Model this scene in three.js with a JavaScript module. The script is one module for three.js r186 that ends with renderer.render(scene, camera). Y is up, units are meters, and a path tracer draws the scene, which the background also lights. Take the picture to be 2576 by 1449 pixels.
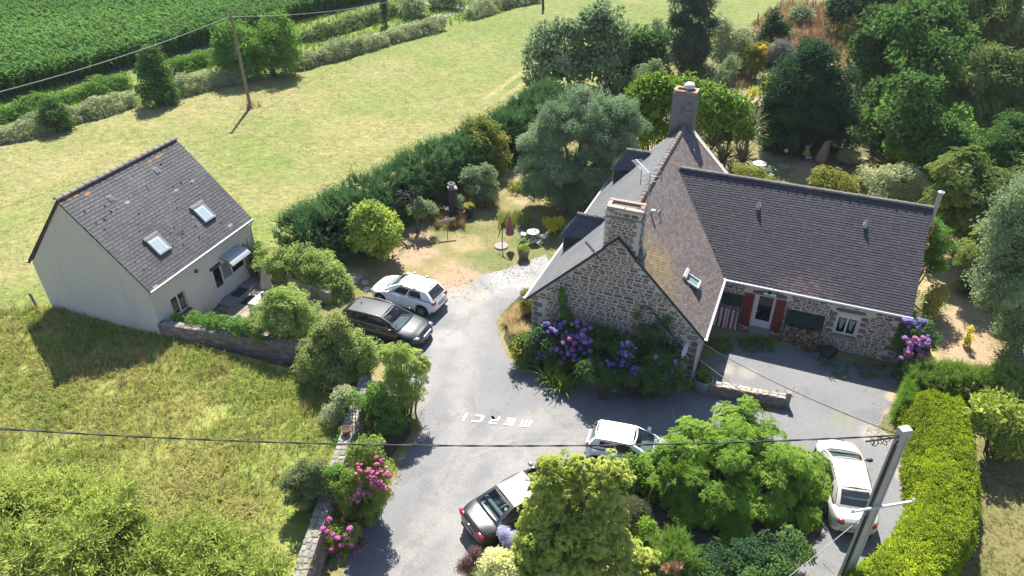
import * as THREE from 'three';
import { mergeGeometries, mergeVertices } from 'three/addons/utils/BufferGeometryUtils.js';
import { RoundedBoxGeometry } from 'three/addons/geometries/RoundedBoxGeometry.js';

// ---------------------------------------------------------------- camera, sky, sun, exposure
const EYE = 22.5, PITCH = THREE.MathUtils.degToRad(-34), ROLL = THREE.MathUtils.degToRad(-0.506);
const scene = new THREE.Scene();
const camera = new THREE.PerspectiveCamera(43.43, 16 / 9, 0.1, 3000);
camera.position.set(0, EYE, 0);
camera.rotation.set(PITCH, 0, ROLL);
const SUN = new THREE.Vector3(-0.02, 0.8, -0.6).normalize();
const skyMap = (() => {   // clear summer sky: deep blue overhead, paler towards the horizon and round the sun
  const w = 512, h = 256, d = new Float32Array(w * h * 4);
  for (let j = 0, o = 0; j < h; j++) for (let i = 0; i < w; i++, o += 4) {
    const el = ((j + 0.5) / h - 0.5) * Math.PI, az = ((i + 0.5) / w - 0.5) * 2 * Math.PI, y = Math.sin(el), x = Math.cos(el) * Math.cos(az), z = Math.cos(el) * Math.sin(az);
    const t = Math.pow(1 - Math.max(0, y), 3), c = Math.max(0, x * SUN.x + y * SUN.y + z * SUN.z), glow = 0.25 * Math.pow(c, 6) + 0.9 * Math.pow(c, 60) + 3 * Math.pow(c, 500);
    const k = y < 0 ? 0.6 : 1.2; d[o] = k * (0.075 + 0.24 * t + glow * 0.55); d[o + 1] = k * (0.125 + 0.25 * t + glow * 0.53); d[o + 2] = k * (0.25 + 0.2 * t + glow * 0.5); d[o + 3] = 1;
  }
  const m = new THREE.DataTexture(d, w, h, THREE.RGBAFormat, THREE.FloatType); m.mapping = THREE.EquirectangularReflectionMapping; m.magFilter = m.minFilter = THREE.LinearFilter; m.needsUpdate = true; return m;
})();
scene.background = skyMap; scene.environment = skyMap;
const sun = new THREE.DirectionalLight(new THREE.Color(1, 0.955, 0.87), 5);
sun.name = 'sunlight';
sun.position.copy(SUN).multiplyScalar(150).add(new THREE.Vector3(0, 0, -40));
sun.target.position.set(0, 0, -40);
sun.castShadow = true;
sun.shadow.mapSize.set(4096, 4096);
Object.assign(sun.shadow.camera, { left: -90, right: 90, top: 90, bottom: -90, near: 1, far: 400 });
sun.shadow.radius = 1;
scene.add(sun, sun.target);
const renderer = new THREE.WebGLRenderer({ antialias: true });
renderer.setSize(1024, 576);
renderer.toneMapping = THREE.LinearToneMapping;
renderer.toneMappingExposure = 2.3;
renderer.shadowMap.enabled = true;
scene.fog = new THREE.FogExp2(new THREE.Color(0.72, 0.8, 0.88), 0.0002);

// ---------------------------------------------------------------- helpers
const V = (x, y, z) => new THREE.Vector3(x, y, z);
let seedNow = 7;
function rnd() { seedNow = (seedNow + 0x6d2b79f5) | 0; let t = Math.imul(seedNow ^ (seedNow >>> 15), 1 | seedNow); t = (t + Math.imul(t ^ (t >>> 7), 61 | t)) ^ t; return ((t ^ (t >>> 14)) >>> 0) / 4294967296; }
const seed = (n) => { seedNow = n * 7919 + 13; };
const rr = (a, b) => a + (b - a) * rnd();
const pick = (a) => a[Math.floor(rnd() * a.length) % a.length];
const clamp = (x, a = 0, b = 1) => Math.min(b, Math.max(a, x));
const lerp = (a, b, t) => a + (b - a) * t;
const smooth = (a, b, x) => { const t = clamp((x - a) / (b - a)); return t * t * (3 - 2 * t); };
function hash(x, y, z = 0) { let h = Math.imul(x | 0, 374761393) ^ Math.imul(y | 0, 668265263) ^ Math.imul(z | 0, 1274126177); h = Math.imul(h ^ (h >>> 13), 1274126177); return ((h ^ (h >>> 16)) >>> 0) / 4294967296; }
function noise2(x, y) {
  const i = Math.floor(x), j = Math.floor(y); let u = x - i, v = y - j; u = u * u * (3 - 2 * u); v = v * v * (3 - 2 * v);
  const a = hash(i, j), b = hash(i + 1, j), c = hash(i, j + 1), d = hash(i + 1, j + 1);
  return a + (b - a) * u + (c - a) * v + (a - b - c + d) * u * v;
}
function noise3(x, y, z) { const k = Math.floor(z); let w = z - k; w = w * w * (3 - 2 * w); return lerp(noise2(x + k * 17.3, y + k * 9.7), noise2(x + (k + 1) * 17.3, y + (k + 1) * 9.7), w); }
function fbm(x, y, n = 4) { let s = 0, a = 0.5, t = 0; for (let i = 0; i < n; i++) { s += a * noise2(x, y); t += a; a *= 0.5; x = x * 2.03 + 11.7; y = y * 2.03 + 5.3; } return s / t; }

// survey of the site: where the sight line through a point of the aerial view (2576 px wide) meets a height, a distance or a wall
const F = 2825 * 2576 / 4000, CX = 1288, CY = 724.5, ROT = new THREE.Matrix4().makeRotationFromEuler(camera.rotation);
const sight = (u, v) => V(u - CX, CY - v, -F).applyMatrix4(ROT);
function at(u, v, h = 0) { const d = sight(u, v); return d.multiplyScalar((h - EYE) / d.y).add(V(0, EYE, 0)); }
function far(u, v, dist) { const d = sight(u, v); return d.multiplyScalar(-dist / d.z).add(V(0, EYE, 0)); }
const AXIS = V(0, 0, -1).applyMatrix4(ROT);
const metresPerPx = (p) => p.clone().sub(V(0, EYE, 0)).dot(AXIS) / F;

const used = new Map();
function numbered(name) { const n = used.get(name) ?? 0; used.set(name, n + 1); return n ? name + '_' + String(n).padStart(3, '0') : name; }
function tag(o, label, category, group) { if (label) o.userData.label = label; if (category) o.userData.category = category; if (group) o.userData.group = group; return o; }
function thing(name, label, category, p = V(0, 0, 0), turn = 0, group) {
  const o = new THREE.Group(); o.name = numbered(name); scene.add(o); o.position.copy(p); o.rotation.y = turn;
  return tag(o, label, category, group);
}
function mesh(name, geo, mat, parent, label) {
  const m = new THREE.Mesh(Array.isArray(geo) ? merge(geo) : geo, mat); m.name = parent ? name : numbered(name);
  m.castShadow = m.receiveShadow = true; (parent ?? scene).add(m); if (label) m.userData.label = label; return m;
}
function structure(name, geo, mat) { const m = mesh(name, geo, mat); m.userData.kind = 'structure'; return m; }
function merge(list) {
  const col = list.some((g) => g.attributes.color);
  const l = list.map((g0) => {
    const g = g0.index ? g0.toNonIndexed() : g0.clone(), n = g.attributes.position.count;
    if (!g.attributes.normal) g.computeVertexNormals();
    if (!g.attributes.uv) g.setAttribute('uv', new THREE.BufferAttribute(new Float32Array(n * 2), 2));
    if (col && !g.attributes.color) g.setAttribute('color', new THREE.BufferAttribute(new Float32Array(n * 3).fill(1), 3));
    for (const k of Object.keys(g.attributes)) if (!['position', 'normal', 'uv', 'color'].includes(k)) g.deleteAttribute(k);
    return g;
  });
  return mergeGeometries(l);
}
const M4 = (p, r = [0, 0, 0], s = [1, 1, 1]) => new THREE.Matrix4().compose(p, new THREE.Quaternion().setFromEuler(new THREE.Euler(...r)), V(...s));
function box(w, h, d, x, y, z, r = [0, 0, 0], bevel = 0) {
  const g = bevel ? new RoundedBoxGeometry(w, h, d, 1, Math.min(bevel, w * 0.49, h * 0.49, d * 0.49)) : new THREE.BoxGeometry(w, h, d);
  return g.applyMatrix4(M4(V(x, y, z), r));
}
function cyl(r0, r1, h, x, y, z, n = 12, r = [0, 0, 0], open = false) { return new THREE.CylinderGeometry(r1, r0, h, n, 1, open).applyMatrix4(M4(V(x, y, z), r)); }
function tinted(g, c) { const n = g.attributes.position.count, a = new Float32Array(n * 3); for (let i = 0; i < n; i++) { a[3 * i] = c[0]; a[3 * i + 1] = c[1]; a[3 * i + 2] = c[2]; } g.setAttribute('color', new THREE.BufferAttribute(a, 3)); return g; }
// a tapered tube through points, radii one per point
function tube(pts, radii, sides = 6, cap = true) {
  const pos = [], idx = [], n = pts.length; let side = V(1, 0, 0.3).normalize();
  for (let i = 0; i < n; i++) {
    const t = pts[Math.min(n - 1, i + 1)].clone().sub(pts[Math.max(0, i - 1)]).normalize();
    side.sub(t.clone().multiplyScalar(side.dot(t))); if (side.lengthSq() < 1e-5) side = V(0, 0.2, 1).cross(t); side.normalize();
    const b = t.clone().cross(side), r = Array.isArray(radii) ? radii[i] : radii;
    for (let k = 0; k < sides; k++) { const a = k / sides * Math.PI * 2, p = pts[i].clone().addScaledVector(side, Math.cos(a) * r).addScaledVector(b, Math.sin(a) * r); pos.push(p.x, p.y, p.z); }
    if (i) for (let k = 0; k < sides; k++) { const q = (k + 1) % sides, o = (i - 1) * sides; idx.push(o + k, o + q, o + sides + k, o + q, o + sides + q, o + sides + k); }
  }
  if (cap) for (const e of [0, n - 1]) { const c = pos.length / 3; pos.push(pts[e].x, pts[e].y, pts[e].z); for (let k = 0; k < sides; k++) { const q = (k + 1) % sides, o = e * sides; e ? idx.push(o + k, o + q, c) : idx.push(o + q, o + k, c); } }
  const g = new THREE.BufferGeometry(); g.setAttribute('position', new THREE.Float32BufferAttribute(pos, 3)); g.setIndex(idx); g.computeVertexNormals();
  g.setAttribute('uv', new THREE.BufferAttribute(new Float32Array(pos.length / 3 * 2), 2)); return g;
}
// a flat sheet from (x, z) points at height y, uv = position in metres, or 0..1 over its box
function sheet(pts, y, unit = true) {
  const s = new THREE.Shape(pts.map((p) => new THREE.Vector2(p.x, -p.z))), g = new THREE.ShapeGeometry(s);
  g.rotateX(-Math.PI / 2); g.translate(0, y, 0);
  g.computeBoundingBox(); const b = g.boundingBox, p = g.attributes.position, uv = g.attributes.uv;
  for (let i = 0; i < p.count; i++) unit ? uv.setXY(i, (p.getX(i) - b.min.x) / (b.max.x - b.min.x), (b.max.z - p.getZ(i)) / (b.max.z - b.min.z)) : uv.setXY(i, p.getX(i), -p.getZ(i));
  return g;
}
function ragged(pts, step = 0.5, amp = 0.15, fr = 1.3) {
  const out = [];
  pts.forEach((p, i) => { const q = pts[(i + 1) % pts.length], n = Math.max(1, Math.round(p.distanceTo(q) / step)); for (let k = 0; k < n; k++) { const r = p.clone().lerp(q, k / n); r.x += (fbm(r.x * fr, r.z * fr, 3) - 0.5) * 2 * amp; r.z += (fbm(r.x * fr + 40, r.z * fr + 9, 3) - 0.5) * 2 * amp; out.push(r); } });
  return out;
}
const srgb8 = (c) => 255 * clamp(c <= 0.0031308 ? 12.92 * c : 1.055 * Math.pow(c, 1 / 2.4) - 0.055);
function colourMap(w, h, fn) {   // fn(u, v) gives linear r, g, b
  const d = new Uint8Array(w * h * 4);
  for (let j = 0, o = 0; j < h; j++) for (let i = 0; i < w; i++, o += 4) { const c = fn((i + 0.5) / w, (j + 0.5) / h); d[o] = srgb8(c[0]); d[o + 1] = srgb8(c[1]); d[o + 2] = srgb8(c[2]); d[o + 3] = 255; }
  const t = new THREE.DataTexture(d, w, h); t.colorSpace = THREE.SRGBColorSpace; t.wrapS = t.wrapT = THREE.RepeatWrapping; t.magFilter = THREE.LinearFilter; t.minFilter = THREE.LinearMipmapLinearFilter; t.generateMipmaps = true; t.needsUpdate = true; return t;
}
function greyMap(w, h, fn) {
  const d = new Uint8Array(w * h * 4);
  for (let j = 0, o = 0; j < h; j++) for (let i = 0; i < w; i++, o += 4) { const c = 255 * clamp(fn((i + 0.5) / w, (j + 0.5) / h)); d[o] = d[o + 1] = d[o + 2] = c; d[o + 3] = 255; }
  const t = new THREE.DataTexture(d, w, h); t.wrapS = t.wrapT = THREE.RepeatWrapping; t.magFilter = THREE.LinearFilter; t.needsUpdate = true; return t;
}
const mix3 = (a, b, t) => [lerp(a[0], b[0], t), lerp(a[1], b[1], t), lerp(a[2], b[2], t)];
const mul3 = (a, k) => [a[0] * k, a[1] * k, a[2] * k];
const rgb = (r, g, b) => new THREE.Color().setRGB(r, g, b);
const DIM = 0.72, tone = (c) => (c[0] === 1 && c[1] === 1 ? rgb(...c) : rgb(c[0] * DIM, c[1] * DIM, c[2] * DIM));
const std = (c, rough = 0.8, more = {}) => new THREE.MeshStandardMaterial({ color: Array.isArray(c) ? tone(c) : c, roughness: rough, ...more });
const phys = (c, rough, more) => new THREE.MeshPhysicalMaterial({ color: Array.isArray(c) ? (more.transmission ? rgb(...c) : tone(c)) : c, roughness: rough, ...more });

const grain = greyMap(256, 256, (u, v) => 0.5 * noise2(u * 128, v * 128) + 0.3 * noise2(u * 64 + 9, v * 64) + 0.2 * rnd());
// ---------------------------------------------------------------- materials
const MAT = {
  white: std([0.78, 0.78, 0.76], 0.55), whiteMetal: std([0.7, 0.71, 0.72], 0.4), zinc: std([0.55, 0.56, 0.57], 0.45, { metalness: 0.3 }),
  lead: std([0.12, 0.125, 0.13], 0.6, { metalness: 0.2 }), darkMetal: std([0.03, 0.03, 0.032], 0.5), steel: std([0.5, 0.5, 0.5], 0.35, { metalness: 0.7 }),
  slateDeck: std([0.035, 0.035, 0.04], 0.8), wood: std([0.16, 0.11, 0.07], 0.85, { bumpMap: grain, bumpScale: 0.004 }), greyWood: std([0.3, 0.27, 0.23], 0.9), oldWood: std([0.09, 0.07, 0.055], 0.9),
  bark: std([0.11, 0.085, 0.065], 0.95), paleBark: std([0.3, 0.27, 0.23], 0.95), concrete: std([0.6, 0.57, 0.52], 0.9, { bumpMap: grain, bumpScale: 0.003 }), brick: std([0.42, 0.25, 0.17], 0.9),
  mortar: std([0.74, 0.65, 0.57], 0.95), terracotta: std([0.34, 0.1, 0.07], 0.75), rubber: std([0.012, 0.012, 0.013], 0.8), black: std([0.012, 0.012, 0.013], 0.5), red: std([0.23, 0.018, 0.024], 0.6),
  darkGreen: std([0.012, 0.03, 0.016], 0.75), glass: phys([0.86, 0.9, 0.9], 0.02, { transmission: 1, thickness: 0, ior: 1.5 }), darkGlass: phys([0.012, 0.016, 0.02], 0.03, { ior: 1.5 }),
  soil: std([0.07, 0.055, 0.04], 1), plum: std([0.12, 0.03, 0.075], 0.7), cable: std([0.03, 0.03, 0.032], 0.6), paleCable: std([0.45, 0.45, 0.43], 0.6), leafless: std([0.14, 0.12, 0.1], 0.95),
};
const leafMat = phys([1, 1, 1], 1, { transmission: 0.38, thickness: 0, ior: 1.3, specularIntensity: 0.2, side: THREE.DoubleSide });
const glossLeaf = phys([1, 1, 1], 1, { transmission: 0.34, thickness: 0, ior: 1.4, specularIntensity: 0.3, clearcoat: 0.16, clearcoatRoughness: 0.35, side: THREE.DoubleSide });
const bladeMat = phys([1, 1, 1], 1, { transmission: 0.3, thickness: 0, ior: 1.3, specularIntensity: 0.2, side: THREE.DoubleSide });
const petalMat = phys([1, 1, 1], 1, { transmission: 0.15, thickness: 0, side: THREE.DoubleSide });

// ---------------------------------------------------------------- leaf sprays
function soup() { return { p: [], tri(a, b, c) { this.p.push(a.x, a.y, a.z, b.x, b.y, b.z, c.x, c.y, c.z); }, geo() { const g = new THREE.BufferGeometry(); g.setAttribute('position', new THREE.Float32BufferAttribute(this.p, 3)); g.computeVertexNormals(); return g; } }; }
function frame(dir) { const s = Math.abs(dir.y) > 0.95 ? V(1, 0, 0) : V(0, 1, 0); const a = s.cross(dir).normalize(), b = dir.clone().cross(a).normalize(); return [a, b]; }
function leaf(S, base, dir, len, wid, fold = 0.15, twist = 0) {
  const [a0, b0] = frame(dir), a = a0.clone().multiplyScalar(Math.cos(twist)).addScaledVector(b0, Math.sin(twist)), b = dir.clone().cross(a).normalize();
  const tip = base.clone().addScaledVector(dir, len).addScaledVector(b, -len * fold * 0.8), mid = base.clone().addScaledVector(dir, len * 0.45);
  const l = mid.clone().addScaledVector(a, wid / 2).addScaledVector(b, wid * fold), r = mid.clone().addScaledVector(a, -wid / 2).addScaledVector(b, wid * fold);
  S.tri(base, r, tip); S.tri(base, tip, l);
}
function blade(S, base, dir, len, wid, droop, segs = 3) {   // a strap that arches over
  const side = V(-dir.z, 0, dir.x); if (side.lengthSq() < 1e-4) side.set(1, 0, 0); side.normalize();
  let p = base.clone(), d = dir.clone(), w = wid;
  for (let i = 0; i < segs; i++) {
    const q = p.clone().addScaledVector(d, len / segs), w2 = i === segs - 1 ? 0 : wid * (1 - ((i + 1) / segs) ** 2 * 0.6);
    const a = p.clone().addScaledVector(side, w / 2), b = p.clone().addScaledVector(side, -w / 2), c = q.clone().addScaledVector(side, w2 / 2), e = q.clone().addScaledVector(side, -w2 / 2);
    S.tri(a, b, c); if (w2) S.tri(b, e, c);
    p = q; w = w2; d.y -= droop / segs; d.normalize();
  }
}
const ball = () => { const z = rr(-1, 1), a = rr(0, Math.PI * 2), r = Math.sqrt(1 - z * z); return V(r * Math.cos(a), z, r * Math.sin(a)); };
function leafBall(n, len, wid, o = {}) {
  const S = soup(), up = o.up ?? 0.25;
  for (let i = 0; i < n; i++) { const c = ball().multiplyScalar(0.5 * Math.cbrt(rnd()) * (o.r ?? 0.8)); const d = ball(); d.addScaledVector(c, 1.5); d.y = d.y * (o.flat ?? 0.5) + up * 0.6; d.normalize(); leaf(S, c, d, len * rr(0.7, 1.2), wid * rr(0.8, 1.15), o.fold ?? 0.18, rr(-0.8, 0.8)); }
  return S.geo();
}
function starSpray(n, r) {   // lobed maple leaves lying flat in layers
  const S = soup();
  for (let i = 0; i < n; i++) {
    const c = ball().multiplyScalar(0.42); c.y *= 0.5; const nrm = V(rr(-0.5, 0.5), 1, rr(-0.5, 0.5)).addScaledVector(c, 0.8).normalize(), [a, b] = frame(nrm), t0 = rr(0, 6.28), R = r * rr(0.75, 1.15), pts = [];
    for (let k = 0; k < 10; k++) { const t = t0 + k / 10 * 6.283, q = k % 2 ? R * 0.36 : R * (k === 0 ? 0.5 : 1); pts.push(c.clone().addScaledVector(a, Math.cos(t) * q).addScaledVector(b, Math.sin(t) * q).addScaledVector(nrm, k % 2 ? 0 : -R * 0.25)); }
    for (let k = 0; k < 10; k++) S.tri(c, pts[k], pts[(k + 1) % 10]);
  }
  return S.geo();
}
function frond(n, len, wid, o = {}) {   // feathery flat spray along +Y bending to +X
  const S = soup(); let p = V(0, -0.5, 0), d = V(0.1, 1, 0).normalize();
  for (let i = 0; i < n; i++) {
    const q = p.clone().addScaledVector(d, 1 / n), k = 1 - i / n * 0.75;
    for (const s of [-1, 1]) { const e = V(rr(-0.15, 0.15), 0.75, s * 0.8).addScaledVector(d, 0.5).normalize(); leaf(S, p, e, len * k * rr(0.75, 1.2), wid * k, 0.1, rr(-0.5, 0.5)); }
    p = q; d.x += (o.bend ?? 0.6) / n; d.y -= (o.bend ?? 0.6) * 0.4 / n; d.normalize();
  }
  leaf(S, p, d, len * 0.5, wid * 0.5); return S.geo();
}
function fronds(k, n, len, wid, o = {}) { const l = []; for (let i = 0; i < k; i++) l.push(frond(n, len, wid, o).applyMatrix4(new THREE.Matrix4().makeRotationFromEuler(new THREE.Euler(rr(-0.7, 0.7), rr(0, 6.28), rr(-0.7, 0.7))))); return mergeGeometries(l); }
function strand(n, len, wid) {   // hanging twig of small leaves, along -Y
  const S = soup();
  for (let j = 0; j < 4; j++) { let p = V(rr(-0.25, 0.25), 0.5, rr(-0.25, 0.25)); const dx = rr(-0.2, 0.2), dz = rr(-0.2, 0.2); for (let i = 0; i < n; i++) { leaf(S, p, V(rr(-0.7, 0.7), rr(-1, -0.1), rr(-0.7, 0.7)).normalize(), len * rr(0.7, 1.2), wid, 0.15, rr(-1, 1)); p = p.clone().add(V(dx / n, -1 / n, dz / n)); } }
  return S.geo();
}
function pinnate(k, n, len, wid) {   // compound leaves: leaflets in pairs on a stalk
  const S = soup();
  for (let j = 0; j < k; j++) { const t = j / k * 6.283 + rr(-0.4, 0.4), d0 = V(Math.cos(t), rr(0.1, 0.9), Math.sin(t)).normalize(); let p = V(0, 0, 0).addScaledVector(ball(), 0.1), d = d0.clone(); const s = V(-Math.sin(t), 0, Math.cos(t)); for (let i = 0; i < n; i++) { p = p.clone().addScaledVector(d, 0.5 / n); for (const e of [-1, 1]) leaf(S, p, s.clone().multiplyScalar(e).addScaledVector(d, 0.5).add(V(0, -0.15, 0)).normalize(), len * (1 - 0.3 * i / n), wid, 0.15, rr(-0.3, 0.3)); d.y -= 0.9 / n; d.normalize(); } leaf(S, p, d, len, wid); }
  return S.geo();
}
function tuft(n, len, wid, droop, spread = 0.5) { const S = soup(); for (let i = 0; i < n; i++) { const t = rr(0, 6.28), k = rr(0.1, 1) * spread; blade(S, V(Math.cos(t) * 0.12 * rnd(), 0, Math.sin(t) * 0.12 * rnd()), V(Math.cos(t) * k, 1, Math.sin(t) * k).normalize(), len * rr(0.6, 1.1), wid, droop * rr(0.5, 1.3), 3); } return S.geo(); }
function rosette(n, len, wid) { const S = soup(); for (let i = 0; i < n; i++) { const t = i * 2.4, e = i / n; blade(S, V(Math.cos(t) * 0.04, 0.02, Math.sin(t) * 0.04), V(Math.cos(t) * (0.25 + e), 1.2 - e * 0.9, Math.sin(t) * (0.25 + e)).normalize(), len * rr(0.8, 1.05), wid, 0.5 + e * 0.7, 4); } return S.geo(); }
function cornPlant() { const S = soup(); blade(S, V(0, 0, 0), V(0.02, 1, 0), 1, 0.035, 0, 2); blade(S, V(0, 0, 0), V(0, 1, 0.02), 1, 0.035, 0, 2); for (let i = 0; i < 9; i++) { const t = i * 2.9 + rr(-0.4, 0.4); blade(S, V(0, 0.25 + i * 0.075, 0), V(Math.cos(t) * 0.7, 1, Math.sin(t) * 0.7).normalize(), rr(0.35, 0.5), 0.085, rr(1.4, 2.3), 3); } for (let i = 0; i < 3; i++) blade(S, V(0, 0.95, 0), V(rr(-0.4, 0.4), 1, rr(-0.4, 0.4)).normalize(), 0.15, 0.012, 0.2, 1); return S.geo(); }
seed(3);
const SPRIG = {
  broad: leafBall(20, 0.3, 0.18), small: leafBall(26, 0.24, 0.13), tiny: leafBall(36, 0.18, 0.1, { r: 1 }), laurel: leafBall(16, 0.42, 0.16, { up: 0.9, r: 0.55, fold: 0.22 }), maple: starSpray(12, 0.27), big: leafBall(13, 0.42, 0.27, { up: 0.4 }),
  conifer: fronds(4, 6, 0.34, 0.11), feather: fronds(5, 6, 0.34, 0.085, { bend: 0.9 }), fine: leafBall(38, 0.3, 0.07, { up: 0.4, r: 0.8, flat: 0.7 }), weep: strand(8, 0.24, 0.095), pinnate: pinnate(6, 4, 0.24, 0.11), thuja: fronds(5, 6, 0.24, 0.09, { bend: 0.2 }),
  narrow: leafBall(26, 0.34, 0.095, { up: 0.5 }), palm: pinnate(9, 5, 0.25, 0.09),
  grass: tuft(12, 1, 0.035, 0.9, 0.6), bent: tuft(13, 1, 0.045, 2.2, 1.1), straw: tuft(12, 1, 0.02, 0.5, 0.35), low: tuft(9, 1, 0.07, 1.6, 1.2), strap: tuft(26, 1, 0.05, 1.5, 1), sword: rosette(34, 1, 0.06), corn: cornPlant(),
};
const COL = {   // leaf colours: pairs to mix between
  dark: [[0.041, 0.085, 0.023], [0.095, 0.162, 0.041]], deep: [[0.021, 0.048, 0.021], [0.052, 0.099, 0.039]], mid: [[0.081, 0.16, 0.031], [0.152, 0.248, 0.049]], fresh: [[0.113, 0.203, 0.02], [0.227, 0.324, 0.037]],
  lime: [[0.13, 0.19, 0.01], [0.31, 0.37, 0.02]], yellow: [[0.248, 0.273, 0.027], [0.437, 0.416, 0.053]], grey: [[0.11, 0.162, 0.076], [0.239, 0.289, 0.146]], silver: [[0.17, 0.2, 0.1], [0.34, 0.36, 0.2]], blue: [[0.105, 0.165, 0.085], [0.24, 0.3, 0.17]],
  olive: [[0.124, 0.145, 0.029], [0.248, 0.246, 0.058]], conifer: [[0.035, 0.085, 0.03], [0.1, 0.18, 0.06]], cream: [[0.4, 0.4, 0.17], [0.55, 0.55, 0.3]], honey: [[0.15, 0.21, 0.05], [0.31, 0.36, 0.12]], purple: [[0.025, 0.012, 0.028], [0.06, 0.03, 0.06]],
  rust: [[0.2, 0.09, 0.05], [0.3, 0.17, 0.09]], straw: [[0.3, 0.23, 0.1], [0.5, 0.4, 0.2]], meadow: [[0.19, 0.25, 0.04], [0.36, 0.39, 0.1]], corn: [[0.06, 0.15, 0.025], [0.16, 0.3, 0.065]], phormium: [[0.1, 0.12, 0.045], [0.32, 0.32, 0.17]], maple: [[0.19, 0.235, 0.03], [0.37, 0.4, 0.1]], plumleaf: [[0.09, 0.05, 0.05], [0.16, 0.1, 0.09]],
};
const areaOf = (g) => { const p = g.attributes.position, a = V(0, 0, 0), b = V(0, 0, 0), c = V(0, 0, 0); let s = 0; for (let i = 0; i < p.count; i += 3) { a.fromBufferAttribute(p, i); b.fromBufferAttribute(p, i + 1).sub(a); c.fromBufferAttribute(p, i + 2).sub(a); s += b.cross(c).length() / 2; } return s; };
const AREA = Object.fromEntries(Object.entries(SPRIG).map(([k, g]) => [k, areaOf(g)]));
const tmpM = new THREE.Matrix4(), tmpQ = new THREE.Quaternion(), tmpQ2 = new THREE.Quaternion(), tmpC = new THREE.Color(), UP = V(0, 1, 0);
function copies(name, geo, mat, items, parent) {   // items: [position, direction, scale, colour, spin]
  const im = new THREE.InstancedMesh(geo, mat, items.length); im.name = parent ? name : numbered(name); im.castShadow = im.receiveShadow = true;
  items.forEach(([p, d, s, c, spin], i) => {
    tmpQ.setFromUnitVectors(UP, d); tmpQ2.setFromAxisAngle(UP, spin ?? rr(0, 6.283)); tmpQ.multiply(tmpQ2);
    tmpM.compose(p, tmpQ, typeof s === 'number' ? V(s, s, s) : s); im.setMatrixAt(i, tmpM); im.setColorAt(i, tmpC.setRGB(c[0], c[1], c[2]));
  });
  if (parent) im.userData.kind = 'stuff';
  (parent ?? scene).add(im); return im;
}
function shade(pal, p, fr = 0.5) { const a = typeof pal === 'string' ? COL[pal] : pal; return mul3(mix3(a[0], a[1], clamp(0.65 * rnd() + 0.7 * noise3(p.x * fr + 50, p.y * fr + 50, p.z * fr + 50) - 0.18)), rr(0.85, 1.15)); }
// leaves of a crown: lobes are [centre, rx, ry, rz] in the parent's own space
function foliage(parent, lobes, o) {
  const items = [], s0 = o.size, gap = o.gap ?? 0.3, gain = 1.25 * (o.gain ?? 1.4);
  for (const [c, rx, ry, rz] of lobes) {
    const r3 = (rx * ry + ry * rz + rx * rz) / 3, n = Math.min(9000, Math.round((o.cover ?? 3) * 0.8 * 4 * Math.PI * r3 / (s0 * s0 * AREA[o.sprig]))), cr = Math.min(Math.sqrt(r3) * 0.5, s0 * (o.clump ?? 1.15)), M = Math.max(7, Math.round(4 * r3 / (cr * cr) * (1.15 - gap))), per = Math.max(1, n / M);
    for (let j = 0; j < M; j++) {
      const d = ball(); if (d.y < -0.3 && rnd() < 0.5) d.y *= -1;
      const k = o.solid ? 0.96 : rr(0.68, 1.06) * (rnd() < 0.12 ? 1.16 : 1), q = V(c.x + d.x * rx * k, c.y + d.y * ry * k, c.z + d.z * rz * k), tone_ = shade(o.pal, q, o.patch ?? 0.5), cs = cr * rr(0.65, 1.3), m = Math.round(per * (cs / cr) ** 2 * rr(0.8, 1.2));
      for (let i = 0; i < m; i++) {
        const e = ball().multiplyScalar(cs * Math.cbrt(rnd())); e.y *= 0.62; const p = q.clone().add(e); if (p.y < (o.floor ?? 0.05)) continue;
        const out = o.hang ? V(rr(-0.25, 0.25), 1, rr(-0.25, 0.25)).normalize() : d.clone().multiplyScalar((o.outward ?? 0.9) * 0.6).addScaledVector(e, 0.6 / cs).add(V(rr(-0.4, 0.4), (o.lift ?? 0.6) + rr(-0.3, 0.4), rr(-0.4, 0.4))).normalize();
        const s = s0 * rr(0.7, 1.3), col = mix3(shade(o.pal, p, o.patch ?? 0.5), tone_, 0.5); items.push([p, out, o.hang ? V(s * 0.9, s * 1.5, s * 0.9) : s, mul3(col, gain)]);
      }
    }
  }
  return copies(o.name ?? 'crown', SPRIG[o.sprig], o.mat ?? leafMat, items, parent);
}
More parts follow.
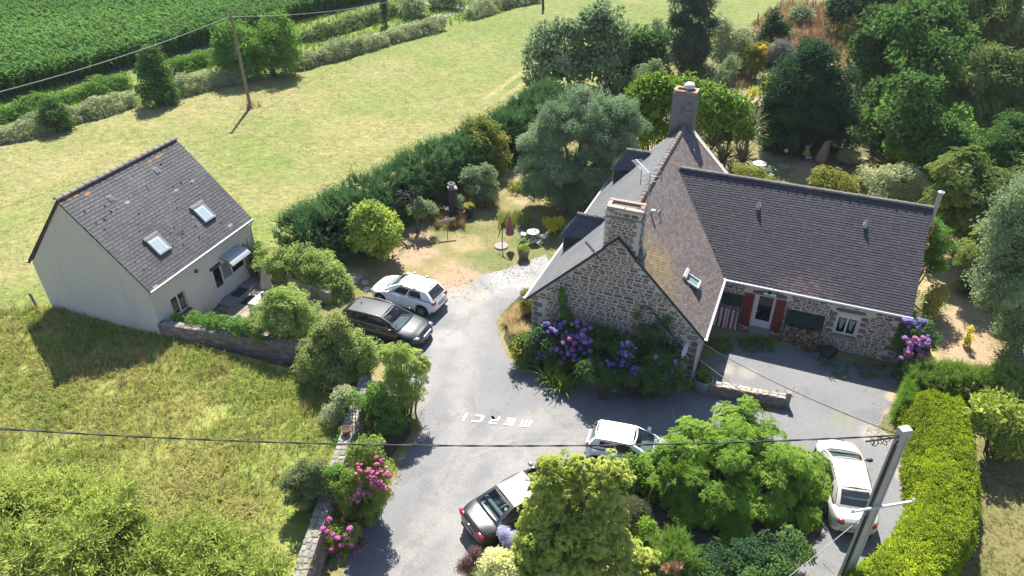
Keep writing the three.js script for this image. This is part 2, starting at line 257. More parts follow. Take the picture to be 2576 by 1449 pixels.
// a tree or bush: base point, lobes as [u, v, radius px, forward metres, flatten]
function plant(name, label, category, base, lobes, o) {
  seed(used.size * 31 + label.length);
  const g = thing(name, label, category, base, 0, o.group), L = [];
  for (const [u, v, rp, fwd = 0, flat = 1, tall = 1] of lobes) { const p = far(u, v, -base.z + fwd), r = rp * metresPerPx(p); L.push([p.sub(base), r, r * flat * tall, r]); }
  if (o.trunk) {
    const geo = [], top = L.reduce((a, b) => (b[0].y > a[0].y ? b : a)), mean = L.reduce((a, b) => a.add(b[0]), V(0, 0, 0)).divideScalar(L.length), fork = V(mean.x * 0.35, Math.max(0.3, mean.y * 0.45), mean.z * 0.35), r = o.trunk;
    geo.push(tube([V(0, -0.15, 0), V(0, 0.05, 0), fork.clone().multiplyScalar(0.5).add(V(rr(-0.08, 0.08), 0, rr(-0.08, 0.08))), fork, fork.clone().lerp(top[0], 0.6)], [r * 1.5, r * 1.15, r, r * 0.8, r * 0.35], 8));
    for (const [c] of L) { const m = fork.clone().lerp(c, 0.5).add(V(rr(-0.2, 0.2), rr(0, 0.3), rr(-0.2, 0.2))); geo.push(tube([fork.clone().multiplyScalar(rr(0.75, 1)), m, c.clone()], [r * 0.55, r * 0.38, r * 0.14], 5)); }
    mesh('trunk', geo, o.barkMat ?? MAT.bark, g);
  } else {
    const geo = []; for (const [c, rx] of L) for (let k = 0; k < 3; k++) { const e = c.clone().add(V(rr(-1, 1), rr(0, 0.6), rr(-1, 1)).multiplyScalar(rx * 0.6)), b = V(c.x * 0.5 + rr(-0.2, 0.2), -0.05, c.z * 0.5 + rr(-0.2, 0.2)); geo.push(tube([b, b.clone().lerp(e, 0.5).add(V(rr(-0.1, 0.1), 0, rr(-0.1, 0.1))), e], [0.03, 0.02, 0.008], 4)); }
    mesh('stems', geo, o.barkMat ?? MAT.bark, g);
  }
  const px = metresPerPx(base.clone().setY(base.y + 1));
  foliage(g, L, { name: 'crown', ...o, clump: o.clump, size: o.size ?? (o.spray ?? 26) * 1.4 * px });
  return g;
}
// hedge: a body of leaves along a line on the ground; profile(t) gives [half width, height]
function hedgeBody(parent, line, prof, o) {
  const items = [], curve = new THREE.CatmullRomCurve3(line, false, 'centripetal'), len = curve.getLength(), s0 = o.size, [w0, h0] = prof(0.5), n = Math.min(30000, Math.round(o.cover * 0.75 * len * (2 * h0 + 2 * w0) / (s0 * s0 * AREA[o.sprig])));
  for (let i = 0; i < n; i++) {
    const t = rnd(), p = curve.getPointAt(t), tan = curve.getTangentAt(t), side = V(-tan.z, 0, tan.x).normalize(), [hw, h] = prof(t, p);
    const around = rnd() * (2 * h + 2 * hw), e = o.square ?? 0.5; let x, y, nx, ny;
    if (around < h) { x = -hw; y = around; nx = -1; ny = 0.15; } else if (around < h + 2 * hw) { x = around - h - hw; y = h; nx = x / hw * 0.5; ny = 1; } else { x = hw; y = around - h - 2 * hw; nx = 1; ny = 0.15; }
    const round = 1 - e * Math.pow(y / h, 3) * Math.pow(Math.abs(x) / hw, 2) * 0.5; x *= round; y *= 1 - e * 0.35 * Math.pow(Math.abs(x) / hw, 3) * (y / h);
    const k = 1 - 0.35 * rnd() * rnd(); x *= k; y *= 1 - 0.15 * rnd() * rnd();
    const wv = (noise3(p.x * 0.9 + 7, y * 1.1 + x * 0.5, p.z * 0.9 + 7) - 0.45) * (o.lump ?? 0.5); x += nx * wv; y += ny * wv * 1.2;
    const q = p.clone().addScaledVector(side, x).add(V(0, Math.max(0.06, y), 0));
    if (noise3(q.x * 1.3 + 31, q.y * 1.3 + 17, q.z * 1.3 + 23) < (o.gap ?? 0.2)) continue;
    const d = side.clone().multiplyScalar(nx * 0.9).addScaledVector(UP, ny + (o.lift ?? 0.3)).add(V(rr(-0.5, 0.5), rr(-0.3, 0.4), rr(-0.5, 0.5))).normalize();
    items.push([q, d, s0 * rr(0.7, 1.35), mul3(shade(o.pal, q, o.patch ?? 0.4), 1.2 * (o.gain ?? 1.3))]);
  }
  return copies(o.name ?? 'foliage', SPRIG[o.sprig], o.mat ?? leafMat, items, parent);
}
function inside(pts, x, z) { let c = false; for (let i = 0, j = pts.length - 1; i < pts.length; j = i++) { const a = pts[i], b = pts[j]; if ((a.z > z) !== (b.z > z) && x < (b.x - a.x) * (z - a.z) / (b.z - a.z) + a.x) c = !c; } return c; }
function cover(name, label, category, poly, per, o) {   // uncountable ground cover in a polygon
  seed(used.size * 17 + label.length); const xs = poly.map((p) => p.x), zs = poly.map((p) => p.z), x0 = Math.min(...xs), x1 = Math.max(...xs), z0 = Math.min(...zs), z1 = Math.max(...zs), n = Math.round((x1 - x0) * (z1 - z0) * per), items = [];
  for (let i = 0; i < n; i++) {
    const x = rr(x0, x1), z = rr(z0, z1); if (!inside(poly, x, z)) continue; if (o.keep && !o.keep(x, z)) continue;
    const p = V(x, o.y ? o.y(x, z) : 0, z), s = o.size * rr(0.6, 1.4) * (o.grow ? o.grow(x, z) : 1); items.push([p, V(rr(-1, 1) * 0.25, 1, rr(-1, 1) * 0.25).normalize(), s, shade(o.pal2 && fbm(x * 0.5, z * 0.5, 3) + rr(-0.15, 0.15) > 0.5 ? o.pal2 : o.pal, p, 0.35)]);
  }
  const m = copies(name, SPRIG[o.sprig], o.mat ?? bladeMat, items); m.userData.kind = 'stuff'; return tag(m, label, category);
}
// round flower heads, each a mesh of its own
const headGeo = [0, 1, 2].map((k) => { seed(50 + k); const g = new THREE.IcosahedronGeometry(1, 2), p = g.attributes.position; for (let i = 0; i < p.count; i++) { const v = V(p.getX(i), p.getY(i), p.getZ(i)), q = 1 + (hash(Math.round(v.x * 40), Math.round(v.y * 40), Math.round(v.z * 40) + k) - 0.5) * 0.3; p.setXYZ(i, v.x * q, v.y * q * 0.82, v.z * q); } g.computeVertexNormals(); return g; });
const petals = {};
const petal = (name, c) => (petals[name] ??= std(c, 0.9));
function heads(parent, name, spots, mats) { for (const [p, r] of spots) { const m = mesh(name, pick(headGeo), pick(mats), parent); m.position.copy(p); m.scale.setScalar(r); m.rotation.y = rr(0, 6); } }

// ---------------------------------------------------------------- the ground
const P = (l, h = 0) => l.map(([u, v]) => at(u, v, h));
const MEADOW = 0.7;   // the rough meadow in front of the cottage lies higher than the drive
const blobs = (list) => { const l = list.map(([u, v, r, c, k]) => [at(u, v), r, c, k]); return (x, z, c) => { for (const [p, r, col, k] of l) { const d0 = Math.hypot(x - p.x, z - p.z) / r; if (d0 > 1.45) continue; const d = d0 + (fbm(x * 0.8, z * 0.8, 3) - 0.5) * 0.9; if (d < 1) c = mix3(c, col, k * smooth(1, 0.45, d)); } return c; }; };
const STRAW = [0.5, 0.38, 0.2], PINK = [0.46, 0.32, 0.21], RUST = [0.26, 0.14, 0.085], GREEN = [0.15, 0.2, 0.055], DUST = [0.4, 0.35, 0.28];
function worldMap(poly, w, h, fn) { const xs = poly.map((p) => p.x), zs = poly.map((p) => p.z), x0 = Math.min(...xs), x1 = Math.max(...xs), z0 = Math.min(...zs), z1 = Math.max(...zs); return colourMap(w, h, (u, v) => mul3(fn(lerp(x0, x1, u), lerp(z1, z0, v)), DIM)); }
{
  const soil = colourMap(512, 512, (u, v) => { const n = fbm(u * 24, v * 24, 4); return mul3(mix3([0.07, 0.085, 0.03], [0.16, 0.15, 0.06], n), rr(0.7, 1.25)); });
  soil.repeat.set(80, 80);
  const g = new THREE.PlaneGeometry(1600, 1600).rotateX(-Math.PI / 2); g.translate(0, -0.01, 0);
  structure('ground', g, std([1, 1, 1], 1, { map: soil }));

  const field = [V(-75, 0, -22), V(-75, 0, -46), ...P([[0, 365], [200, 306], [350, 262], [520, 226], [640, 190], [820, 146], [980, 104], [1100, 72], [1230, 42], [1350, 4]]), V(12, 0, -128), V(60, 0, -128), ...P([[1985, 18], [1890, 75], [1800, 130], [1640, 210], [1420, 250], [1330, 372]]), V(-12.5, 0, -38), V(-15, 0, -38), V(-18, 0, -29.8), V(-24.4, 0, -31.6), V(-32, 0, -31.2), V(-45, 0, -26)];
  structure('mown_field', sheet(ragged(field, 1, 0.25), 0.004), std([1, 1, 1], 1, {
    map: worldMap(field, 2048, 2048, (x, z) => {
      const d = -z, far_ = smooth(60, 95, d + x * 0.3), n = fbm(x * 0.16, z * 0.16 + 3, 4), f = fbm(x * 1.1, z * 1.6, 3), lush = clamp(0.4 + (n - 0.5) * 1.5 + far_ * 0.55 + (f - 0.5) * 0.8 + 0.35 * smooth(8, 0, Math.abs(d - 54 - x * 0.9)));
      let c = mix3([0.315, 0.285, 0.105], [0.18, 0.235, 0.042], lush);
      const tuft_ = noise2(x * 3.1, z * 4.2); if (tuft_ > 0.74) c = mix3(c, [0.1, 0.17, 0.04], (tuft_ - 0.74) * 2.6);
      const dry = noise2(x * 4.5 + 60, z * 6 + 20); if (dry > 0.7) c = mix3(c, [0.36, 0.3, 0.15], (dry - 0.7) * 2);
      for (const s of [-0.8, 0.8]) { const t = Math.abs((x - 1.2 + s) - (d - 70) * 0.45); if (d > 64 && d < 86 && t < 0.35) c = mix3(c, STRAW, 0.4); }
      const q = noise2(x * 6, z * 9) * 0.6 + noise2(x * 2.4 + 9, z * 3.6) * 0.4; return mul3(c, (0.62 + 0.76 * q) * rr(0.8, 1.2));
    }),
  }));
  cover('field_grass', 'short mown pasture grass across the pale green field', 'grass', field, 7, { sprig: 'bent', size: 0.12, pal: [[0.16, 0.22, 0.045], [0.24, 0.28, 0.08]], pal2: [[0.23, 0.21, 0.075], [0.33, 0.29, 0.12]], keep: (x, z) => -z < 100 && -z > 28 && x > -52 && x < 32 && fbm(x * 0.4, z * 0.4, 3) > 0.4 });

  const verge = [V(-80, 0, -46), ...P([[0, 365], [350, 262], [640, 190], [980, 104], [1230, 42], [1350, 4]]), V(10, 0, -126), V(-30, 0, -126), ...P([[1010, 0], [724, 62], [507, 130], [333, 184], [0, 255]]), V(-80, 0, -58)];
  structure('grass_verge', sheet(ragged(verge, 1, 0.3), 0.008), std([1, 1, 1], 1, { map: worldMap(verge, 1024, 1024, (x, z) => mul3(mix3([0.13, 0.2, 0.03], [0.26, 0.33, 0.06], fbm(x * 0.5, z * 0.5, 4)), rr(0.75, 1.2))) }));
  cover('verge_grass', 'bright green uncut grass on the verge beside the lane', 'grass', verge, 5, { sprig: 'grass', size: 0.5, pal: 'fresh', keep: (x, z) => -z < 112 });
  const lane = P([[860, 110], [878, 104], [1081, 43], [1160, 20], [1238, -4], [1310, -25], [1340, -22], [1262, 0], [1160, 31], [1082, 55], [905, 108]]);
  structure('gravel_lane', sheet(ragged(lane, 0.8, 0.15), 0.03), std([1, 1, 1], 1, { map: worldMap(lane, 512, 512, (x, z) => mul3(mix3([0.42, 0.39, 0.34], [0.55, 0.52, 0.46], fbm(x, z, 3)), rr(0.8, 1.15))) }));

  // garden round the stone house, lawn, dry paths and the wild ground behind
  const garden = [V(-13.2, 0, -36.5), V(-9.5, 0, -28), V(-8.4, 0, -26.5), V(-6.6, 0, -24), V(-7.4, 0, -13), V(60, 0, -13), V(74, 0, -104), V(50, 0, -112), ...P([[1985, 18], [1890, 75], [1800, 130], [1640, 210], [1420, 250], [1330, 372]]), V(-12, 0, -37.5)];
  const patches = blobs([[1050, 640, 1.6, PINK, 0.9], [960, 640, 1.3, PINK, 0.7], [1160, 690, 2.2, PINK, 0.85], [1290, 440, 1.6, STRAW, 0.95], [1310, 500, 1.3, STRAW, 0.7], [1050, 590, 1.5, PINK, 0.8], [1170, 610, 1.5, STRAW, 0.5], [1240, 660, 1.4, GREEN, 0.6], [1330, 600, 1.6, GREEN, 0.8], [1190, 650, 1.2, GREEN, 0.5], [1330, 560, 1.4, GREEN, 0.6], [880, 690, 1.2, STRAW, 0.6],
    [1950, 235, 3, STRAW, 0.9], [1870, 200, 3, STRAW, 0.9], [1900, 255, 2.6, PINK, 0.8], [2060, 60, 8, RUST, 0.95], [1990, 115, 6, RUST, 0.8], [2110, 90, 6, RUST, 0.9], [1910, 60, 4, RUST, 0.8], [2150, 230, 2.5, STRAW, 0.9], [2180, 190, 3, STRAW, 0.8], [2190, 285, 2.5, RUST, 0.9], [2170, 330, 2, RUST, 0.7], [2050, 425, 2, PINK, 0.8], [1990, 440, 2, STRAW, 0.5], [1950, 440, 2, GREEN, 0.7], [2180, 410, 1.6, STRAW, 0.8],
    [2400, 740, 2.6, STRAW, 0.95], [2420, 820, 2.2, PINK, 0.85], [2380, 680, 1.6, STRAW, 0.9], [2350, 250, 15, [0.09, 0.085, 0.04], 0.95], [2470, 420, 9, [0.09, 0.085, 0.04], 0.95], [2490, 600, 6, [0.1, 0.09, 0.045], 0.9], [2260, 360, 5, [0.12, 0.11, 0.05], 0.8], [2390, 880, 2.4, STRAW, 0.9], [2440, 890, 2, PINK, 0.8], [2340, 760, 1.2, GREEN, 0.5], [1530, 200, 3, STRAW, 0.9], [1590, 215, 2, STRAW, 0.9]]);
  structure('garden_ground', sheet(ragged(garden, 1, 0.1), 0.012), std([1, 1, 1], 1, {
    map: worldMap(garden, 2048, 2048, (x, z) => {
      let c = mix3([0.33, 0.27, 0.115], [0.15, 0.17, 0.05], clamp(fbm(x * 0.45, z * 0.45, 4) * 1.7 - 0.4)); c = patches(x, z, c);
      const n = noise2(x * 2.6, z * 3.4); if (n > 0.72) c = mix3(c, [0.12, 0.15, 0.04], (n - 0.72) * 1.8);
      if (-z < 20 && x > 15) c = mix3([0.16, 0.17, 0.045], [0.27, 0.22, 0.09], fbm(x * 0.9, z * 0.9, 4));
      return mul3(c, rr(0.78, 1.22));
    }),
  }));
  cover('lawn_grass', 'thin patchy summer lawn grass around the stone house', 'grass', garden, 7, { sprig: 'low', size: 0.12, pal: [[0.16, 0.18, 0.05], [0.26, 0.26, 0.09]], pal2: [[0.28, 0.23, 0.11], [0.4, 0.33, 0.17]], keep: (x, z) => -z < 62 && x < 34 && fbm(x * 0.45, z * 0.45, 4) > 0.42 && !(x > -9 && x < 4 && -z < 32) && !(x > 2 && x < 16 && -z < 31) });
  cover('side_lawn_grass', 'worn brownish lawn grass right of the laurel hedge', 'grass', P([[2400, 1120], [2640, 1120], [2640, 1470], [2300, 1470]]), 60, { sprig: 'bent', size: 0.13, pal: [[0.15, 0.17, 0.045], [0.25, 0.25, 0.08]], pal2: [[0.25, 0.19, 0.08], [0.34, 0.27, 0.13]] });
  const heath = P([[1860, 95], [1960, 10], [2250, 5], [2300, 70], [2210, 200], [2240, 330], [2150, 340], [2170, 230], [2100, 170], [1980, 130], [1900, 160], [1880, 230], [1800, 210]]);
  cover('dry_heath_grass', 'tall reddish dry grass on the wild ground behind the garden', 'dry grass', heath, 7, { sprig: 'straw', size: 0.9, pal: 'rust', pal2: 'straw' });

  // asphalt drive
  const drive = [...P([[840, 1500], [905, 1352], [985, 1240], [1000, 1165], [1062, 1085], [1030, 1010], [1010, 960], [985, 880]]), V(-9.4, 0, -28.6), ...P([[905, 770], [935, 748], [1010, 715], [1100, 716], [1150, 722], [1216, 694], [1290, 670], [1325, 660], [1372, 640], [1392, 690], [1330, 745], [1290, 760], [1255, 800], [1258, 862], [1292, 922], [1340, 945], [1500, 968], [1640, 985], [1745, 985]]), ...P([[1790, 960], [1800, 930], [1770, 915], [1815, 880]]), V(11.2, 0, -28.7), V(18.0, 0, -26.2), ...P([[2265, 930], [2262, 1000], [2235, 1040], [2215, 1075], [2260, 1110], [2280, 1180], [2300, 1280], [2280, 1350], [2170, 1449], [2100, 1500]])];
  const tracks = [[[1000, 1449], [1120, 1250], [1200, 1150], [1290, 1080], [1400, 1040]], [[1130, 1449], [1250, 1230], [1330, 1150], [1450, 1110]], [[1060, 1000], [1110, 880], [1170, 800], [1230, 740]], [[1160, 1180], [1160, 1000], [1180, 880], [1200, 780]]].map((l) => new THREE.CatmullRomCurve3(P(l)).getPoints(16));
  const skid = [[[1180, 1140], [1290, 1100], [1400, 1092], [1475, 1098]], [[1190, 1158], [1300, 1116], [1410, 1106], [1475, 1112]], [[1100, 1240], [1180, 1100], [1290, 960], [1300, 900]], [[1125, 1250], [1208, 1105], [1318, 965], [1330, 930]]].map((l) => new THREE.CatmullRomCurve3(P(l)).getPoints(40));
  const dust = blobs([[1150, 760, 1.6, [0.38, 0.36, 0.33], 0.5], [1120, 850, 1.1, [0.4, 0.38, 0.36], 0.5], [1290, 700, 1.8, [0.42, 0.41, 0.39], 0.7], [1370, 670, 1.5, [0.42, 0.41, 0.39], 0.7], [1130, 715, 1.4, PINK, 0.55], [1180, 735, 1.2, DUST, 0.55], [1050, 1090, 0.5, PINK, 0.5], [2200, 1090, 0.9, DUST, 0.8], [2260, 1050, 0.7, STRAW, 0.8], [2280, 1200, 0.6, DUST, 0.7], [2120, 1060, 0.8, [0.22, 0.24, 0.1], 0.5], [1830, 930, 0.6, DUST, 0.7], [1880, 940, 0.7, DUST, 0.5], [1860, 985, 0.5, PINK, 0.5], [2255, 1000, 0.6, STRAW, 0.8], [1200, 1320, 1.6, [0.37, 0.34, 0.31], 0.5], [1290, 1150, 1.2, [0.36, 0.34, 0.32], 0.4]]);
  const bumps = greyMap(512, 512, (u, v) => 0.6 * rnd() + 0.4 * noise2(u * 170, v * 170)); bumps.repeat.set(14, 10);
  structure('asphalt_drive', sheet(ragged(drive, 0.2, 0.24, 1.9), 0.02), std([1, 1, 1], 0.72, {
    bumpMap: bumps, bumpScale: 0.004, map: worldMap(drive, 1792, 1344, (x, z) => {
      const n = fbm(x * 0.5, z * 0.5, 5); let c = mix3([0.165, 0.167, 0.175], [0.24, 0.237, 0.235], n), k = 0;
      for (const l of tracks) { let m = 9; for (const p of l) { const d = (p.x - x) ** 2 + (p.z - z) ** 2; if (d < m) m = d; } k = Math.max(k, smooth(1.05, 0.1, Math.sqrt(m) + (fbm(x * 1.7, z * 1.7, 3) - 0.5) * 1.1)); }
      c = mix3(c, [0.33, 0.305, 0.275], k * 0.6); c = dust(x, z, c);
      if (x > -4 && x < 4 && z > -31) for (const l of skid) { let m = 9; for (let i = 0; i < l.length; i++) { const d = (l[i].x - x) ** 2 + (l[i].z - z) ** 2; if (d < m) m = d; } if (m < 0.03) c = mul3(c, 1 - 0.16 * smooth(0.03, 0.004, m) * noise2(x * 5, z * 5)); }
      if (fbm(x * 0.9 + 20, z * 0.9, 4) > 0.66) c = mul3(c, 0.86);
      const s = noise2(x * 30, z * 30); return mul3(c, 0.68 + 0.64 * (0.5 * rnd() + 0.5 * s));
    }),
  }));
  // planting beds
  const soilMap = colourMap(256, 256, (u, v) => mul3(mix3([0.035, 0.035, 0.018], [0.08, 0.065, 0.035], fbm(u * 12, v * 12, 4)), rr(0.7, 1.3)));
  const bedMat = std([1, 1, 1], 1, { map: soilMap }), bed = (l) => structure('planting_bed', sheet(ragged(l, 0.3, 0.08, 2), 0.03, false), bedMat);
  bed(P([[1180, 1500], [1225, 1420], [1290, 1335], [1370, 1240], [1500, 1180], [1620, 1170], [1760, 1150], [1920, 1160], [2035, 1190], [2075, 1290], [2060, 1360], [1990, 1449], [1960, 1500]]));
  bed([V(-7.7, 0, -13), ...P([[805, 1449], [870, 1345], [955, 1240], [975, 1160], [1035, 1090], [1010, 1015], [985, 960]]), V(-7.2, 0, -25.6), V(-6.9, 0, -23)]);
  bed(P([[1275, 780], [1268, 850], [1300, 915], [1345, 935], [1500, 955], [1640, 972], [1738, 972], [1760, 930], [1760, 850], [1345, 780], [1310, 740]]));

  // raised rough meadow
  {
    const nx = 90, nz = 60, pos = [], uv = [], idx = [], right = (d) => -6.95 - (24.4 - d) * 0.073, top = (x) => (x < -24.1 ? lerp(31.3, 30.2, clamp((-24.1 - x) / 16)) : x < -17.2 ? lerp(31, 28.4, (x + 24.1) / 6.9) + 0.3 : lerp(28.5, 25.1, clamp((x + 17.2) / 8.8)) - 0.05);
    for (let j = 0; j <= nz; j++) for (let i = 0; i <= nx; i++) {
      const t = j / nz, xr = Math.min(right(lerp(12, 26.5, t)), -6.9), x = lerp(-42, xr, i / nx), d = lerp(11, top(x), t);
      const edge = x < -24.3 ? smooth(1, 0.93, t) : 1; pos.push(x, MEADOW * edge + (edge > 0.9 && t < 0.98 ? (fbm(x * 0.6, d * 0.6, 3) - 0.5) * 0.12 : -0.01 * (1 - edge)), -d); uv.push((x + 42) / 36, (d - 11) / 21);
      if (i && j) { const a = j * (nx + 1) + i; idx.push(a - nx - 2, a - nx - 1, a, a - nx - 2, a, a - 1); }
    }
    const g2 = new THREE.BufferGeometry(); g2.setAttribute('position', new THREE.Float32BufferAttribute(pos, 3)); g2.setAttribute('uv', new THREE.Float32BufferAttribute(uv, 2)); g2.setIndex(idx); g2.computeVertexNormals();
    structure('rough_meadow', g2, std([1, 1, 1], 1, { map: colourMap(1024, 768, (u, v) => { const x = u * 36, z = v * 21, n = fbm(x * 0.5, z * 0.5, 4), m = fbm(x * 1.5 + 30, z * 1.5, 3); return mul3(mix3(mix3([0.18, 0.22, 0.04], [0.3, 0.29, 0.08], clamp(n * 1.6 - 0.35)), [0.32, 0.27, 0.1], clamp((m - 0.62) * 2)), rr(0.75, 1.2)); }) }));
    const poly = [V(-40, 0, -12), V(-7.9, 0, -12.5), V(-7.1, 0, -24), V(-8.6, 0, -25), V(-17.2, 0, -28.2), V(-24.2, 0, -30.9), V(-40, 0, -29.5)];
    cover('meadow_grass', 'long rough grass of the yellowing meadow in front of the cottage', 'grass', poly, 60, { sprig: 'bent', size: 0.34, pal: 'meadow', pal2: [[0.27, 0.3, 0.06], [0.45, 0.41, 0.14]], y: () => MEADOW - 0.05, grow: (x, z) => 0.6 + 0.9 * noise2(x * 0.7, z * 0.7) });
    cover('meadow_weeds', 'low leafy weeds scattered through the rough meadow', 'weeds', poly, 6, { sprig: 'low', size: 0.3, pal: 'mid', y: () => MEADOW, keep: (x, z) => fbm(x * 0.7 + 9, z * 0.7, 3) > 0.52 });
    cover('meadow_seed_heads', 'pale dry seed stalks standing above the rough meadow', 'dry grass', poly, 3, { sprig: 'straw', size: 0.6, pal: 'straw', y: () => MEADOW, keep: (x, z) => fbm(x * 0.6 + 3, z * 0.6 + 7, 3) > 0.5 });
  }
}
// corn
{
  seed(91); const edge = P([[-120, 285], [0, 258], [333, 186], [507, 131], [724, 62], [964, 12], [1060, -10]]), items = [];
  const poly = [...edge, V(-10, 0, -150), V(-110, 0, -150), V(-110, 0, -60)], dir = edge[4].clone().sub(edge[1]).normalize(), nrm = V(dir.z, 0, -dir.x);
  for (let r = 0; r < 78; r++) for (let k = -30; k < 640; k++) {
    const p = edge[1].clone().addScaledVector(nrm, 0.4 + r * 0.75 + rr(-0.08, 0.08)).addScaledVector(dir, -14 + k * 0.2 + rr(-0.05, 0.05));
    if (!inside(poly, p.x, p.z) || Math.abs(p.x) > -p.z * 0.76 + 6) continue;
    items.push([p, V(rr(-0.12, 0.12), 1, rr(-0.12, 0.12)).normalize(), 2.25 * rr(0.85, 1.12), shade('corn', p, 0.12)]);
  }
  const m = copies('corn_crop', SPRIG.corn, bladeMat, items); m.userData.kind = 'stuff'; tag(m, 'dense tall green corn crop filling the top left field', 'corn');
}

// ---------------------------------------------------------------- slates and stones
const CAM = V(0, EYE, 0);
function bake(items) {   // many small pieces as one coloured geometry
  let n = 0; for (const it of items) n += it.geo.attributes.position.count;
  const pos = new Float32Array(n * 3), nor = new Float32Array(n * 3), col = new Float32Array(n * 3), v = V(0, 0, 0), nm = new THREE.Matrix3(); let o = 0;
  for (const { geo, m, c } of items) {
    const p = geo.attributes.position, q = geo.attributes.normal; nm.getNormalMatrix(m);
    for (let i = 0; i < p.count; i++, o += 3) { v.fromBufferAttribute(p, i).applyMatrix4(m).toArray(pos, o); v.fromBufferAttribute(q, i).applyMatrix3(nm).normalize().toArray(nor, o); col[o] = c[0]; col[o + 1] = c[1]; col[o + 2] = c[2]; }
  }
  const g = new THREE.BufferGeometry(); g.setAttribute('position', new THREE.BufferAttribute(pos, 3)); g.setAttribute('normal', new THREE.BufferAttribute(nor, 3)); g.setAttribute('color', new THREE.BufferAttribute(col, 3)); g.setAttribute('uv', new THREE.BufferAttribute(new Float32Array(n * 2), 2)); return g;
}
const pieceMats = new Map();
function pieceMat(c, rough) { const q = c.map((x) => Math.round(x * 60) / 60 || 0.008), k = q.join() + rough; if (!pieceMats.has(k)) pieceMats.set(k, std(q, rough, { bumpMap: grain, bumpScale: 0.002 })); return pieceMats.get(k); }
function lay(pieces, most, name, restName, rough) {   // the nearest pieces one by one, the others joined
  for (const p of pieces) { const w = V(0, 0, 0).setFromMatrixPosition(p.m).applyMatrix4(p.parent.matrixWorld); p.d = w.distanceTo(CAM) / (p.weight ?? 1); }
  pieces.sort((a, b) => a.d - b.d);
  for (const p of pieces.slice(0, most)) { const m = mesh(name, p.geo, pieceMat(p.c, rough), p.parent); m.applyMatrix4(p.m); }
  const by = new Map(); for (const p of pieces.slice(most)) { if (!by.has(p.parent)) by.set(p.parent, []); by.get(p.parent).push(p); }
  for (const [parent, l] of by) { const m = mesh(restName, bake(l), std(rgb(DIM, DIM, DIM), rough, { vertexColors: true }), parent); m.userData.kind = 'stuff'; }
}
const slateGeo = new THREE.BoxGeometry(1, 1, 1).toNonIndexed();
const hexGeo = (() => { const s = new THREE.Shape([[-0.5, 0.5], [-0.5, -0.22], [-0.24, -0.5], [0.24, -0.5], [0.5, -0.22], [0.5, 0.5]].map((p) => new THREE.Vector2(...p))); const g = new THREE.ExtrudeGeometry(s, { depth: 1, bevelEnabled: false }); g.translate(0, 0, -0.5); return g.index ? g.toNonIndexed() : g; })();
function slates(out, parent, o) {
  const { u, s, n } = o, rows = Math.ceil(o.S / o.e);
  for (let r = 0; r < rows; r++) {
    const b = r * o.e; let a = (r % 2 ? -o.w / 2 : 0) + (o.jit ? rr(-0.03, 0.03) : 0);
    const sag = o.sag ? (x) => (noise2(x * 0.8, r * 0.35) - 0.5) * o.sag : () => 0;
    while (a < o.L) {
      const w = o.w * (o.jit ? rr(0.88, 1.1) : 1), a0 = Math.max(0, a), a1 = Math.min(o.L, a + w); a += w;
      if (a1 - a0 < 0.04 || !o.ok((a0 + a1) / 2, b + o.e * 0.5)) continue;
      const len = Math.min(o.e * 1.4, o.S - b + o.e * 0.3), tilt = o.t * 1.2 / (o.e * 1.3) + rr(-0.012, 0.012) * (o.loose ?? 1), s2 = s.clone().multiplyScalar(Math.cos(tilt)).addScaledVector(n, -Math.sin(tilt)), n2 = n.clone().multiplyScalar(Math.cos(tilt)).addScaledVector(s, Math.sin(tilt));
      const c = o.o.clone().addScaledVector(u, (a0 + a1) / 2).addScaledVector(s, b + len / 2 + rr(-0.006, 0.006) * (o.loose ?? 1) + sag((a0 + a1) / 2)).addScaledVector(n, o.t * 0.9 + rr(0, 0.003));
      const m = new THREE.Matrix4().makeBasis(u, s2, n2).setPosition(c).scale(V(a1 - a0 - (o.joint ?? 0.006), len, o.t));
      out.push({ geo: o.hex ? hexGeo : slateGeo, m, c: o.col((a0 + a1) / 2, b), parent });
    }
  }
}
const stoneGeos = [...Array(7)].map((_, k) => {
  seed(70 + k); const S = soup(), a = [], b = [], N = 8;
  for (let i = 0; i < N; i++) { const t = (i + 0.5) / N * Math.PI * 2 + rr(-0.12, 0.12), e = 0.42, x = Math.sign(Math.cos(t)) * Math.abs(Math.cos(t)) ** e * 0.5, y = Math.sign(Math.sin(t)) * Math.abs(Math.sin(t)) ** e * 0.5, q = rr(0.88, 1.0); a.push(V(x * q, y * q, 0)); b.push(V(x * q * 0.86 , y * q * 0.8, rr(0.75, 1.05))); }
  const c = V(0, 0, 1.15); for (let i = 0; i < N; i++) { const j = (i + 1) % N; S.tri(a[i], a[j], b[i]); S.tri(a[j], b[j], b[i]); S.tri(b[i], b[j], c); } return S.geo();
});
const STONE = [[0.27, 0.2, 0.15], [0.33, 0.265, 0.205], [0.21, 0.165, 0.135], [0.35, 0.245, 0.165], [0.25, 0.16, 0.12], [0.29, 0.255, 0.235], [0.38, 0.31, 0.23], [0.2, 0.17, 0.155]];
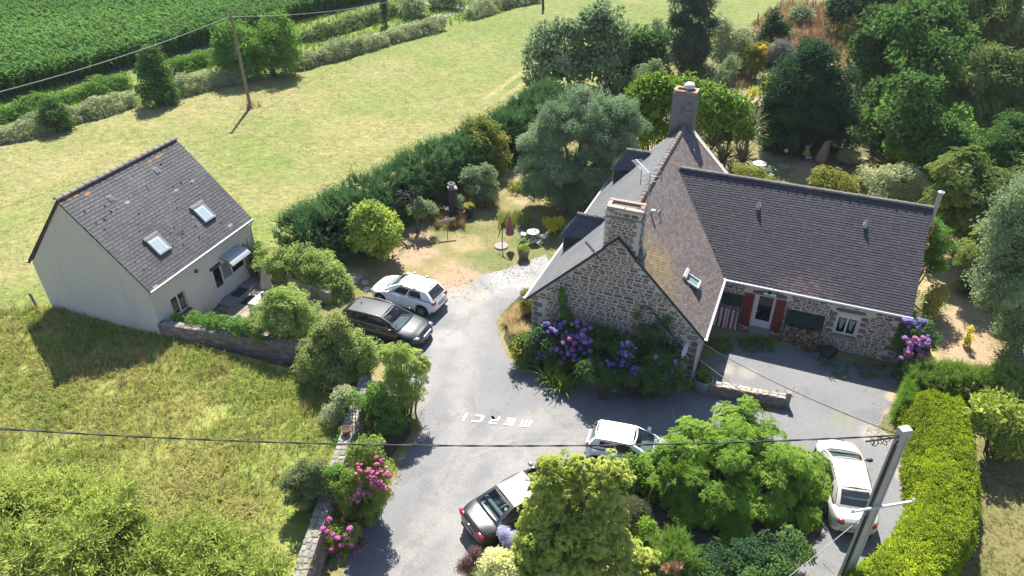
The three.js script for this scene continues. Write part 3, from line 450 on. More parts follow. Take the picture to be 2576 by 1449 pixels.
// rubble on a wall face: o = lower left corner, u along, n outward, w x h with a test of what is wall
function rubble(out, parent, o) {
  const { u, n } = o, add = (a, b, w, h, big) => {
    const q = 0.48; if (![[-q, -q], [q, -q], [q, q], [-q, q]].every(([i, j]) => o.ok(a + i * w, b + j * h))) return;
    const m = new THREE.Matrix4().makeBasis(u, UP, n).setPosition(o.o.clone().addScaledVector(u, a).addScaledVector(UP, b)).multiply(new THREE.Matrix4().makeRotationZ(rr(-0.06, 0.06))).scale(V(w, h, rr(0.018, 0.034)));
    const c = mul3(pick(o.pal ?? STONE), rr(0.8, 1.2)); out.push({ geo: pick(stoneGeos), m, c, parent, weight: Math.sqrt(w * h) * 6 });
  };
  let y = 0.02;
  while (y < o.h) {
    const h = o.k * rr(0.75, 1.45); let x = rr(-0.2, 0.05);
    while (x < o.w) { const w = h * rr(0.9, 2.9), g = o.gap ?? 0.02; if (h > o.k * 1.15 && rnd() < 0.3) { const f = rr(0.4, 0.6); add(x + w / 2, y + h * f / 2, w - g, h * f - g); add(x + w * 0.3, y + h * (1 + f) / 2, w * 0.6 - g, h * (1 - f) - g); add(x + w * 0.8, y + h * (1 + f) / 2, w * 0.4 - g, h * (1 - f) - g); } else add(x + w / 2, y + h / 2 + rr(-0.01, 0.01), w - g, h - g); x += w; }
    y += h;
  }
}
function quoins(out, parent, o) { let y = 0.02, k = 0; while (y < o.h - 0.2) { const h = rr(0.24, 0.36), w = k++ % 2 ? 0.32 : 0.55; const m = new THREE.Matrix4().makeBasis(o.u, UP, o.n).setPosition(o.o.clone().addScaledVector(o.u, o.side * w / 2).addScaledVector(UP, y + h / 2)).scale(V(w - 0.025, h - 0.025, 0.03)); out.push({ geo: pick(stoneGeos), m, c: mul3(pick([[0.3, 0.25, 0.2], [0.26, 0.22, 0.19], [0.24, 0.2, 0.15]]), rr(0.85, 1.1)), parent, weight: 3 }); y += h; } }
const halfTile = (r, L, n = 9) => { const s = []; for (let i = 0; i <= n; i++) { const a = Math.PI * (0.02 + 0.96 * i / n); s.push([Math.cos(a), Math.sin(a)]); } const sh = new THREE.Shape([...s.map(([x, y]) => new THREE.Vector2(x * r, y * r)), ...s.reverse().map(([x, y]) => new THREE.Vector2(x * r * 0.86, y * r * 0.86))]); return new THREE.ExtrudeGeometry(sh, { depth: L, bevelEnabled: false }); };
const ridgeTileGeo = merge([halfTile(0.12, 0.42), halfTile(0.145, 0.05)]);
function ridge(parent, from, to, mats) { const d = to.clone().sub(from), L = d.length(), n = Math.round(L / 0.41); d.normalize(); const x = UP.clone().cross(d).normalize(), y = d.clone().cross(x); for (let i = 0; i < n; i++) { const m = mesh('ridge_tile', ridgeTileGeo, pick(mats), parent); m.applyMatrix4(new THREE.Matrix4().makeBasis(x, y, d).setPosition(from.clone().addScaledVector(d, i * L / n).add(V(0, -0.03 + rr(-0.004, 0.004), 0)))); } }
function prism(pts, depth, m) { const g = new THREE.ExtrudeGeometry(new THREE.Shape(pts.map((p) => new THREE.Vector2(...p))), { depth, bevelEnabled: false }); return m ? g.applyMatrix4(m) : g; }
function slab(o, u, s, n, L, S, t) { return new THREE.BoxGeometry(L, S, t).translate(L / 2, S / 2, -t / 2).applyMatrix4(new THREE.Matrix4().makeBasis(u, s, n).setPosition(o)); }
function meet(u, v, group, p, n) { const inv = group.matrixWorld.clone().invert(), a = CAM.clone().applyMatrix4(inv), d = sight(u, v).transformDirection(inv); return a.addScaledVector(d, p.clone().sub(a).dot(n) / d.dot(n)); }
function window2(parent, z, y0, w, h, mats, m4, opt = {}) {   // a framed window with two panes, built facing +Z at the origin of m4
  const f = 0.06, fr = mesh('window', [box(w, f, 0.07, 0, h - f / 2, 0), box(w, f * 1.5, 0.07, 0, f * 0.75, 0), box(f, h - 2 * f, 0.07, -w / 2 + f / 2, h / 2, 0), box(f, h - 2 * f, 0.07, w / 2 - f / 2, h / 2, 0), box(f * 1.4, h - 2 * f, 0.075, 0, h / 2, 0)], mats.frame, parent); fr.applyMatrix4(m4);
  for (const s of [-1, 1]) mesh('pane', box(w / 2 - f * 1.7, h - f * 2.5, 0.012, s * (w / 4 - f * 0.15), h / 2 + f * 0.25, -0.01), mats.pane, fr);
  return fr;
}
function skylight(parent, basis, w, h, open, mats) {
  const g = new THREE.Group(); g.name = 'skylight'; parent.add(g); g.applyMatrix4(basis);
  mesh('flashing', [box(w + 0.22, 0.05, 0.02, 0, -h / 2 - 0.09, 0.03), box(0.09, h + 0.1, 0.03, -w / 2 - 0.05, 0, 0.03), box(0.09, h + 0.1, 0.03, w / 2 + 0.05, 0, 0.03), box(w + 0.3, 0.26, 0.02, 0, -h / 2 - 0.24, 0.022)], MAT.lead, g);
  mesh('upper_cover', box(w + 0.14, 0.17, 0.11, 0, h / 2 + 0.03, 0.1, [0, 0, 0], 0.02), mats.cover, g);
  const sash = mesh('frame', [box(0.07, h, 0.08, -w / 2 + 0.03, 0, 0), box(0.07, h, 0.08, w / 2 - 0.03, 0, 0), box(w, 0.08, 0.09, 0, -h / 2 + 0.04, 0), box(w, 0.07, 0.08, 0, h / 2 - 0.06, 0)], mats.frame, g); sash.position.z = 0.1; sash.rotation.x = open;
  mesh('pane', box(w - 0.12, h - 0.14, 0.012, 0, 0, 0.0), mats.pane, sash).position.z = open ? 0 : 0.1;
  if (mats.blind) mesh('blind', box(w - 0.13, h - 0.16, 0.008, 0, 0, -0.025), mats.blind, sash).position.z = open ? -0.02 : 0.04;
  return g;
}

// ---------------------------------------------------------------- the stone house with its wing
const houseTurn = -THREE.MathUtils.degToRad(23.2);
const house = thing('stone_house', 'rubble stone farmhouse with steep slate roofs, two chimneys and a lower wing', 'house', V(4.58, 0, -26.7), houseTurn);
house.updateMatrixWorld(true);
const toHouse = (x, y, z) => V(x, y, z).applyMatrix4(house.matrixWorld);
{
  seed(11);
  const RY = 7.1, K = 1.002, EY = 2.9, EX = 4.19, WK = 0.904, WEZ = 5.12, WRZ = 9.1, WRY = 6.5, X = V(1, 0, 0), Z = V(0, 0, 1);
  const stones = [], tiles = [];
  const mainWall = mesh('wall', [
    prism([[-3.95, -0.1], [3.95, -0.1], [3.95, 3.0], [0, RY - 0.14], [-3.95, 3.0]], 0.5, M4(V(0, 0, -0.5))),
    prism([[-3.95, -0.1], [3.95, -0.1], [3.95, 3.0], [0, RY - 0.14], [-3.95, 3.0]], 0.5, M4(V(0, 0, -14.5))),
    box(0.5, 3.05, 13.5, -3.7, 1.4, -7.25), box(0.5, 3.05, 13.5, 3.7, 1.4, -7.25)], MAT.mortar, house);
  const doorX = [5.9, 6.78], winX = [9.65, 10.6];
  const inOpening = (x, y) => (x > 5.84 && x < 6.84 && y < 2.28) || (x > 9.58 && x < 10.68 && y > 0.9 && y < 2.24);
  const wingFront = mesh('wall', [box(1.95, 2.8, 0.5, 4.925, 1.4, -5.6), box(0.88, 0.6, 0.5, 6.34, 2.5, -5.6), box(2.87, 2.8, 0.5, 8.215, 1.4, -5.6), box(0.95, 0.95, 0.5, 10.125, 0.475, -5.6), box(0.95, 0.62, 0.5, 10.125, 2.49, -5.6), box(1.9, 2.8, 0.5, 11.55, 1.4, -5.6), box(8.5, 2.8, 0.5, 8.25, 1.4, -12.6),
    prism([[5.85, -0.1], [12.4, -0.1], [12.6, 2.85], [WRZ, WRY - 0.14], [5.4, 2.9]], 0.5, new THREE.Matrix4().makeBasis(V(0, 0, -1), UP, V(1, 0, 0)).setPosition(V(12.0, 0, 0)))], MAT.mortar, house);
  // stones of the gable and chimney face
  const chim = [-0.68, 0.85, 8.3];
  rubble(stones, mainWall, { o: V(-3.95, 0, 0.0), u: X, n: Z, w: 7.9, h: 8.25, k: 0.135, gap: 0.027, ok: (a, b) => { const x = a - 3.95; if (x > chim[0] + 0.02 && x < chim[1] - 0.02 && b < chim[2]) return true; return Math.abs(x) < 3.93 && b < RY - K * Math.abs(x) - 0.2 && !(Math.abs(x) > 3.4 && b < 2.8); } });
  for (const s of [-1, 1]) quoins(stones, mainWall, { o: V(s * 3.95, 0, 0), u: X, n: Z, side: -s, h: 3.0 });
  rubble(stones, wingFront, { o: V(3.95, 0, -5.35), u: X, n: Z, w: 8.55, h: 2.75, k: 0.125, gap: 0.026, ok: (a, b) => { const x = a + 3.95; return x > 3.98 && x < 12.1 && b < 2.72 && !inOpening(x, b) && !(x > 5.5 && x < 7.35 && b > 2.24 && b < 2.5) && !(x > 9.4 && x < 10.9 && b > 2.2 && b < 2.48); } });
  quoins(stones, wingFront, { o: V(12.5, 0, -5.35), u: X, n: Z, side: -1, h: 2.7 });
  rubble(stones, wingFront, { o: V(12.5, 0, -5.4), u: V(0, 0, -1), n: X, w: 7.2, h: 6.2, k: 0.13, ok: (a, b) => b < 2.75 + WK * Math.min(a, 7.4 - a) && a < 7.1 });
  // dressed stones over and beside the openings
  const block = (w, h, x, y, c) => stones.push({ geo: stoneGeos[1], m: M4(V(x, y, -5.35), [0, 0, rr(-0.02, 0.02)], [w, h, 0.04]), c, parent: wingFront, weight: 5 });
  block(1.75, 0.25, 6.42, 2.37, [0.17, 0.145, 0.125]); block(1.45, 0.22, 10.12, 2.35, [0.2, 0.155, 0.125]);
  for (const [x, y, w, h, c] of [[9.43, 2.05, 0.36, 0.25, [0.27, 0.19, 0.14]], [9.47, 1.75, 0.26, 0.26, [0.24, 0.19, 0.15]], [9.42, 1.4, 0.34, 0.32, [0.3, 0.18, 0.11]], [9.46, 1.07, 0.26, 0.22, [0.22, 0.17, 0.14]], [10.83, 2.05, 0.34, 0.24, [0.22, 0.17, 0.14]], [10.8, 1.75, 0.26, 0.24, [0.2, 0.16, 0.13]], [10.85, 1.4, 0.36, 0.3, [0.3, 0.18, 0.11]], [10.8, 1.07, 0.24, 0.2, [0.2, 0.16, 0.13]]]) block(w, h, x, y, c);

  // roofs
  const us = { right: [V(0, 0, -1), V(-0.7064, 0.7078, 0), V(0.7078, 0.7064, 0)], left: [V(0, 0, 1), V(0.7064, 0.7078, 0), V(-0.7078, 0.7064, 0)], wing: [X, V(0, 0.6706, -0.7418), V(0, 0.7418, 0.6706)], back: [V(-1, 0, 0), V(0, 0.6706, 0.7418), V(0, 0.7418, -0.6706)] };
  const SL = EX / 0.7064, WS = (WRZ - WEZ) / 0.7418, wingTop = (z) => { const q = -z; return q > WEZ && q < 2 * WRZ - WEZ ? EY + WK * Math.min(q - WEZ, 2 * WRZ - WEZ - q) : -1; };
  const roofR = mesh('roof', slab(V(EX, EY, 0.12), ...us.right, 13.9, SL, 0.07), MAT.slateDeck, house, 'brown lichened slate slope above the drive');
  const roofL = mesh('roof', slab(V(-EX, EY, -13.78), ...us.left, 13.9, SL, 0.07), MAT.slateDeck, house, 'smooth grey slate slope facing the lawn');
  const roofW = mesh('roof', slab(V(0.6, EY, -WEZ), ...us.wing, 12.0, WS, 0.07), MAT.slateDeck, house, 'dark slate slope of the wing');
  const roofB = mesh('roof', slab(V(12.6, EY, -(2 * WRZ - WEZ)), ...us.back, 12.0, WS, 0.07), MAT.slateDeck, house);
  const hit = (x, z, l) => l.some(([x0, x1, z0, z1]) => x > x0 && x < x1 && z > z0 && z < z1);
  slates(tiles, roofR, { o: V(EX + 0.05, EY - 0.05, 0.14), u: us.right[0], s: us.right[1], n: us.right[2], L: 13.7, S: SL + 0.04, w: 0.215, e: 0.105, t: 0.011, hex: true, jit: false, joint: 0.01,
    ok: (a, b) => { const x = EX - b * 0.7064, y = EY + b * 0.7078, z = 0.12 - a; if (wingTop(z) > y + 0.02) return false; if (z > -0.78 && Math.abs(x - 0.08) < 0.8) return false; return !hit(x, z, [[2.6, 3.3, -2.7, -1.85]]); },
    col: (a, b) => { const x = a, q = fbm(x * 0.9, b * 0.9, 4), y = fbm(x * 1.6 + 30, b * 1.6, 3), low = smooth(0.4, 2.1, Math.hypot((a - 0.9) * 0.8, (b - 4.1) * 0.75)); let c = mix3([0.15, 0.122, 0.115], [0.215, 0.178, 0.168], rnd()); c = mix3(c, [0.36, 0.26, 0.08], 0.6 * (1 - low) * clamp(q * 2.2 - 0.4)); c = mix3(c, [0.3, 0.225, 0.1], 0.22 * clamp((y - 0.52) * 4) * (0.4 + rnd())); return mul3(c, rr(0.75, 1.2)); } });
  slates(tiles, roofL, { o: V(-EX - 0.05, EY - 0.05, -13.78), u: us.left[0], s: us.left[1], n: us.left[2], L: 13.92, S: SL + 0.04, w: 0.24, e: 0.115, t: 0.004, loose: 0.25, joint: 0.004, ok: (a, b) => { const x = -EX + b * 0.7064, z = -13.78 + a; return !(z > -0.78 && x > -0.72) && !hit(x, z, [[-3.8, -1.8, -4.9, -3.95], [-3.5, -1.5, -13.0, -12.05]]); }, col: (a, b) => mul3(mix3([0.13, 0.135, 0.14], [0.19, 0.192, 0.195], clamp(fbm(a * 0.7, b * 0.7, 4) * 1.4 - 0.2)), rr(0.9, 1.1)) });
  slates(tiles, roofW, { o: V(0.6, EY - 0.04, -WEZ + 0.05), u: us.wing[0], s: us.wing[1], n: us.wing[2], L: 12.02, S: WS + 0.03, w: 0.285, e: 0.132, t: 0.016, jit: true, sag: 0.03, joint: 0.01, ok: (a, b) => { const x = 0.6 + a, y = EY + b * 0.6706; return x > (RY - y) / K + 0.03; }, col: (a, b) => { let c = mix3([0.074, 0.064, 0.076], [0.096, 0.085, 0.096], rnd()); const p = smooth(1.2, 0.1, Math.hypot((a - 7.3) * 0.55, b * 0.9)) * (rnd() < 0.7 ? 1 : 0.2); return mul3(mix3(c, [0.25, 0.165, 0.14], p * 0.8), rr(0.85, 1.12)); } });
  ridge(roofR, V(0, RY + 0.03, -0.7), V(-0.02, RY + 0.03, -13.65), [std([0.23, 0.17, 0.14], 0.85), std([0.27, 0.2, 0.165], 0.85), std([0.2, 0.155, 0.135], 0.85)]);
  ridge(roofW, V(0.72, WRY + 0.03, -WRZ), V(12.64, WRY + 0.03, -WRZ), [std([0.175, 0.15, 0.145], 0.8), std([0.2, 0.17, 0.16], 0.8), std([0.22, 0.19, 0.18], 0.8)]);
  mesh('verge_board', [box(0.16, 0.05, 1, 0, 0, 0), box(0.13, SL - 0.7, 0.05, 0, 0, 0)].slice(1).flatMap((g) => [1, -1].map((s) => g.clone().applyMatrix4(M4(V(s * (EX + 0.62) / 2, (EY + RY - 0.72) / 2 - 0.04, 0.09), [0, 0, s * 0.7864])))), MAT.lead, house);
  mesh('valley_lining', tube([V(4.15, 2.95, -5.16), V(0.65, 6.52, -9.05)], 0.035, 5), MAT.lead, house);
  // gutters
  const gut = (a, b) => mesh('gutter', [tube([a, b], 0.065, 8), box(0.14, 0.03, 0.14, a.x, a.y + 0.05, a.z), ], MAT.whiteMetal, house);
  gut(V(EX + 0.09, EY - 0.06, 0.13), V(EX + 0.09, EY - 0.06, -5.05)); gut(V(EX + 0.05, EY - 0.05, -WEZ + 0.1), V(12.66, EY - 0.05, -WEZ + 0.1)); gut(V(-EX - 0.09, EY - 0.06, 0.13), V(-EX - 0.09, EY - 0.06, -13.8));
  mesh('downpipe', [tube([V(EX + 0.02, EY - 0.1, 0.05), V(3.98, 2.5, 0.06), V(3.98, 0.1, 0.06)], 0.04, 7)], MAT.zinc, house); mesh('downpipe', tube([V(4.0, 2.5, 0.16), V(3.92, 0.1, 0.17)], 0.03, 6), MAT.whiteMetal, house);
  mesh('downpipe', tube([V(12.6, EY - 0.1, -WEZ + 0.08), V(12.56, 2.4, -5.45), V(12.56, 0.05, -5.45)], 0.04, 7), MAT.zinc, house);

  // near chimney
  const ch = mesh('chimney', [box(1.53, 3.35, 0.78, 0.085, 6.625, -0.392)], MAT.mortar, house, 'tall rubble chimney on the near gable');
  rubble(stones, ch, { o: V(0.85, 5.4, 0), u: V(0, 0, -1), n: X, w: 0.78, h: 2.85, k: 0.13, ok: (a, b) => a > 0.01 && a < 0.77 && b < 2.85 });
  rubble(stones, ch, { o: V(0.85, 7.0, -0.782), u: V(-1, 0, 0), n: V(0, 0, -1), w: 1.53, h: 1.3, k: 0.13, ok: (a, b) => a > 0 && a < 1.53 });
  mesh('ledge', [box(1.62, 0.05, 0.05, 0.085, 7.95, 0.03), box(0.05, 0.05, 0.86, 0.885, 7.95, -0.39)], std([0.33, 0.29, 0.25], 0.9), ch);
  const capM = [std([0.46, 0.33, 0.25], 0.9), std([0.52, 0.42, 0.34], 0.9), std([0.4, 0.3, 0.24], 0.9)];
  for (const [w, d, x, z] of [[0.78, 0.24, -0.26, -0.08], [0.82, 0.24, 0.55, -0.08], [1.6, 0.2, 0.085, -0.7], [0.2, 0.34, -0.6, -0.4], [0.2, 0.34, 0.8, -0.4]]) mesh('capstone', box(w - 0.015, 0.13, d, x, 8.365 + rr(-0.01, 0.01), z, [0, rr(-0.02, 0.02), rr(-0.01, 0.01)], 0.02), pick(capM), ch);
  mesh('flue', box(1.1, 0.04, 0.3, 0.1, 8.31, -0.41), MAT.black, ch);
  mesh('flashing', [box(0.05, 1.15, 0.14, 0, 0, 0, [0, 0, 0.79]).translate(-1.08, 6.1, -0.02), box(0.24, 0.03, 0.9, 0.98, 6.22, -0.42, [0, 0, -0.79])], MAT.lead, ch);
  // far chimney
  const ch2 = mesh('chimney', [box(1.32, 3.2, 0.85, -0.25, 7.3, -14.03)], std([0.27, 0.245, 0.225], 0.95, { bumpMap: grain, bumpScale: 0.006 }), house, 'grey weathered chimney on the far gable');
  rubble(stones, ch2, { o: V(-0.91, 5.8, -13.605), u: X, n: Z, w: 1.32, h: 3.1, k: 0.2, gap: 0.014, pal: [[0.25, 0.225, 0.205], [0.29, 0.26, 0.24], [0.22, 0.2, 0.185]], ok: (a, b) => a > 0.01 && a < 1.31 && b < 3.08 && b > 0.9 });
  for (const [w, d, x, z] of [[0.62, 0.2, -0.57, -13.7], [0.62, 0.2, 0.1, -13.7], [1.36, 0.2, -0.25, -14.36], [0.2, 0.44, -0.83, -14.03], [0.2, 0.44, 0.33, -14.03]]) mesh('brick', box(w - 0.02, 0.14, d, x, 8.96, z, [0, rr(-0.03, 0.03), 0], 0.015), pick([MAT.brick, capM[0]]), ch2);
  mesh('cowl', new THREE.LatheGeometry([[0.001, 0.28], [0.2, 0.24], [0.3, 0.12], [0.31, 0.0], [0.22, -0.06]].map((p) => new THREE.Vector2(...p)), 16).translate(-0.12, 9.16, -14.05), MAT.white, ch2);
  mesh('flashing', [box(0.05, 0.9, 0.2, -0.62, 6.76, -13.55, [0, 0, -0.79]), box(0.05, 0.9, 0.2, 0.4, 6.66, -13.55, [0, 0, 0.79])], MAT.lead, ch2);

  // dormers on the left slope
  const dormer = (z0, dx, lab) => {
    const g = new THREE.Group(); g.name = 'dormer'; house.add(g); g.userData.label = lab; g.position.set(dx, dx * K, z0);
    mesh('cheek', [prism([[-3.8, 3.28], [-2.75, 4.34], [-3.8, 4.3]], 0.06, M4(V(0, 0, -0.06))), prism([[-3.8, 3.28], [-2.75, 4.34], [-3.8, 4.3]], 0.06, M4(V(0, 0, -1.06)))], std([0.03, 0.033, 0.038], 0.7), g);
    mesh('dormer_window', [box(0.06, 1.05, 1.0, -3.8, 3.8, -0.53)], MAT.white, g);
    mesh('window_pane', box(0.03, 0.75, 0.7, -3.84, 3.82, -0.53), MAT.darkGlass, g);
    const e0 = V(-4.0, 4.2, 0.1), e1 = V(-2.72, 4.38, 0.1), r0 = V(-3.28, 5.28, -0.53), r1 = V(-1.78, 5.32, -0.53), f0 = V(-4.0, 4.2, -1.16), f1 = V(-2.72, 4.38, -1.16), S = soup(), up = V(0, 0.04, 0);
    const quad = (a, b, c, d) => { S.tri(a, b, c); S.tri(a, c, d); const k = [a, b, c, d].map((p) => p.clone().sub(up)); S.tri(k[0], k[2], k[1]); S.tri(k[0], k[3], k[2]); [[a, b, k[1], k[0]], [b, c, k[2], k[1]], [c, d, k[3], k[2]], [d, a, k[0], k[3]]].forEach(([p, q, r, s]) => { S.tri(p, r, q); S.tri(p, s, r); }); };
    quad(e0, e1, r1, r0); quad(f1, f0, r0, r1); S.tri(f0, e0, r0); S.tri(f0, r0.clone().sub(up), e0);
    const rf = mesh('dormer_roof', S.geo(), std([0.075, 0.085, 0.1], 0.62), g);
    // slates of its two visible slopes
    const rows = 8; for (let i = 0; i < rows; i++) { const t = (i + 0.35) / rows, a = e0.clone().lerp(r0, t), b = e1.clone().lerp(r1, t), n = Math.round(a.distanceTo(b) / 0.2), u = b.clone().sub(a).normalize(), s = r0.clone().lerp(r1, 0.5).sub(e0.clone().lerp(e1, 0.5)).normalize(), nn = u.clone().cross(s).normalize(), ss = nn.clone().cross(u); for (let k = 0; k < n; k++) tiles.push({ geo: i ? slateGeo : hexGeo, m: new THREE.Matrix4().makeBasis(u, ss.clone().addScaledVector(nn, -0.05), nn).setPosition(a.clone().lerp(b, (k + 0.5) / n).addScaledVector(nn, 0.012)).scale(V(a.distanceTo(b) / n - 0.008, 0.17, 0.008)), c: mul3([0.085, 0.098, 0.118], rr(0.8, 1.2)), parent: rf }); }
    const sc = new THREE.CylinderGeometry(0.1, 0.1, 0.012, 12, 1, false, -Math.PI / 2, Math.PI).rotateX(Math.PI / 2 + 0.9).rotateY(0);
    for (let k = 0; k < 6; k++) { const m = mesh('scallop_slate', sc, std([0.13, 0.14, 0.16], 0.6), g); m.position.copy(e0.clone().lerp(e1, (k + 0.5) / 6)).add(V(0, 0.0, 0.015)); }
    ridge(g, V(-3.28, 5.31, -0.53), V(-1.85, 5.35, -0.53), [std([0.17, 0.15, 0.145], 0.8), std([0.2, 0.175, 0.165], 0.8)]);
  };
  dormer(-3.92, 0, 'nearer hipped slate dormer, scalloped edge'); dormer(-12.02, 0.26, 'farther hipped slate dormer behind the aerial');

  // skylight propped open on the brown slope
  const b = new THREE.Matrix4().makeBasis(V(0, 0, -1), us.right[1], us.right[2]).setPosition(V(2.95, RY - K * 2.95, -2.28));
  const sky1 = skylight(house, b, 0.66, 0.8, -0.32, { cover: std([0.62, 0.58, 0.53], 0.5), frame: std([0.6, 0.6, 0.58], 0.5), pane: MAT.glass, blind: std([0.45, 0.52, 0.5], 0.7) }); sky1.userData.label = 'small skylight propped open in the brown slope';
  mesh('opening', box(0.6, 0.74, 0.02, 0, 0, 0.012), MAT.black, sky1);
  // slate hooks, vent pipe
  for (const [x, z] of [[0.85, -11.84], [0.76, -3.87]]) mesh('roof_hook', [box(0.03, 0.22, 0.34, 0, 0, 0), box(0.02, 0.3, 0.03, 0, -0.12, 0)], MAT.steel, house).applyMatrix4(M4(V(x + 0.12, RY - K * x + 0.14, z), [0, 0, 0.3]));
  mesh('vent_pipe', [tube([V(0.55, 6.5, -3.45), V(0.66, 6.78, -3.4)], 0.06, 10), cyl(0.1, 0.1, 0.06, 0.67, 6.8, -3.4, 10)], MAT.zinc, house);
  for (const x of [5.0, 9.93]) { const y = EY + WK * (8.02 - WEZ); mesh('roof_vent', [new THREE.ConeGeometry(0.15, 0.36, 4).rotateY(Math.PI / 4).translate(x, y + 0.27, -8.0), box(0.16, 0.24, 0.16, x, y, -8.0)], MAT.zinc, house); }
  mesh('stove_pipe', [cyl(0.1, 0.1, 1.75, 12.72, 6.4, -9.1, 14), cyl(0.15, 0.15, 0.1, 12.72, 7.32, -9.1, 14), cyl(0.13, 0.02, 0.08, 12.72, 7.4, -9.1, 14)], MAT.zinc, house);

  // wing front: door, shutters, window, sign, lamp
  const door = mesh('door', [box(0.1, 1.95, 0.07, 5.95, 1.27, -5.42), box(0.1, 1.95, 0.07, 6.73, 1.27, -5.42), box(0.88, 0.1, 0.07, 6.34, 2.24, -5.42), box(0.88, 0.42, 0.06, 6.34, 0.52, -5.42)], MAT.white, house, 'white part glazed front door');
  mesh('pane', box(0.68, 1.46, 0.02, 6.34, 1.46, -5.43), MAT.darkGlass, door); mesh('handle', [box(0.03, 0.14, 0.03, 6.03, 1.25, -5.37), box(0.1, 0.025, 0.03, 6.07, 1.27, -5.35)], MAT.steel, door);
  mesh('doorstep', box(1.0, 0.3, 0.5, 6.34, 0.15, -5.2, [0, 0, 0], 0.02), std([0.3, 0.28, 0.24], 0.9), house);
  mesh('net_curtain', [box(0.12, 1.4, 0.01, 6.15, 1.46, -5.47), box(0.1, 1.4, 0.01, 6.5, 1.46, -5.47)], std([0.2, 0.22, 0.24], 0.9), door);
  for (const [x, lab] of [[5.55, 'left'], [7.04, 'right']]) { const sh = mesh('shutter', [0, 1, 2, 3].map((k) => box(0.112, 1.92, 0.03, x - 0.174 + k * 0.116, 1.26, -5.29)), MAT.red, house); mesh('brace', [box(0.45, 0.09, 0.025, x, 2.0, -5.265), box(0.45, 0.09, 0.025, x, 0.55, -5.265), box(0.07, 1.42, 0.022, x, 1.27, -5.264, [0, 0, 0.26])], MAT.red, sh); }
  const wm = window2(house, 0, 0, 0.93, 1.2, { frame: MAT.white, pane: MAT.darkGlass }, M4(V(10.125, 0.97, -5.41))); mesh('roller_box', box(0.93, 0.24, 0.09, 0, 1.08, 0.02), MAT.white, wm); mesh('lace_curtain', [-1, 1].map((s) => prism([[-0.13, 0.82], [0.13, 0.82], [0.06, 0.3], [0, 0.2], [-0.06, 0.3]], 0.006, M4(V(s * 0.22, 0.05, 0.0)))), std([0.3, 0.34, 0.3], 0.95), wm);
  mesh('window_sill', box(1.15, 0.1, 0.2, 10.125, 0.9, -5.3, [0, 0, 0], 0.015), std([0.3, 0.27, 0.24], 0.9), house);
  const c = document.createElement('canvas'); c.width = 256; c.height = 64; const x2 = c.getContext('2d'); x2.fillStyle = '#e8e8ea'; x2.fillRect(0, 0, 256, 64); x2.fillStyle = '#4b4d5c'; x2.textAlign = 'center'; x2.font = 'bold 22px serif'; x2.fillText('LES', 128, 24); x2.font = 'bold 30px serif'; x2.fillText('ARBROUSSES', 128, 54, 236);
  const st = new THREE.CanvasTexture(c); st.colorSpace = THREE.SRGBColorSpace;
  const plate = mesh('name_plate', box(0.6, 0.14, 0.025, 6.44, 2.4, -5.29, [0, 0, 0], 0.01), MAT.white, house); mesh('lettering', new THREE.PlaneGeometry(0.54, 0.125).translate(6.44, 2.4, -5.275), std([1, 1, 1], 0.6, { map: st }), plate);
  const lamp = mesh('wall_lantern', [new THREE.CylinderGeometry(0.1, 0.06, 0.22, 6).translate(6.42, 2.62, -5.15), new THREE.ConeGeometry(0.13, 0.12, 6).translate(6.42, 2.78, -5.15), box(0.03, 0.03, 0.25, 6.42, 2.8, -5.26)], MAT.darkMetal, house);
  // stones go in last
  lay(stones, 300, 'stone', 'stonework', 0.92);
  lay(tiles, 300, 'slate', 'slate_courses', 0.8);
}

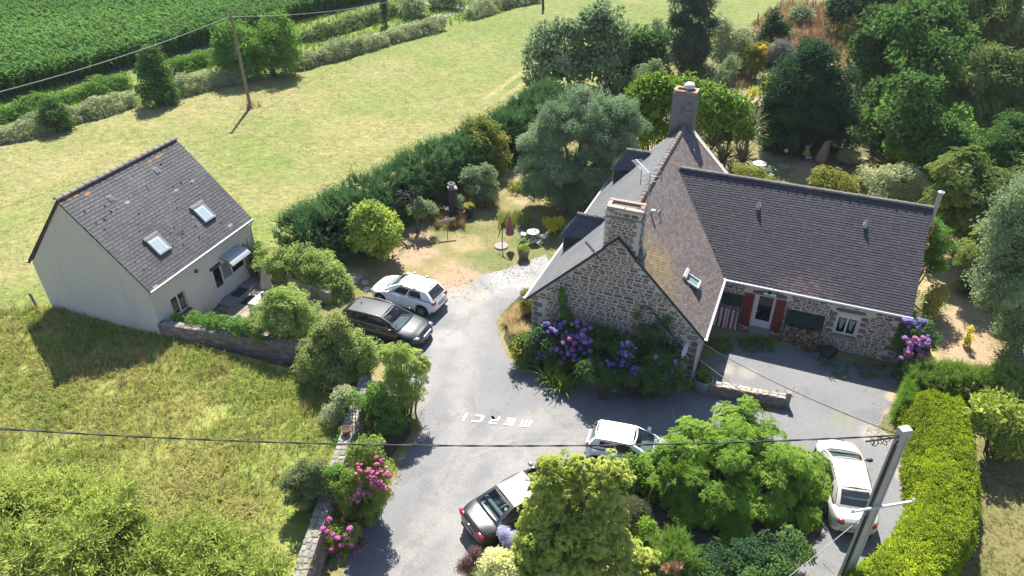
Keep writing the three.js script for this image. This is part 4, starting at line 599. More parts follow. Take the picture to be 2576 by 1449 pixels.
// ---------------------------------------------------------------- the rendered cottage
const cottage = thing('cottage', 'pale rendered cottage with a dark slate roof and two skylights', 'house', V(-20.66, 0, -29.65), -THREE.MathUtils.degToRad(20.98));
cottage.updateMatrixWorld(true);
{
  seed(12);
  const HW = 3.68, RY = 7.57, K = 1.051, EX = 3.9, EY = RY - K * EX, L = 7.45, c1 = Math.cos(Math.atan(K)), s1 = Math.sin(Math.atan(K)), SL = EX / c1;
  const render = std([1, 1, 1], 0.95, { bumpMap: grain, bumpScale: 0.002, map: colourMap(512, 512, (u, v) => { const x = u * 8, y = v * 8; let c = mix3([0.75, 0.695, 0.6], [0.83, 0.775, 0.68], fbm(x * 2, y * 2, 4)); const run = noise2(x * 5, y * 0.35 + 3); if (run > 0.68) c = mix3(c, [0.5, 0.5, 0.47], (run - 0.68) * 1.3 * noise2(x * 14, y * 1.1)); return mul3(c, DIM * rr(0.95, 1.05)); }) });
  const gable = (z) => prism([[-HW, -0.3], [HW, -0.3], [HW, 3.42], [0, RY - 0.15], [-HW, 3.42]], 0.35, M4(V(0, 0, z)));
  const uvm = (g) => { const p = g.attributes.position, n = g.attributes.normal, uv = g.attributes.uv; for (let i = 0; i < p.count; i++) uv.setXY(i, (Math.abs(n.getX(i)) > 0.5 ? p.getZ(i) : p.getX(i)) / 8, p.getY(i) / 8); return g; };
  const wx = HW - 0.175; // front wall in pieces round its openings
  const wl = (z0, z1, y0, y1) => box(0.35, y1 - y0, z1 - z0, wx, (y0 + y1) / 2, -(z0 + z1) / 2);
  const wall = mesh('wall', uvm(merge([gable(-0.35), gable(-L), wl(0.35, 1.02, -0.3, 3.38), wl(1.02, 2.02, -0.3, 1.08), wl(1.02, 2.02, 2.22, 3.38), wl(2.02, 4.02, -0.3, 3.38), wl(4.02, 6.5, 2.14, 3.38), wl(6.5, L - 0.35, -0.3, 3.38), box(0.35, 3.65, L - 0.7, -wx, 1.53, -L / 2)])), render, cottage);
  const R = [V(0, 0, -1), V(-c1, s1, 0), V(s1, c1, 0)], Lf = [V(0, 0, 1), V(c1, s1, 0), V(-s1, c1, 0)], tiles = [];
  const roof = mesh('roof', [slab(V(EX, EY, 0.08), ...R, L + 0.16, SL, 0.08), slab(V(-EX, EY, -L - 0.08), ...Lf, L + 0.16, SL, 0.08)], MAT.slateDeck, cottage);
  const onRoof = (u, v) => meet(u, v, cottage, V(0, RY, 0), R[2]);
  const s1p = onRoof(397, 617), s2p = onRoof(511, 537), holes = [s1p, s2p];
  slates(tiles, roof, { o: V(EX + 0.04, EY - 0.04, 0.1), u: R[0], s: R[1], n: R[2], L: L + 0.2, S: SL + 0.03, w: 0.3, e: 0.175, t: 0.016, jit: true, sag: 0.012, joint: 0.01, ok: (a, b) => { const x = EX - b * c1, z = 0.1 - a; return !holes.some((h) => Math.abs(z - h.z) < 0.42 && Math.abs(x - h.x) < 0.38); },
    col: (a, b) => { let c = mix3([0.075, 0.071, 0.078], [0.102, 0.097, 0.104], rnd()); const up = b / SL, g = fbm(a * 0.8, b * 0.8, 3); c = mix3(c, [0.17, 0.175, 0.175], 0.5 * clamp(g * 2 - 0.7)); if (up > 0.9 && rnd() < 0.07) c = [0.38, 0.17, 0.05]; if (rnd() < 0.004) c = [0.3, 0.3, 0.29]; return mul3(c, rr(0.82, 1.15)); } });
  lay(tiles, 300, 'slate', 'slate_courses', 0.65);
  // moss cushions and slipped pieces
  const moss = [], spots = []; for (let i = 0; i < 60; i++) { const a = rr(0.3, L - 0.3), b = rr(0.5, SL - 0.6); spots.push(V(EX - b * c1, EY + b * s1, -a)); }
  for (const p of spots) { const g = new THREE.IcosahedronGeometry(rr(0.02, 0.05), 0).scale(1, 0.5, 1.5).applyMatrix4(M4(p.addScaledVector(R[2], 0.03), [0, rr(0, 3), -0.83])); moss.push(g); }
  mesh('moss', moss, std([0.02, 0.02, 0.017], 1), roof).userData.kind = 'stuff';
  ridge(roof, V(0, RY + 0.03, 0.1), V(0, RY + 0.03, -L - 0.1), [std([0.3, 0.26, 0.22], 0.85), std([0.26, 0.225, 0.19], 0.85), std([0.22, 0.19, 0.165], 0.85)]);
  mesh('verge', [1, -1].map((s) => box(0.12, SL, 0.05, s * EX / 2, (EY + RY) / 2 - 0.1, 0.03, [0, 0, s * Math.atan2(c1, s1)])), MAT.lead, cottage);
  mesh('gutter', [tube([V(EX + 0.08, EY - 0.05, 0.1), V(EX + 0.08, EY - 0.05, -L - 0.08)], 0.06, 8), tube([V(-EX - 0.08, EY - 0.05, 0.1), V(-EX - 0.08, EY - 0.05, -L - 0.08)], 0.06, 8)], MAT.zinc, cottage);
  mesh('downpipe', tube([V(EX + 0.05, EY - 0.1, -L + 0.02), V(3.76, 3.0, -L + 0.03), V(3.76, 0, -L + 0.03)], 0.04, 7), MAT.zinc, cottage);
  for (const p of holes) { const m = new THREE.Matrix4().makeBasis(V(0, 0, -1), R[1], R[2]).setPosition(p); skylight(cottage, m, 0.78, 0.98, 0, { cover: std([0.3, 0.28, 0.27], 0.5), frame: std([0.5, 0.48, 0.47], 0.5), pane: MAT.glass, blind: std([1.12, 1.14, 1.15], 0.6) }); }
  for (const [u, v] of [[278, 500], [393, 430]]) { const p = onRoof(u, v), m = new THREE.Matrix4().makeBasis(V(0, 0, -1), R[1], R[2]).setPosition(p.addScaledVector(R[2], 0.03)); mesh('roof_vent', [box(0.3, 0.34, 0.02, 0, 0, 0), box(0.04, 0.26, 0.05, -0.09, 0, 0.02), box(0.04, 0.26, 0.05, 0, 0, 0.02), box(0.04, 0.26, 0.05, 0.09, 0, 0.02)].map((g) => g.applyMatrix4(m)), std([0.36, 0.37, 0.38], 0.5), cottage); }
  // front: window, glazed door, canopy
  const face = (z, y) => new THREE.Matrix4().makeBasis(V(0, 0, -1), UP, V(1, 0, 0)).setPosition(V(HW - 0.1, y, -z));
  window2(cottage, 0, 0, 1.0, 1.1, { frame: MAT.white, pane: MAT.darkGlass }, face(1.52, 1.1)); mesh('window_sill', box(0.25, 0.05, 1.1, HW + 0.03, 1.06, -1.52), std([0.1, 0.1, 0.1], 0.8), cottage);
  const dr = mesh('door', [box(0.08, 2.1, 0.08, HW - 0.06, 1.2, -4.06), box(0.08, 2.1, 0.1, HW - 0.06, 1.2, -4.68), box(0.08, 2.1, 0.1, HW - 0.06, 1.2, -5.42), box(0.08, 2.1, 0.08, HW - 0.06, 1.2, -6.46), box(0.08, 0.08, 2.48, HW - 0.06, 2.1, -5.26), box(0.06, 0.75, 0.56, HW - 0.07, 0.53, -4.37), box(0.06, 0.95, 0.66, HW - 0.05, 0.62, -5.05), box(0.06, 0.95, 0.96, HW - 0.07, 0.62, -5.94)], MAT.white, cottage, 'white glazed door with side lights');
  for (const [z, w, y, h, m] of [[4.37, 0.52, 1.48, 1.14, MAT.darkGlass], [5.05, 0.6, 1.58, 0.95, phys([0.25, 0.33, 0.33], 0.05, {})], [5.94, 0.9, 1.58, 0.95, MAT.darkGlass]]) mesh('pane', box(0.02, h, w, HW - 0.06, y, -z), m, dr);
  mesh('lintel', [box(0.06, 0.16, 0.78, HW + 0.01, 2.2, -4.3), box(0.06, 0.16, 0.7, HW + 0.01, 2.2, -6.35)], MAT.plum, cottage, 'plum painted lintel');
  mesh('handle', box(0.06, 0.03, 0.12, HW + 0.02, 1.15, -5.3), MAT.steel, dr);
  const can = []; for (let i = 0; i < 8; i++) { const a0 = i / 8 * 1.25, a1 = (i + 1) / 8 * 1.25, p = (a) => V(HW + Math.sin(a) * 0.9, 2.02 + Math.cos(a) * 0.5, 0), A = p(a0), B = p(a1), m = A.clone().add(B).multiplyScalar(0.5); can.push(box(A.distanceTo(B) + 0.01, 0.012, 1.5, m.x, m.y, -5.45, [0, 0, Math.atan2(B.y - A.y, B.x - A.x)])); }
  const cano = mesh('door_canopy', can, std([0.5, 0.52, 0.54], 0.3), cottage); mesh('bracket', [-4.72, -6.18].map((z) => tube([0, 0.3, 0.6, 0.9, 1.25].map((a) => V(HW + Math.sin(a) * 0.88, 1.99 + Math.cos(a) * 0.5, z)), 0.02, 5)), MAT.darkMetal, cano);
  mesh('doorstep', [box(0.85, 0.15, 3.0, HW + 0.42, 0.075, -5.3, [0, 0, 0], 0.015)], std([0.26, 0.275, 0.285], 0.85, { bumpMap: grain, bumpScale: 0.004 }), cottage);
  mesh('wall_lamp', [box(0.12, 0.16, 0.1, HW + 0.08, 2.72, -3.0)], MAT.oldWood, cottage);
}

// ---------------------------------------------------------------- cars (built nose towards +X, wheels on y = 0)
const wheelGeo = (R) => {
  const tyre = new THREE.LatheGeometry([[0.62, -0.09], [0.93, -0.105], [0.985, -0.085], [1, -0.04], [1, 0.04], [0.985, 0.085], [0.93, 0.105], [0.62, 0.09]].map(([r, y]) => new THREE.Vector2(r * R, y)), 28).rotateX(Math.PI / 2);
  const rim = [new THREE.LatheGeometry([[0.64, 0.085], [0.6, 0.07], [0.56, 0.02], [0.55, -0.08]].map(([r, y]) => new THREE.Vector2(r * R, y)), 24).rotateX(Math.PI / 2), cyl(R * 0.17, R * 0.13, 0.03, 0, 0, 0.07, 12, [Math.PI / 2, 0, 0])];
  for (let i = 0; i < 5; i++) for (const e of [-0.1, 0.1]) rim.push(box(0.045, R * 0.5, 0.03, 0, R * 0.36, 0.055, [0.1, 0, 0]).applyMatrix4(new THREE.Matrix4().makeRotationZ(i / 5 * 6.283 + e)));
  return [tyre, merge(rim), cyl(R * 0.55, R * 0.55, 0.02, 0, 0, -0.02, 16, [Math.PI / 2, 0, 0])];
};
const interp = (pts, x) => { if (x <= pts[0][0]) return pts[0][1]; for (let i = 1; i < pts.length; i++) if (x <= pts[i][0]) { const [a, p] = pts[i - 1], [b, q] = pts[i], t = (x - a) / (b - a); return lerp(p, q, t * t * (3 - 2 * t) * 0.5 + t * 0.5); } return pts[pts.length - 1][1]; };
function car(name, label, o) {
  const h = V(o.heading[0], 0, -o.heading[1]).normalize(), g = thing(name, label, 'car', V(o.at[0], 0.02, -o.at[1]), Math.atan2(-h.z, h.x));
  const L2 = o.L / 2, W2 = o.W / 2, paint = o.paint, N = 84, K = 9, R = o.R, wheels = [-o.wb / 2 + o.wx, o.wb / 2 + o.wx], pos = [], idx = [], half = [];
  const wAt = (x) => { const e = clamp((Math.abs(x) - (L2 - (o.round ?? 0.75))) / (o.round ?? 0.75)); return W2 * (1 - (o.taper ?? 0.2) * e * e - 0.1 * e ** 6); };
  for (let i = 0; i <= N; i++) {
    const t = i / N, x = -L2 + o.L * (t < 0.5 ? 0.5 * Math.pow(2 * t, 1.25) : 1 - 0.5 * Math.pow(2 - 2 * t, 1.25)), w = wAt(x), zt = interp(o.top, x), sh = Math.min(interp(o.shoulder, x), zt - 0.005), nose = clamp((Math.abs(x) - (L2 - 0.28)) / 0.28);
    let zb = 0.2 + 0.12 * nose; for (const xw of wheels) { const q = (R + 0.055) ** 2 - (x - xw) ** 2; if (q > 0) zb = Math.max(zb, R + Math.sqrt(q)); }
    const low = Math.min(zb, sh - 0.08), out = (k) => w * k, roundIn = nose * nose * 0.1;
    half.push([[0, 0.2 + 0.1 * nose], [out(0.86) - roundIn, low], [out(0.97) - roundIn, low + 0.012], [out(1.0) - roundIn * 0.5, lerp(low, sh, 0.42)], [out(0.995) - roundIn * 0.5, lerp(low, sh, 0.8)], [out(0.955) - roundIn, sh], [out(0.88) - roundIn, lerp(sh, zt, 0.55)], [out(0.5), zt], [0, zt + 0.012]].map(([z, y]) => [x, y, z]));
  }
  const ring = 2 * K - 2;
  for (const r of half) { for (const p of r) pos.push(...p); for (let k = K - 2; k >= 1; k--) pos.push(r[k][0], r[k][1], -r[k][2]); }
  for (let i = 0; i < N; i++) for (let k = 0; k < ring; k++) {
    const q = (k + 1) % ring, a = i * ring + k, b = i * ring + q, xm = (half[i][0][0] + half[i + 1][0][0]) / 2; if (k >= 6 && k <= ring - 7 && xm > o.xr0 + 0.12 && xm < o.xf0 - 0.12) continue;
    idx.push(a, b, a + ring, b, b + ring, a + ring);
  }
  for (const e of [0, N]) { const c = pos.length / 3; pos.push(half[e][0][0] + (e ? 0.03 : -0.03), 0.5, 0); for (let k = 0; k < ring; k++) { const a = e * ring + k, b = e * ring + (k + 1) % ring; e ? idx.push(a, b, c) : idx.push(b, a, c); } }
  const bg = new THREE.BufferGeometry(); bg.setAttribute('position', new THREE.Float32BufferAttribute(pos, 3)); bg.setIndex(idx); bg.computeVertexNormals(); bg.setAttribute('uv', new THREE.BufferAttribute(new Float32Array(pos.length / 3 * 2), 2));
  // upper part: curved panels with holes for the glass
  const belt = o.belt, wb = W2 * 0.9, wr = W2 * 0.69, H = o.H, bodyG = [bg], glass = [];
  const patch = (A, B, C, D, bulge, holes, label2) => {   // A B low edge, D C high edge
    const us = [0, 1], vs = [0, 1]; for (const [u0, u1, v0, v1] of holes) { us.push(u0, u1); vs.push(v0, v1); } for (let i = 1; i < 10; i++) us.push(i / 10); for (let i = 1; i < 6; i++) vs.push(i / 6);
    const U = [...new Set(us)].sort((a, b) => a - b), W = [...new Set(vs)].sort((a, b) => a - b), pt = (u, v) => A.clone().lerp(B, u).lerp(D.clone().lerp(C, u), v).addScaledVector(bulge, 4 * u * (1 - u) * 0.6 + 4 * v * (1 - v) * 0.4 * (u > 0 && u < 1 ? 1 : 0.6));
    const S = soup(), G = holes.map(() => soup());
    for (let i = 0; i + 1 < U.length; i++) for (let j = 0; j + 1 < W.length; j++) { const um = (U[i] + U[i + 1]) / 2, vm = (W[j] + W[j + 1]) / 2, k = holes.findIndex(([u0, u1, v0, v1]) => um > u0 && um < u1 && vm > v0 && vm < v1), s = k < 0 ? S : G[k], p = pt(U[i], W[j]), q = pt(U[i + 1], W[j]), r = pt(U[i + 1], W[j + 1]), t = pt(U[i], W[j + 1]); s.tri(p, q, r); s.tri(p, r, t); }
    bodyG.push(smoothGeo(S.geo())); G.forEach((s) => glass.push([label2, smoothGeo(s.geo())]));
  };
  const smoothGeo = (g) => { g.deleteAttribute('normal'); const m = mergeVertices(g, 1e-4); m.computeVertexNormals(); return m; };
  const br = V(o.xr0, interp(o.top, o.xr0), 0), bf = V(o.xf0, interp(o.top, o.xf0), 0), P3 = (x, y, z) => V(x, y, z);
  const wf = wb * (o.wf ?? 0.93), TFz = H - 0.07, TRz = H - (o.rearDrop ?? 0.07);
  patch(P3(o.xf0, bf.y - 0.01, wf), P3(o.xf0, bf.y - 0.01, -wf), P3(o.xf1, TFz, -wr), P3(o.xf1, TFz, wr), V(0.13, 0.05, 0), [[0.06, 0.94, 0.07, 0.95]], 'windscreen');
  patch(P3(o.xr0, br.y - 0.01, -wb * 0.9), P3(o.xr0, br.y - 0.01, wb * 0.9), P3(o.xr1, TRz, wr * 0.97), P3(o.xr1, TRz, -wr * 0.97), V(-0.1, 0.05, 0), [[0.1, 0.9, 0.12, 0.9]], 'rear_window');
  patch(P3(o.xf1, TFz, wr), P3(o.xf1, TFz, -wr), P3(o.xr1, TRz, -wr * 0.97), P3(o.xr1, TRz, wr * 0.97), V(0, 0.06, 0), [], '');
  for (const s of [1, -1]) { const a = P3(o.xr0, belt, s * wb * 0.9), b = P3(o.xf0, belt - 0.02, s * wf), c = P3(o.xf1, TFz, s * wr), d = P3(o.xr1, TRz, s * wr * 0.97), bl = V(0, 0.01, s * 0.07); s > 0 ? patch(a, b, c, d, bl, o.side, 'side_window') : patch(b, a, d, c, bl, o.side.map(([u0, u1, v0, v1]) => [1 - u1, 1 - u0, v0, v1]), 'side_window'); }
  mesh('body', bodyG, paint, g);
  const clear = phys([0.62, 0.72, 0.72], 0.02, { transmission: 1, thickness: 0, ior: 1.5 }), tintedG = phys([0.2, 0.24, 0.25], 0.03, { transmission: 0.9, thickness: 0, ior: 1.5 });
  for (const [n, gg] of glass) mesh(n, gg, n === 'side_window' || (n === 'rear_window' && o.darkRear) ? tintedG : clear, g);
  // inside
  const cab = (o.xf0 + o.xr0) / 2, seat = std([0.28, 0.29, 0.28], 0.9);
  mesh('dashboard', [box(0.5, 0.16, W2 * 1.6, o.xf0 - 0.35, belt - 0.1, 0, [0, 0, 0], 0.04), box(0.4, 0.03, W2 * 1.6, o.xr0 + 0.25, belt - 0.06, 0)], std([0.2, 0.21, 0.21], 0.8), g);
  mesh('cabin_floor', box(o.xf0 - o.xr0 + 0.1, 0.05, W2 * 1.75, cab, 0.32, 0), MAT.black, g);
  for (const s of [-1, 1]) mesh('seat', [box(0.5, 0.18, 0.48, o.xf1 - 0.35, 0.55, s * 0.36, [0, 0, 0], 0.06), box(0.16, 0.62, 0.46, o.xf1 - 0.66, 0.85, s * 0.36, [0, 0, 0.22], 0.06), box(0.1, 0.18, 0.26, o.xf1 - 0.76, 1.2, s * 0.36, [0, 0, 0.15], 0.04)], seat, g);
  mesh('rear_seat', [box(0.5, 0.18, W2 * 1.45, o.xf1 - 1.25, 0.55, 0, [0, 0, 0], 0.06), box(0.16, 0.55, W2 * 1.4, o.xf1 - 1.58, 0.82, 0, [0, 0, 0.25], 0.06)], seat, g);
  mesh('steering_wheel', new THREE.TorusGeometry(0.18, 0.018, 6, 18).rotateY(Math.PI / 2 - 0.4).translate(o.xf0 - 0.72, belt + 0.02, -0.36), MAT.black, g);
  // wheels
  const [ty, ri, dk] = wheelGeo(R);
  for (const x of wheels) for (const s of [1, -1]) { const w = new THREE.Group(); w.name = 'wheel'; g.add(w); w.position.set(x, R, s * (wAt(x) - 0.115)); if (s < 0) w.rotation.y = Math.PI; mesh('tyre', ty, MAT.rubber, w); mesh('rim', ri, o.rim ?? std([0.5, 0.5, 0.51], 0.35, { metalness: 0.6 }), w); mesh('brake_disc', dk, MAT.black, w); }
  mesh('underbody', [box(o.wb - 2 * R - 0.1, 0.2, W2 * 1.7, o.wx, 0.28, 0), box(o.L * 0.9, 0.12, W2 * 1.3, 0, 0.3, 0)], MAT.black, g);
  // lights, trims
  for (const s of [1, -1]) {
    mesh('tail_light', new THREE.SphereGeometry(1, 12, 8).scale(...(o.tailS ?? [0.12, 0.1, 0.2])).translate(-L2 + (o.tailX ?? 0.1), o.tailY, s * (wAt(-L2 + 0.1) - 0.17)), phys([0.32, 0.01, 0.015], 0.15, { clearcoat: 1 }), g);
    mesh('headlight', new THREE.SphereGeometry(1, 12, 8).scale(0.2, 0.07, 0.17).translate(L2 - 0.24, interp(o.top, L2 - 0.2) - 0.13, s * (wAt(L2 - 0.25) - 0.16)), phys([0.32, 0.33, 0.35], 0.1, { clearcoat: 1 }), g);
    mesh('mirror', [new THREE.SphereGeometry(1, 12, 8).scale(0.09, 0.085, 0.13).translate(o.xf0 - 0.38, belt + 0.07, s * (W2 + 0.09)), box(0.06, 0.04, 0.16, o.xf0 - 0.37, belt + 0.02, s * (W2 - 0.02))], o.mirrorMat ?? paint, g);
    mesh('sill', box(o.wb - 2 * R - 0.16, 0.09, 0.04, o.wx, 0.24, s * (W2 - 0.03)), MAT.black, g);
    for (const x of o.handles) mesh('door_handle', box(0.2, 0.03, 0.03, x, belt - 0.12, s * (W2 - 0.005), [0, 0, 0], 0.01), o.handleMat ?? paint, g);
    for (const x of o.seams) mesh('door_seam', box(0.009, belt - 0.36, 0.006, x, (belt + 0.3) / 2, s * (W2 * 0.9985)), MAT.black, g);
  }
  const plateM = std([0.72, 0.72, 0.7], 0.5), pl = (x, y) => { const p = mesh('number_plate', box(0.015, 0.11, 0.5, x, y, 0), plateM, g); mesh('plate_bands', [box(0.017, 0.11, 0.045, x, y, 0.23), box(0.017, 0.11, 0.045, x, y, -0.23)], std([0.03, 0.07, 0.4], 0.5), p); mesh('plate_characters', [-3, -2, -1, 0, 1, 2, 3].map((k) => box(0.018, 0.06, 0.03, x, y, k * 0.05)), MAT.black, p); };
  pl(-L2 - 0.035, o.plateY ?? 0.62); pl(L2 + 0.035, 0.42);
  mesh('bumper_trim', [box(0.06, 0.1, W2 * 1.3, -L2 + 0.0, 0.36, 0, [0, 0, 0], 0.02), box(0.05, 0.12, W2 * 1.2, L2 + 0.0, 0.33, 0, [0, 0, 0], 0.02)], MAT.black, g);
  mesh('grille', [0, 1, 2, 3].map((k) => box(0.03, 0.03, W2 * (o.grilleW ?? 0.8), L2 + 0.022, 0.44 + k * 0.055, 0)), o.grille ?? MAT.black, g);
  mesh('wiper', [tube([V(o.xf0 + 0.05, belt + 0.03, -0.5), V(o.xf0 - 0.12, belt + 0.16, 0.05)], 0.01, 4)], MAT.black, g);
  if (o.more) o.more(g, { L2, W2 });
  return g;
}
{
  const whiteP = phys([1.1, 1.11, 1.12], 0.4, { clearcoat: 1, clearcoatRoughness: 0.05 }), darkP = phys([0.012, 0.016, 0.024], 0.5, { clearcoat: 1, clearcoatRoughness: 0.08 }), blackP = phys([0.03, 0.028, 0.026], 0.45, { metalness: 0.3, clearcoat: 1, clearcoatRoughness: 0.33 }), creamP = phys([0.7, 0.665, 0.59], 0.38, { metalness: 0.25, clearcoat: 1, clearcoatRoughness: 0.06 });
  const hatchTop = (L2) => [[-L2, 0.86], [-L2 + 0.12, 0.95], [-L2 + 0.5, 1.0], [0.7, 0.98], [L2 - 1.02, 0.98], [L2 - 0.5, 0.9], [L2 - 0.15, 0.78], [L2, 0.62]];
  car('hatchback_car', 'white hatchback with black roof bars parked on the gravel beside the lawn', { at: [-5.55, 32.08], heading: [-0.89, 0.45], L: 4.09, W: 1.79, H: 1.53, wb: 2.6, wx: -0.02, R: 0.335, paint: whiteP, belt: 0.99, top: hatchTop(2.045), shoulder: [[-2.05, 0.8], [-1.4, 0.9], [1, 0.88], [2.05, 0.6]], xr0: -1.93, xr1: -1.48, xf1: 0.12, xf0: 1.03, rearDrop: 0.12, darkRear: true,
    side: [[0.2, 0.51, 0.1, 0.86], [0.545, 0.87, 0.1, 0.88]], tailY: 0.84, tailX: 0.1, handles: [-0.82, 0.1], seams: [-0.15, 0.9], plateY: 0.66,
    more: (g) => { for (const x of [-0.05, -0.85]) mesh('roof_bar', [tube([V(x, 1.56, -0.62), V(x, 1.59, 0), V(x, 1.56, 0.62)], 0.018, 6), box(0.1, 0.09, 0.09, x, 1.51, 0.62), box(0.1, 0.09, 0.09, x, 1.51, -0.62)], MAT.steel, g); mesh('aerial', tube([V(-1.3, 1.5, 0), V(-1.45, 1.62, 0)], 0.012, 5), MAT.black, g); mesh('rear_wiper', tube([V(-1.93, 1.1, 0), V(-1.88, 1.17, 0.34)], 0.012, 4), MAT.black, g); } });
  car('estate_car', 'dark grey estate car parked nose out beside the bushes', { at: [-6.42, 29.45], heading: [0.92, -0.39], L: 4.74, W: 1.84, H: 1.45, wb: 2.82, wx: 0.12, R: 0.345, paint: darkP, belt: 0.93, top: [[-2.37, 0.85], [-2.25, 0.94], [-1.9, 0.97], [0.8, 0.95], [1.22, 0.94], [1.8, 0.88], [2.2, 0.78], [2.37, 0.62]], shoulder: [[-2.37, 0.75], [-1.7, 0.86], [1.2, 0.83], [2.37, 0.58]], xr0: -2.2, xr1: -1.72, xf1: 0.2, xf0: 1.24, rearDrop: 0.1, darkRear: true,
    side: [[0.1, 0.3, 0.12, 0.84], [0.33, 0.575, 0.1, 0.88], [0.605, 0.88, 0.1, 0.88]], tailY: 0.82, handles: [-0.9, 0.15], seams: [-0.12, 0.98], grille: std([0.5, 0.5, 0.52], 0.3, { metalness: 0.8 }), grilleW: 0.75, handleMat: MAT.steel,
    more: (g, { W2 }) => { mesh('roof_rail', [-1, 1].map((s) => tube([V(0.1, 1.4, s * W2 * 0.68), V(-0.7, 1.46, s * W2 * 0.69), V(-1.65, 1.4, s * W2 * 0.67)], 0.02, 6)), MAT.steel, g); mesh('window_trim', [-1, 1].map((s) => tube([V(-1.95, 0.945, s * W2 * 0.86), V(0, 0.94, s * (W2 * 0.92)), V(1.1, 0.93, s * W2 * 0.87)], 0.014, 5)), MAT.steel, g); mesh('aerial', new THREE.ConeGeometry(0.04, 0.1, 6).translate(-1.3, 1.5, 0), MAT.black, g); mesh('parking_disc', box(0.01, 0.1, 0.12, 0.9, 1.0, 0.4), MAT.white, g); } });
  car('city_car', 'small white three door car parked half under the green tree', { at: [4.72, 20.68], heading: [0.957, -0.289], L: 3.45, W: 1.62, H: 1.47, wb: 2.34, wx: 0.0, R: 0.29, paint: whiteP, belt: 0.96, top: [[-1.725, 0.85], [-1.62, 0.94], [0.5, 0.96], [0.98, 0.96], [1.4, 0.86], [1.62, 0.76], [1.725, 0.6]], shoulder: [[-1.73, 0.78], [-1, 0.88], [0.8, 0.84], [1.73, 0.58]], xr0: -1.6, xr1: -1.32, xf1: 0.12, xf0: 1.02, rearDrop: 0.1, round: 0.6,
    side: [[0.14, 0.45, 0.3, 0.86], [0.48, 0.86, 0.1, 0.88]], tailY: 0.84, tailS: [0.09, 0.17, 0.09], tailX: 0.09, handles: [-0.25], seams: [-0.42, 0.85], handleMat: MAT.black,
    more: (g) => mesh('aerial', box(0.05, 0.02, 0.02, -1.0, 1.5, 0.0), MAT.black, g) });
  car('saloon_car', 'black saloon car with bright glare on its roof, half hidden by the maple', { at: [0.34, 18.12], heading: [0.838, 0.545], L: 4.69, W: 1.84, H: 1.44, wb: 2.72, wx: 0.05, R: 0.335, paint: blackP, belt: 0.95, top: [[-2.345, 0.9], [-2.2, 1.0], [-1.8, 1.03], [-1.25, 1.02], [1.1, 0.98], [1.7, 0.9], [2.15, 0.78], [2.345, 0.62]], shoulder: [[-2.35, 0.8], [-1.7, 0.88], [1.1, 0.84], [2.35, 0.58]], xr0: -1.6, xr1: -0.78, xf1: 0.42, xf0: 1.42,
    side: [[0.2, 0.3, 0.16, 0.7], [0.33, 0.56, 0.1, 0.88], [0.59, 0.86, 0.1, 0.88]], tailY: 0.83, tailS: [0.12, 0.09, 0.26], handles: [-0.75, 0.25], seams: [0, 1.1], mirrorMat: MAT.steel,
    more: (g, { W2 }) => { mesh('window_trim', [-1, 1].map((s) => tube([V(-1.4, 0.98, s * W2 * 0.83), V(0, 0.955, s * W2 * 0.92), V(1.3, 0.94, s * W2 * 0.87)], 0.013, 5)), MAT.steel, g); mesh('badge', box(0.02, 0.08, 0.05, -2.36, 0.86, 0), MAT.steel, g); mesh('disc_sticker', cyl(0.06, 0.06, 0.004, -1.05, 1.285, 0.45, 16, [0, 0, 0.5]), MAT.white, g); } });
  car('saloon_car', 'cream saloon car parked beside the tall green hedge and concrete pole', { at: [12.78, 18.88], heading: [0.2, 0.98], L: 4.5, W: 1.76, H: 1.43, wb: 2.7, wx: 0.05, R: 0.32, paint: creamP, belt: 0.94, top: [[-2.25, 0.9], [-2.12, 0.98], [-1.8, 1.01], [-1.3, 1.0], [1.1, 0.97], [1.65, 0.89], [2.05, 0.77], [2.25, 0.6]], shoulder: [[-2.25, 0.8], [-1.7, 0.87], [1.1, 0.83], [2.25, 0.58]], xr0: -1.62, xr1: -0.98, xf1: 0.42, xf0: 1.3, round: 0.95,
    side: [[0.16, 0.24, 0.16, 0.6], [0.27, 0.54, 0.1, 0.88], [0.575, 0.86, 0.1, 0.88]], tailY: 0.8, tailS: [0.12, 0.12, 0.16], handles: [-0.7, 0.25], seams: [0, 1.0], darkRear: true, mirrorMat: MAT.darkMetal, more: (g) => mesh('aerial', tube([V(-0.95, 1.4, 0), V(-1.15, 1.62, 0)], 0.01, 4), MAT.black, g) });
}

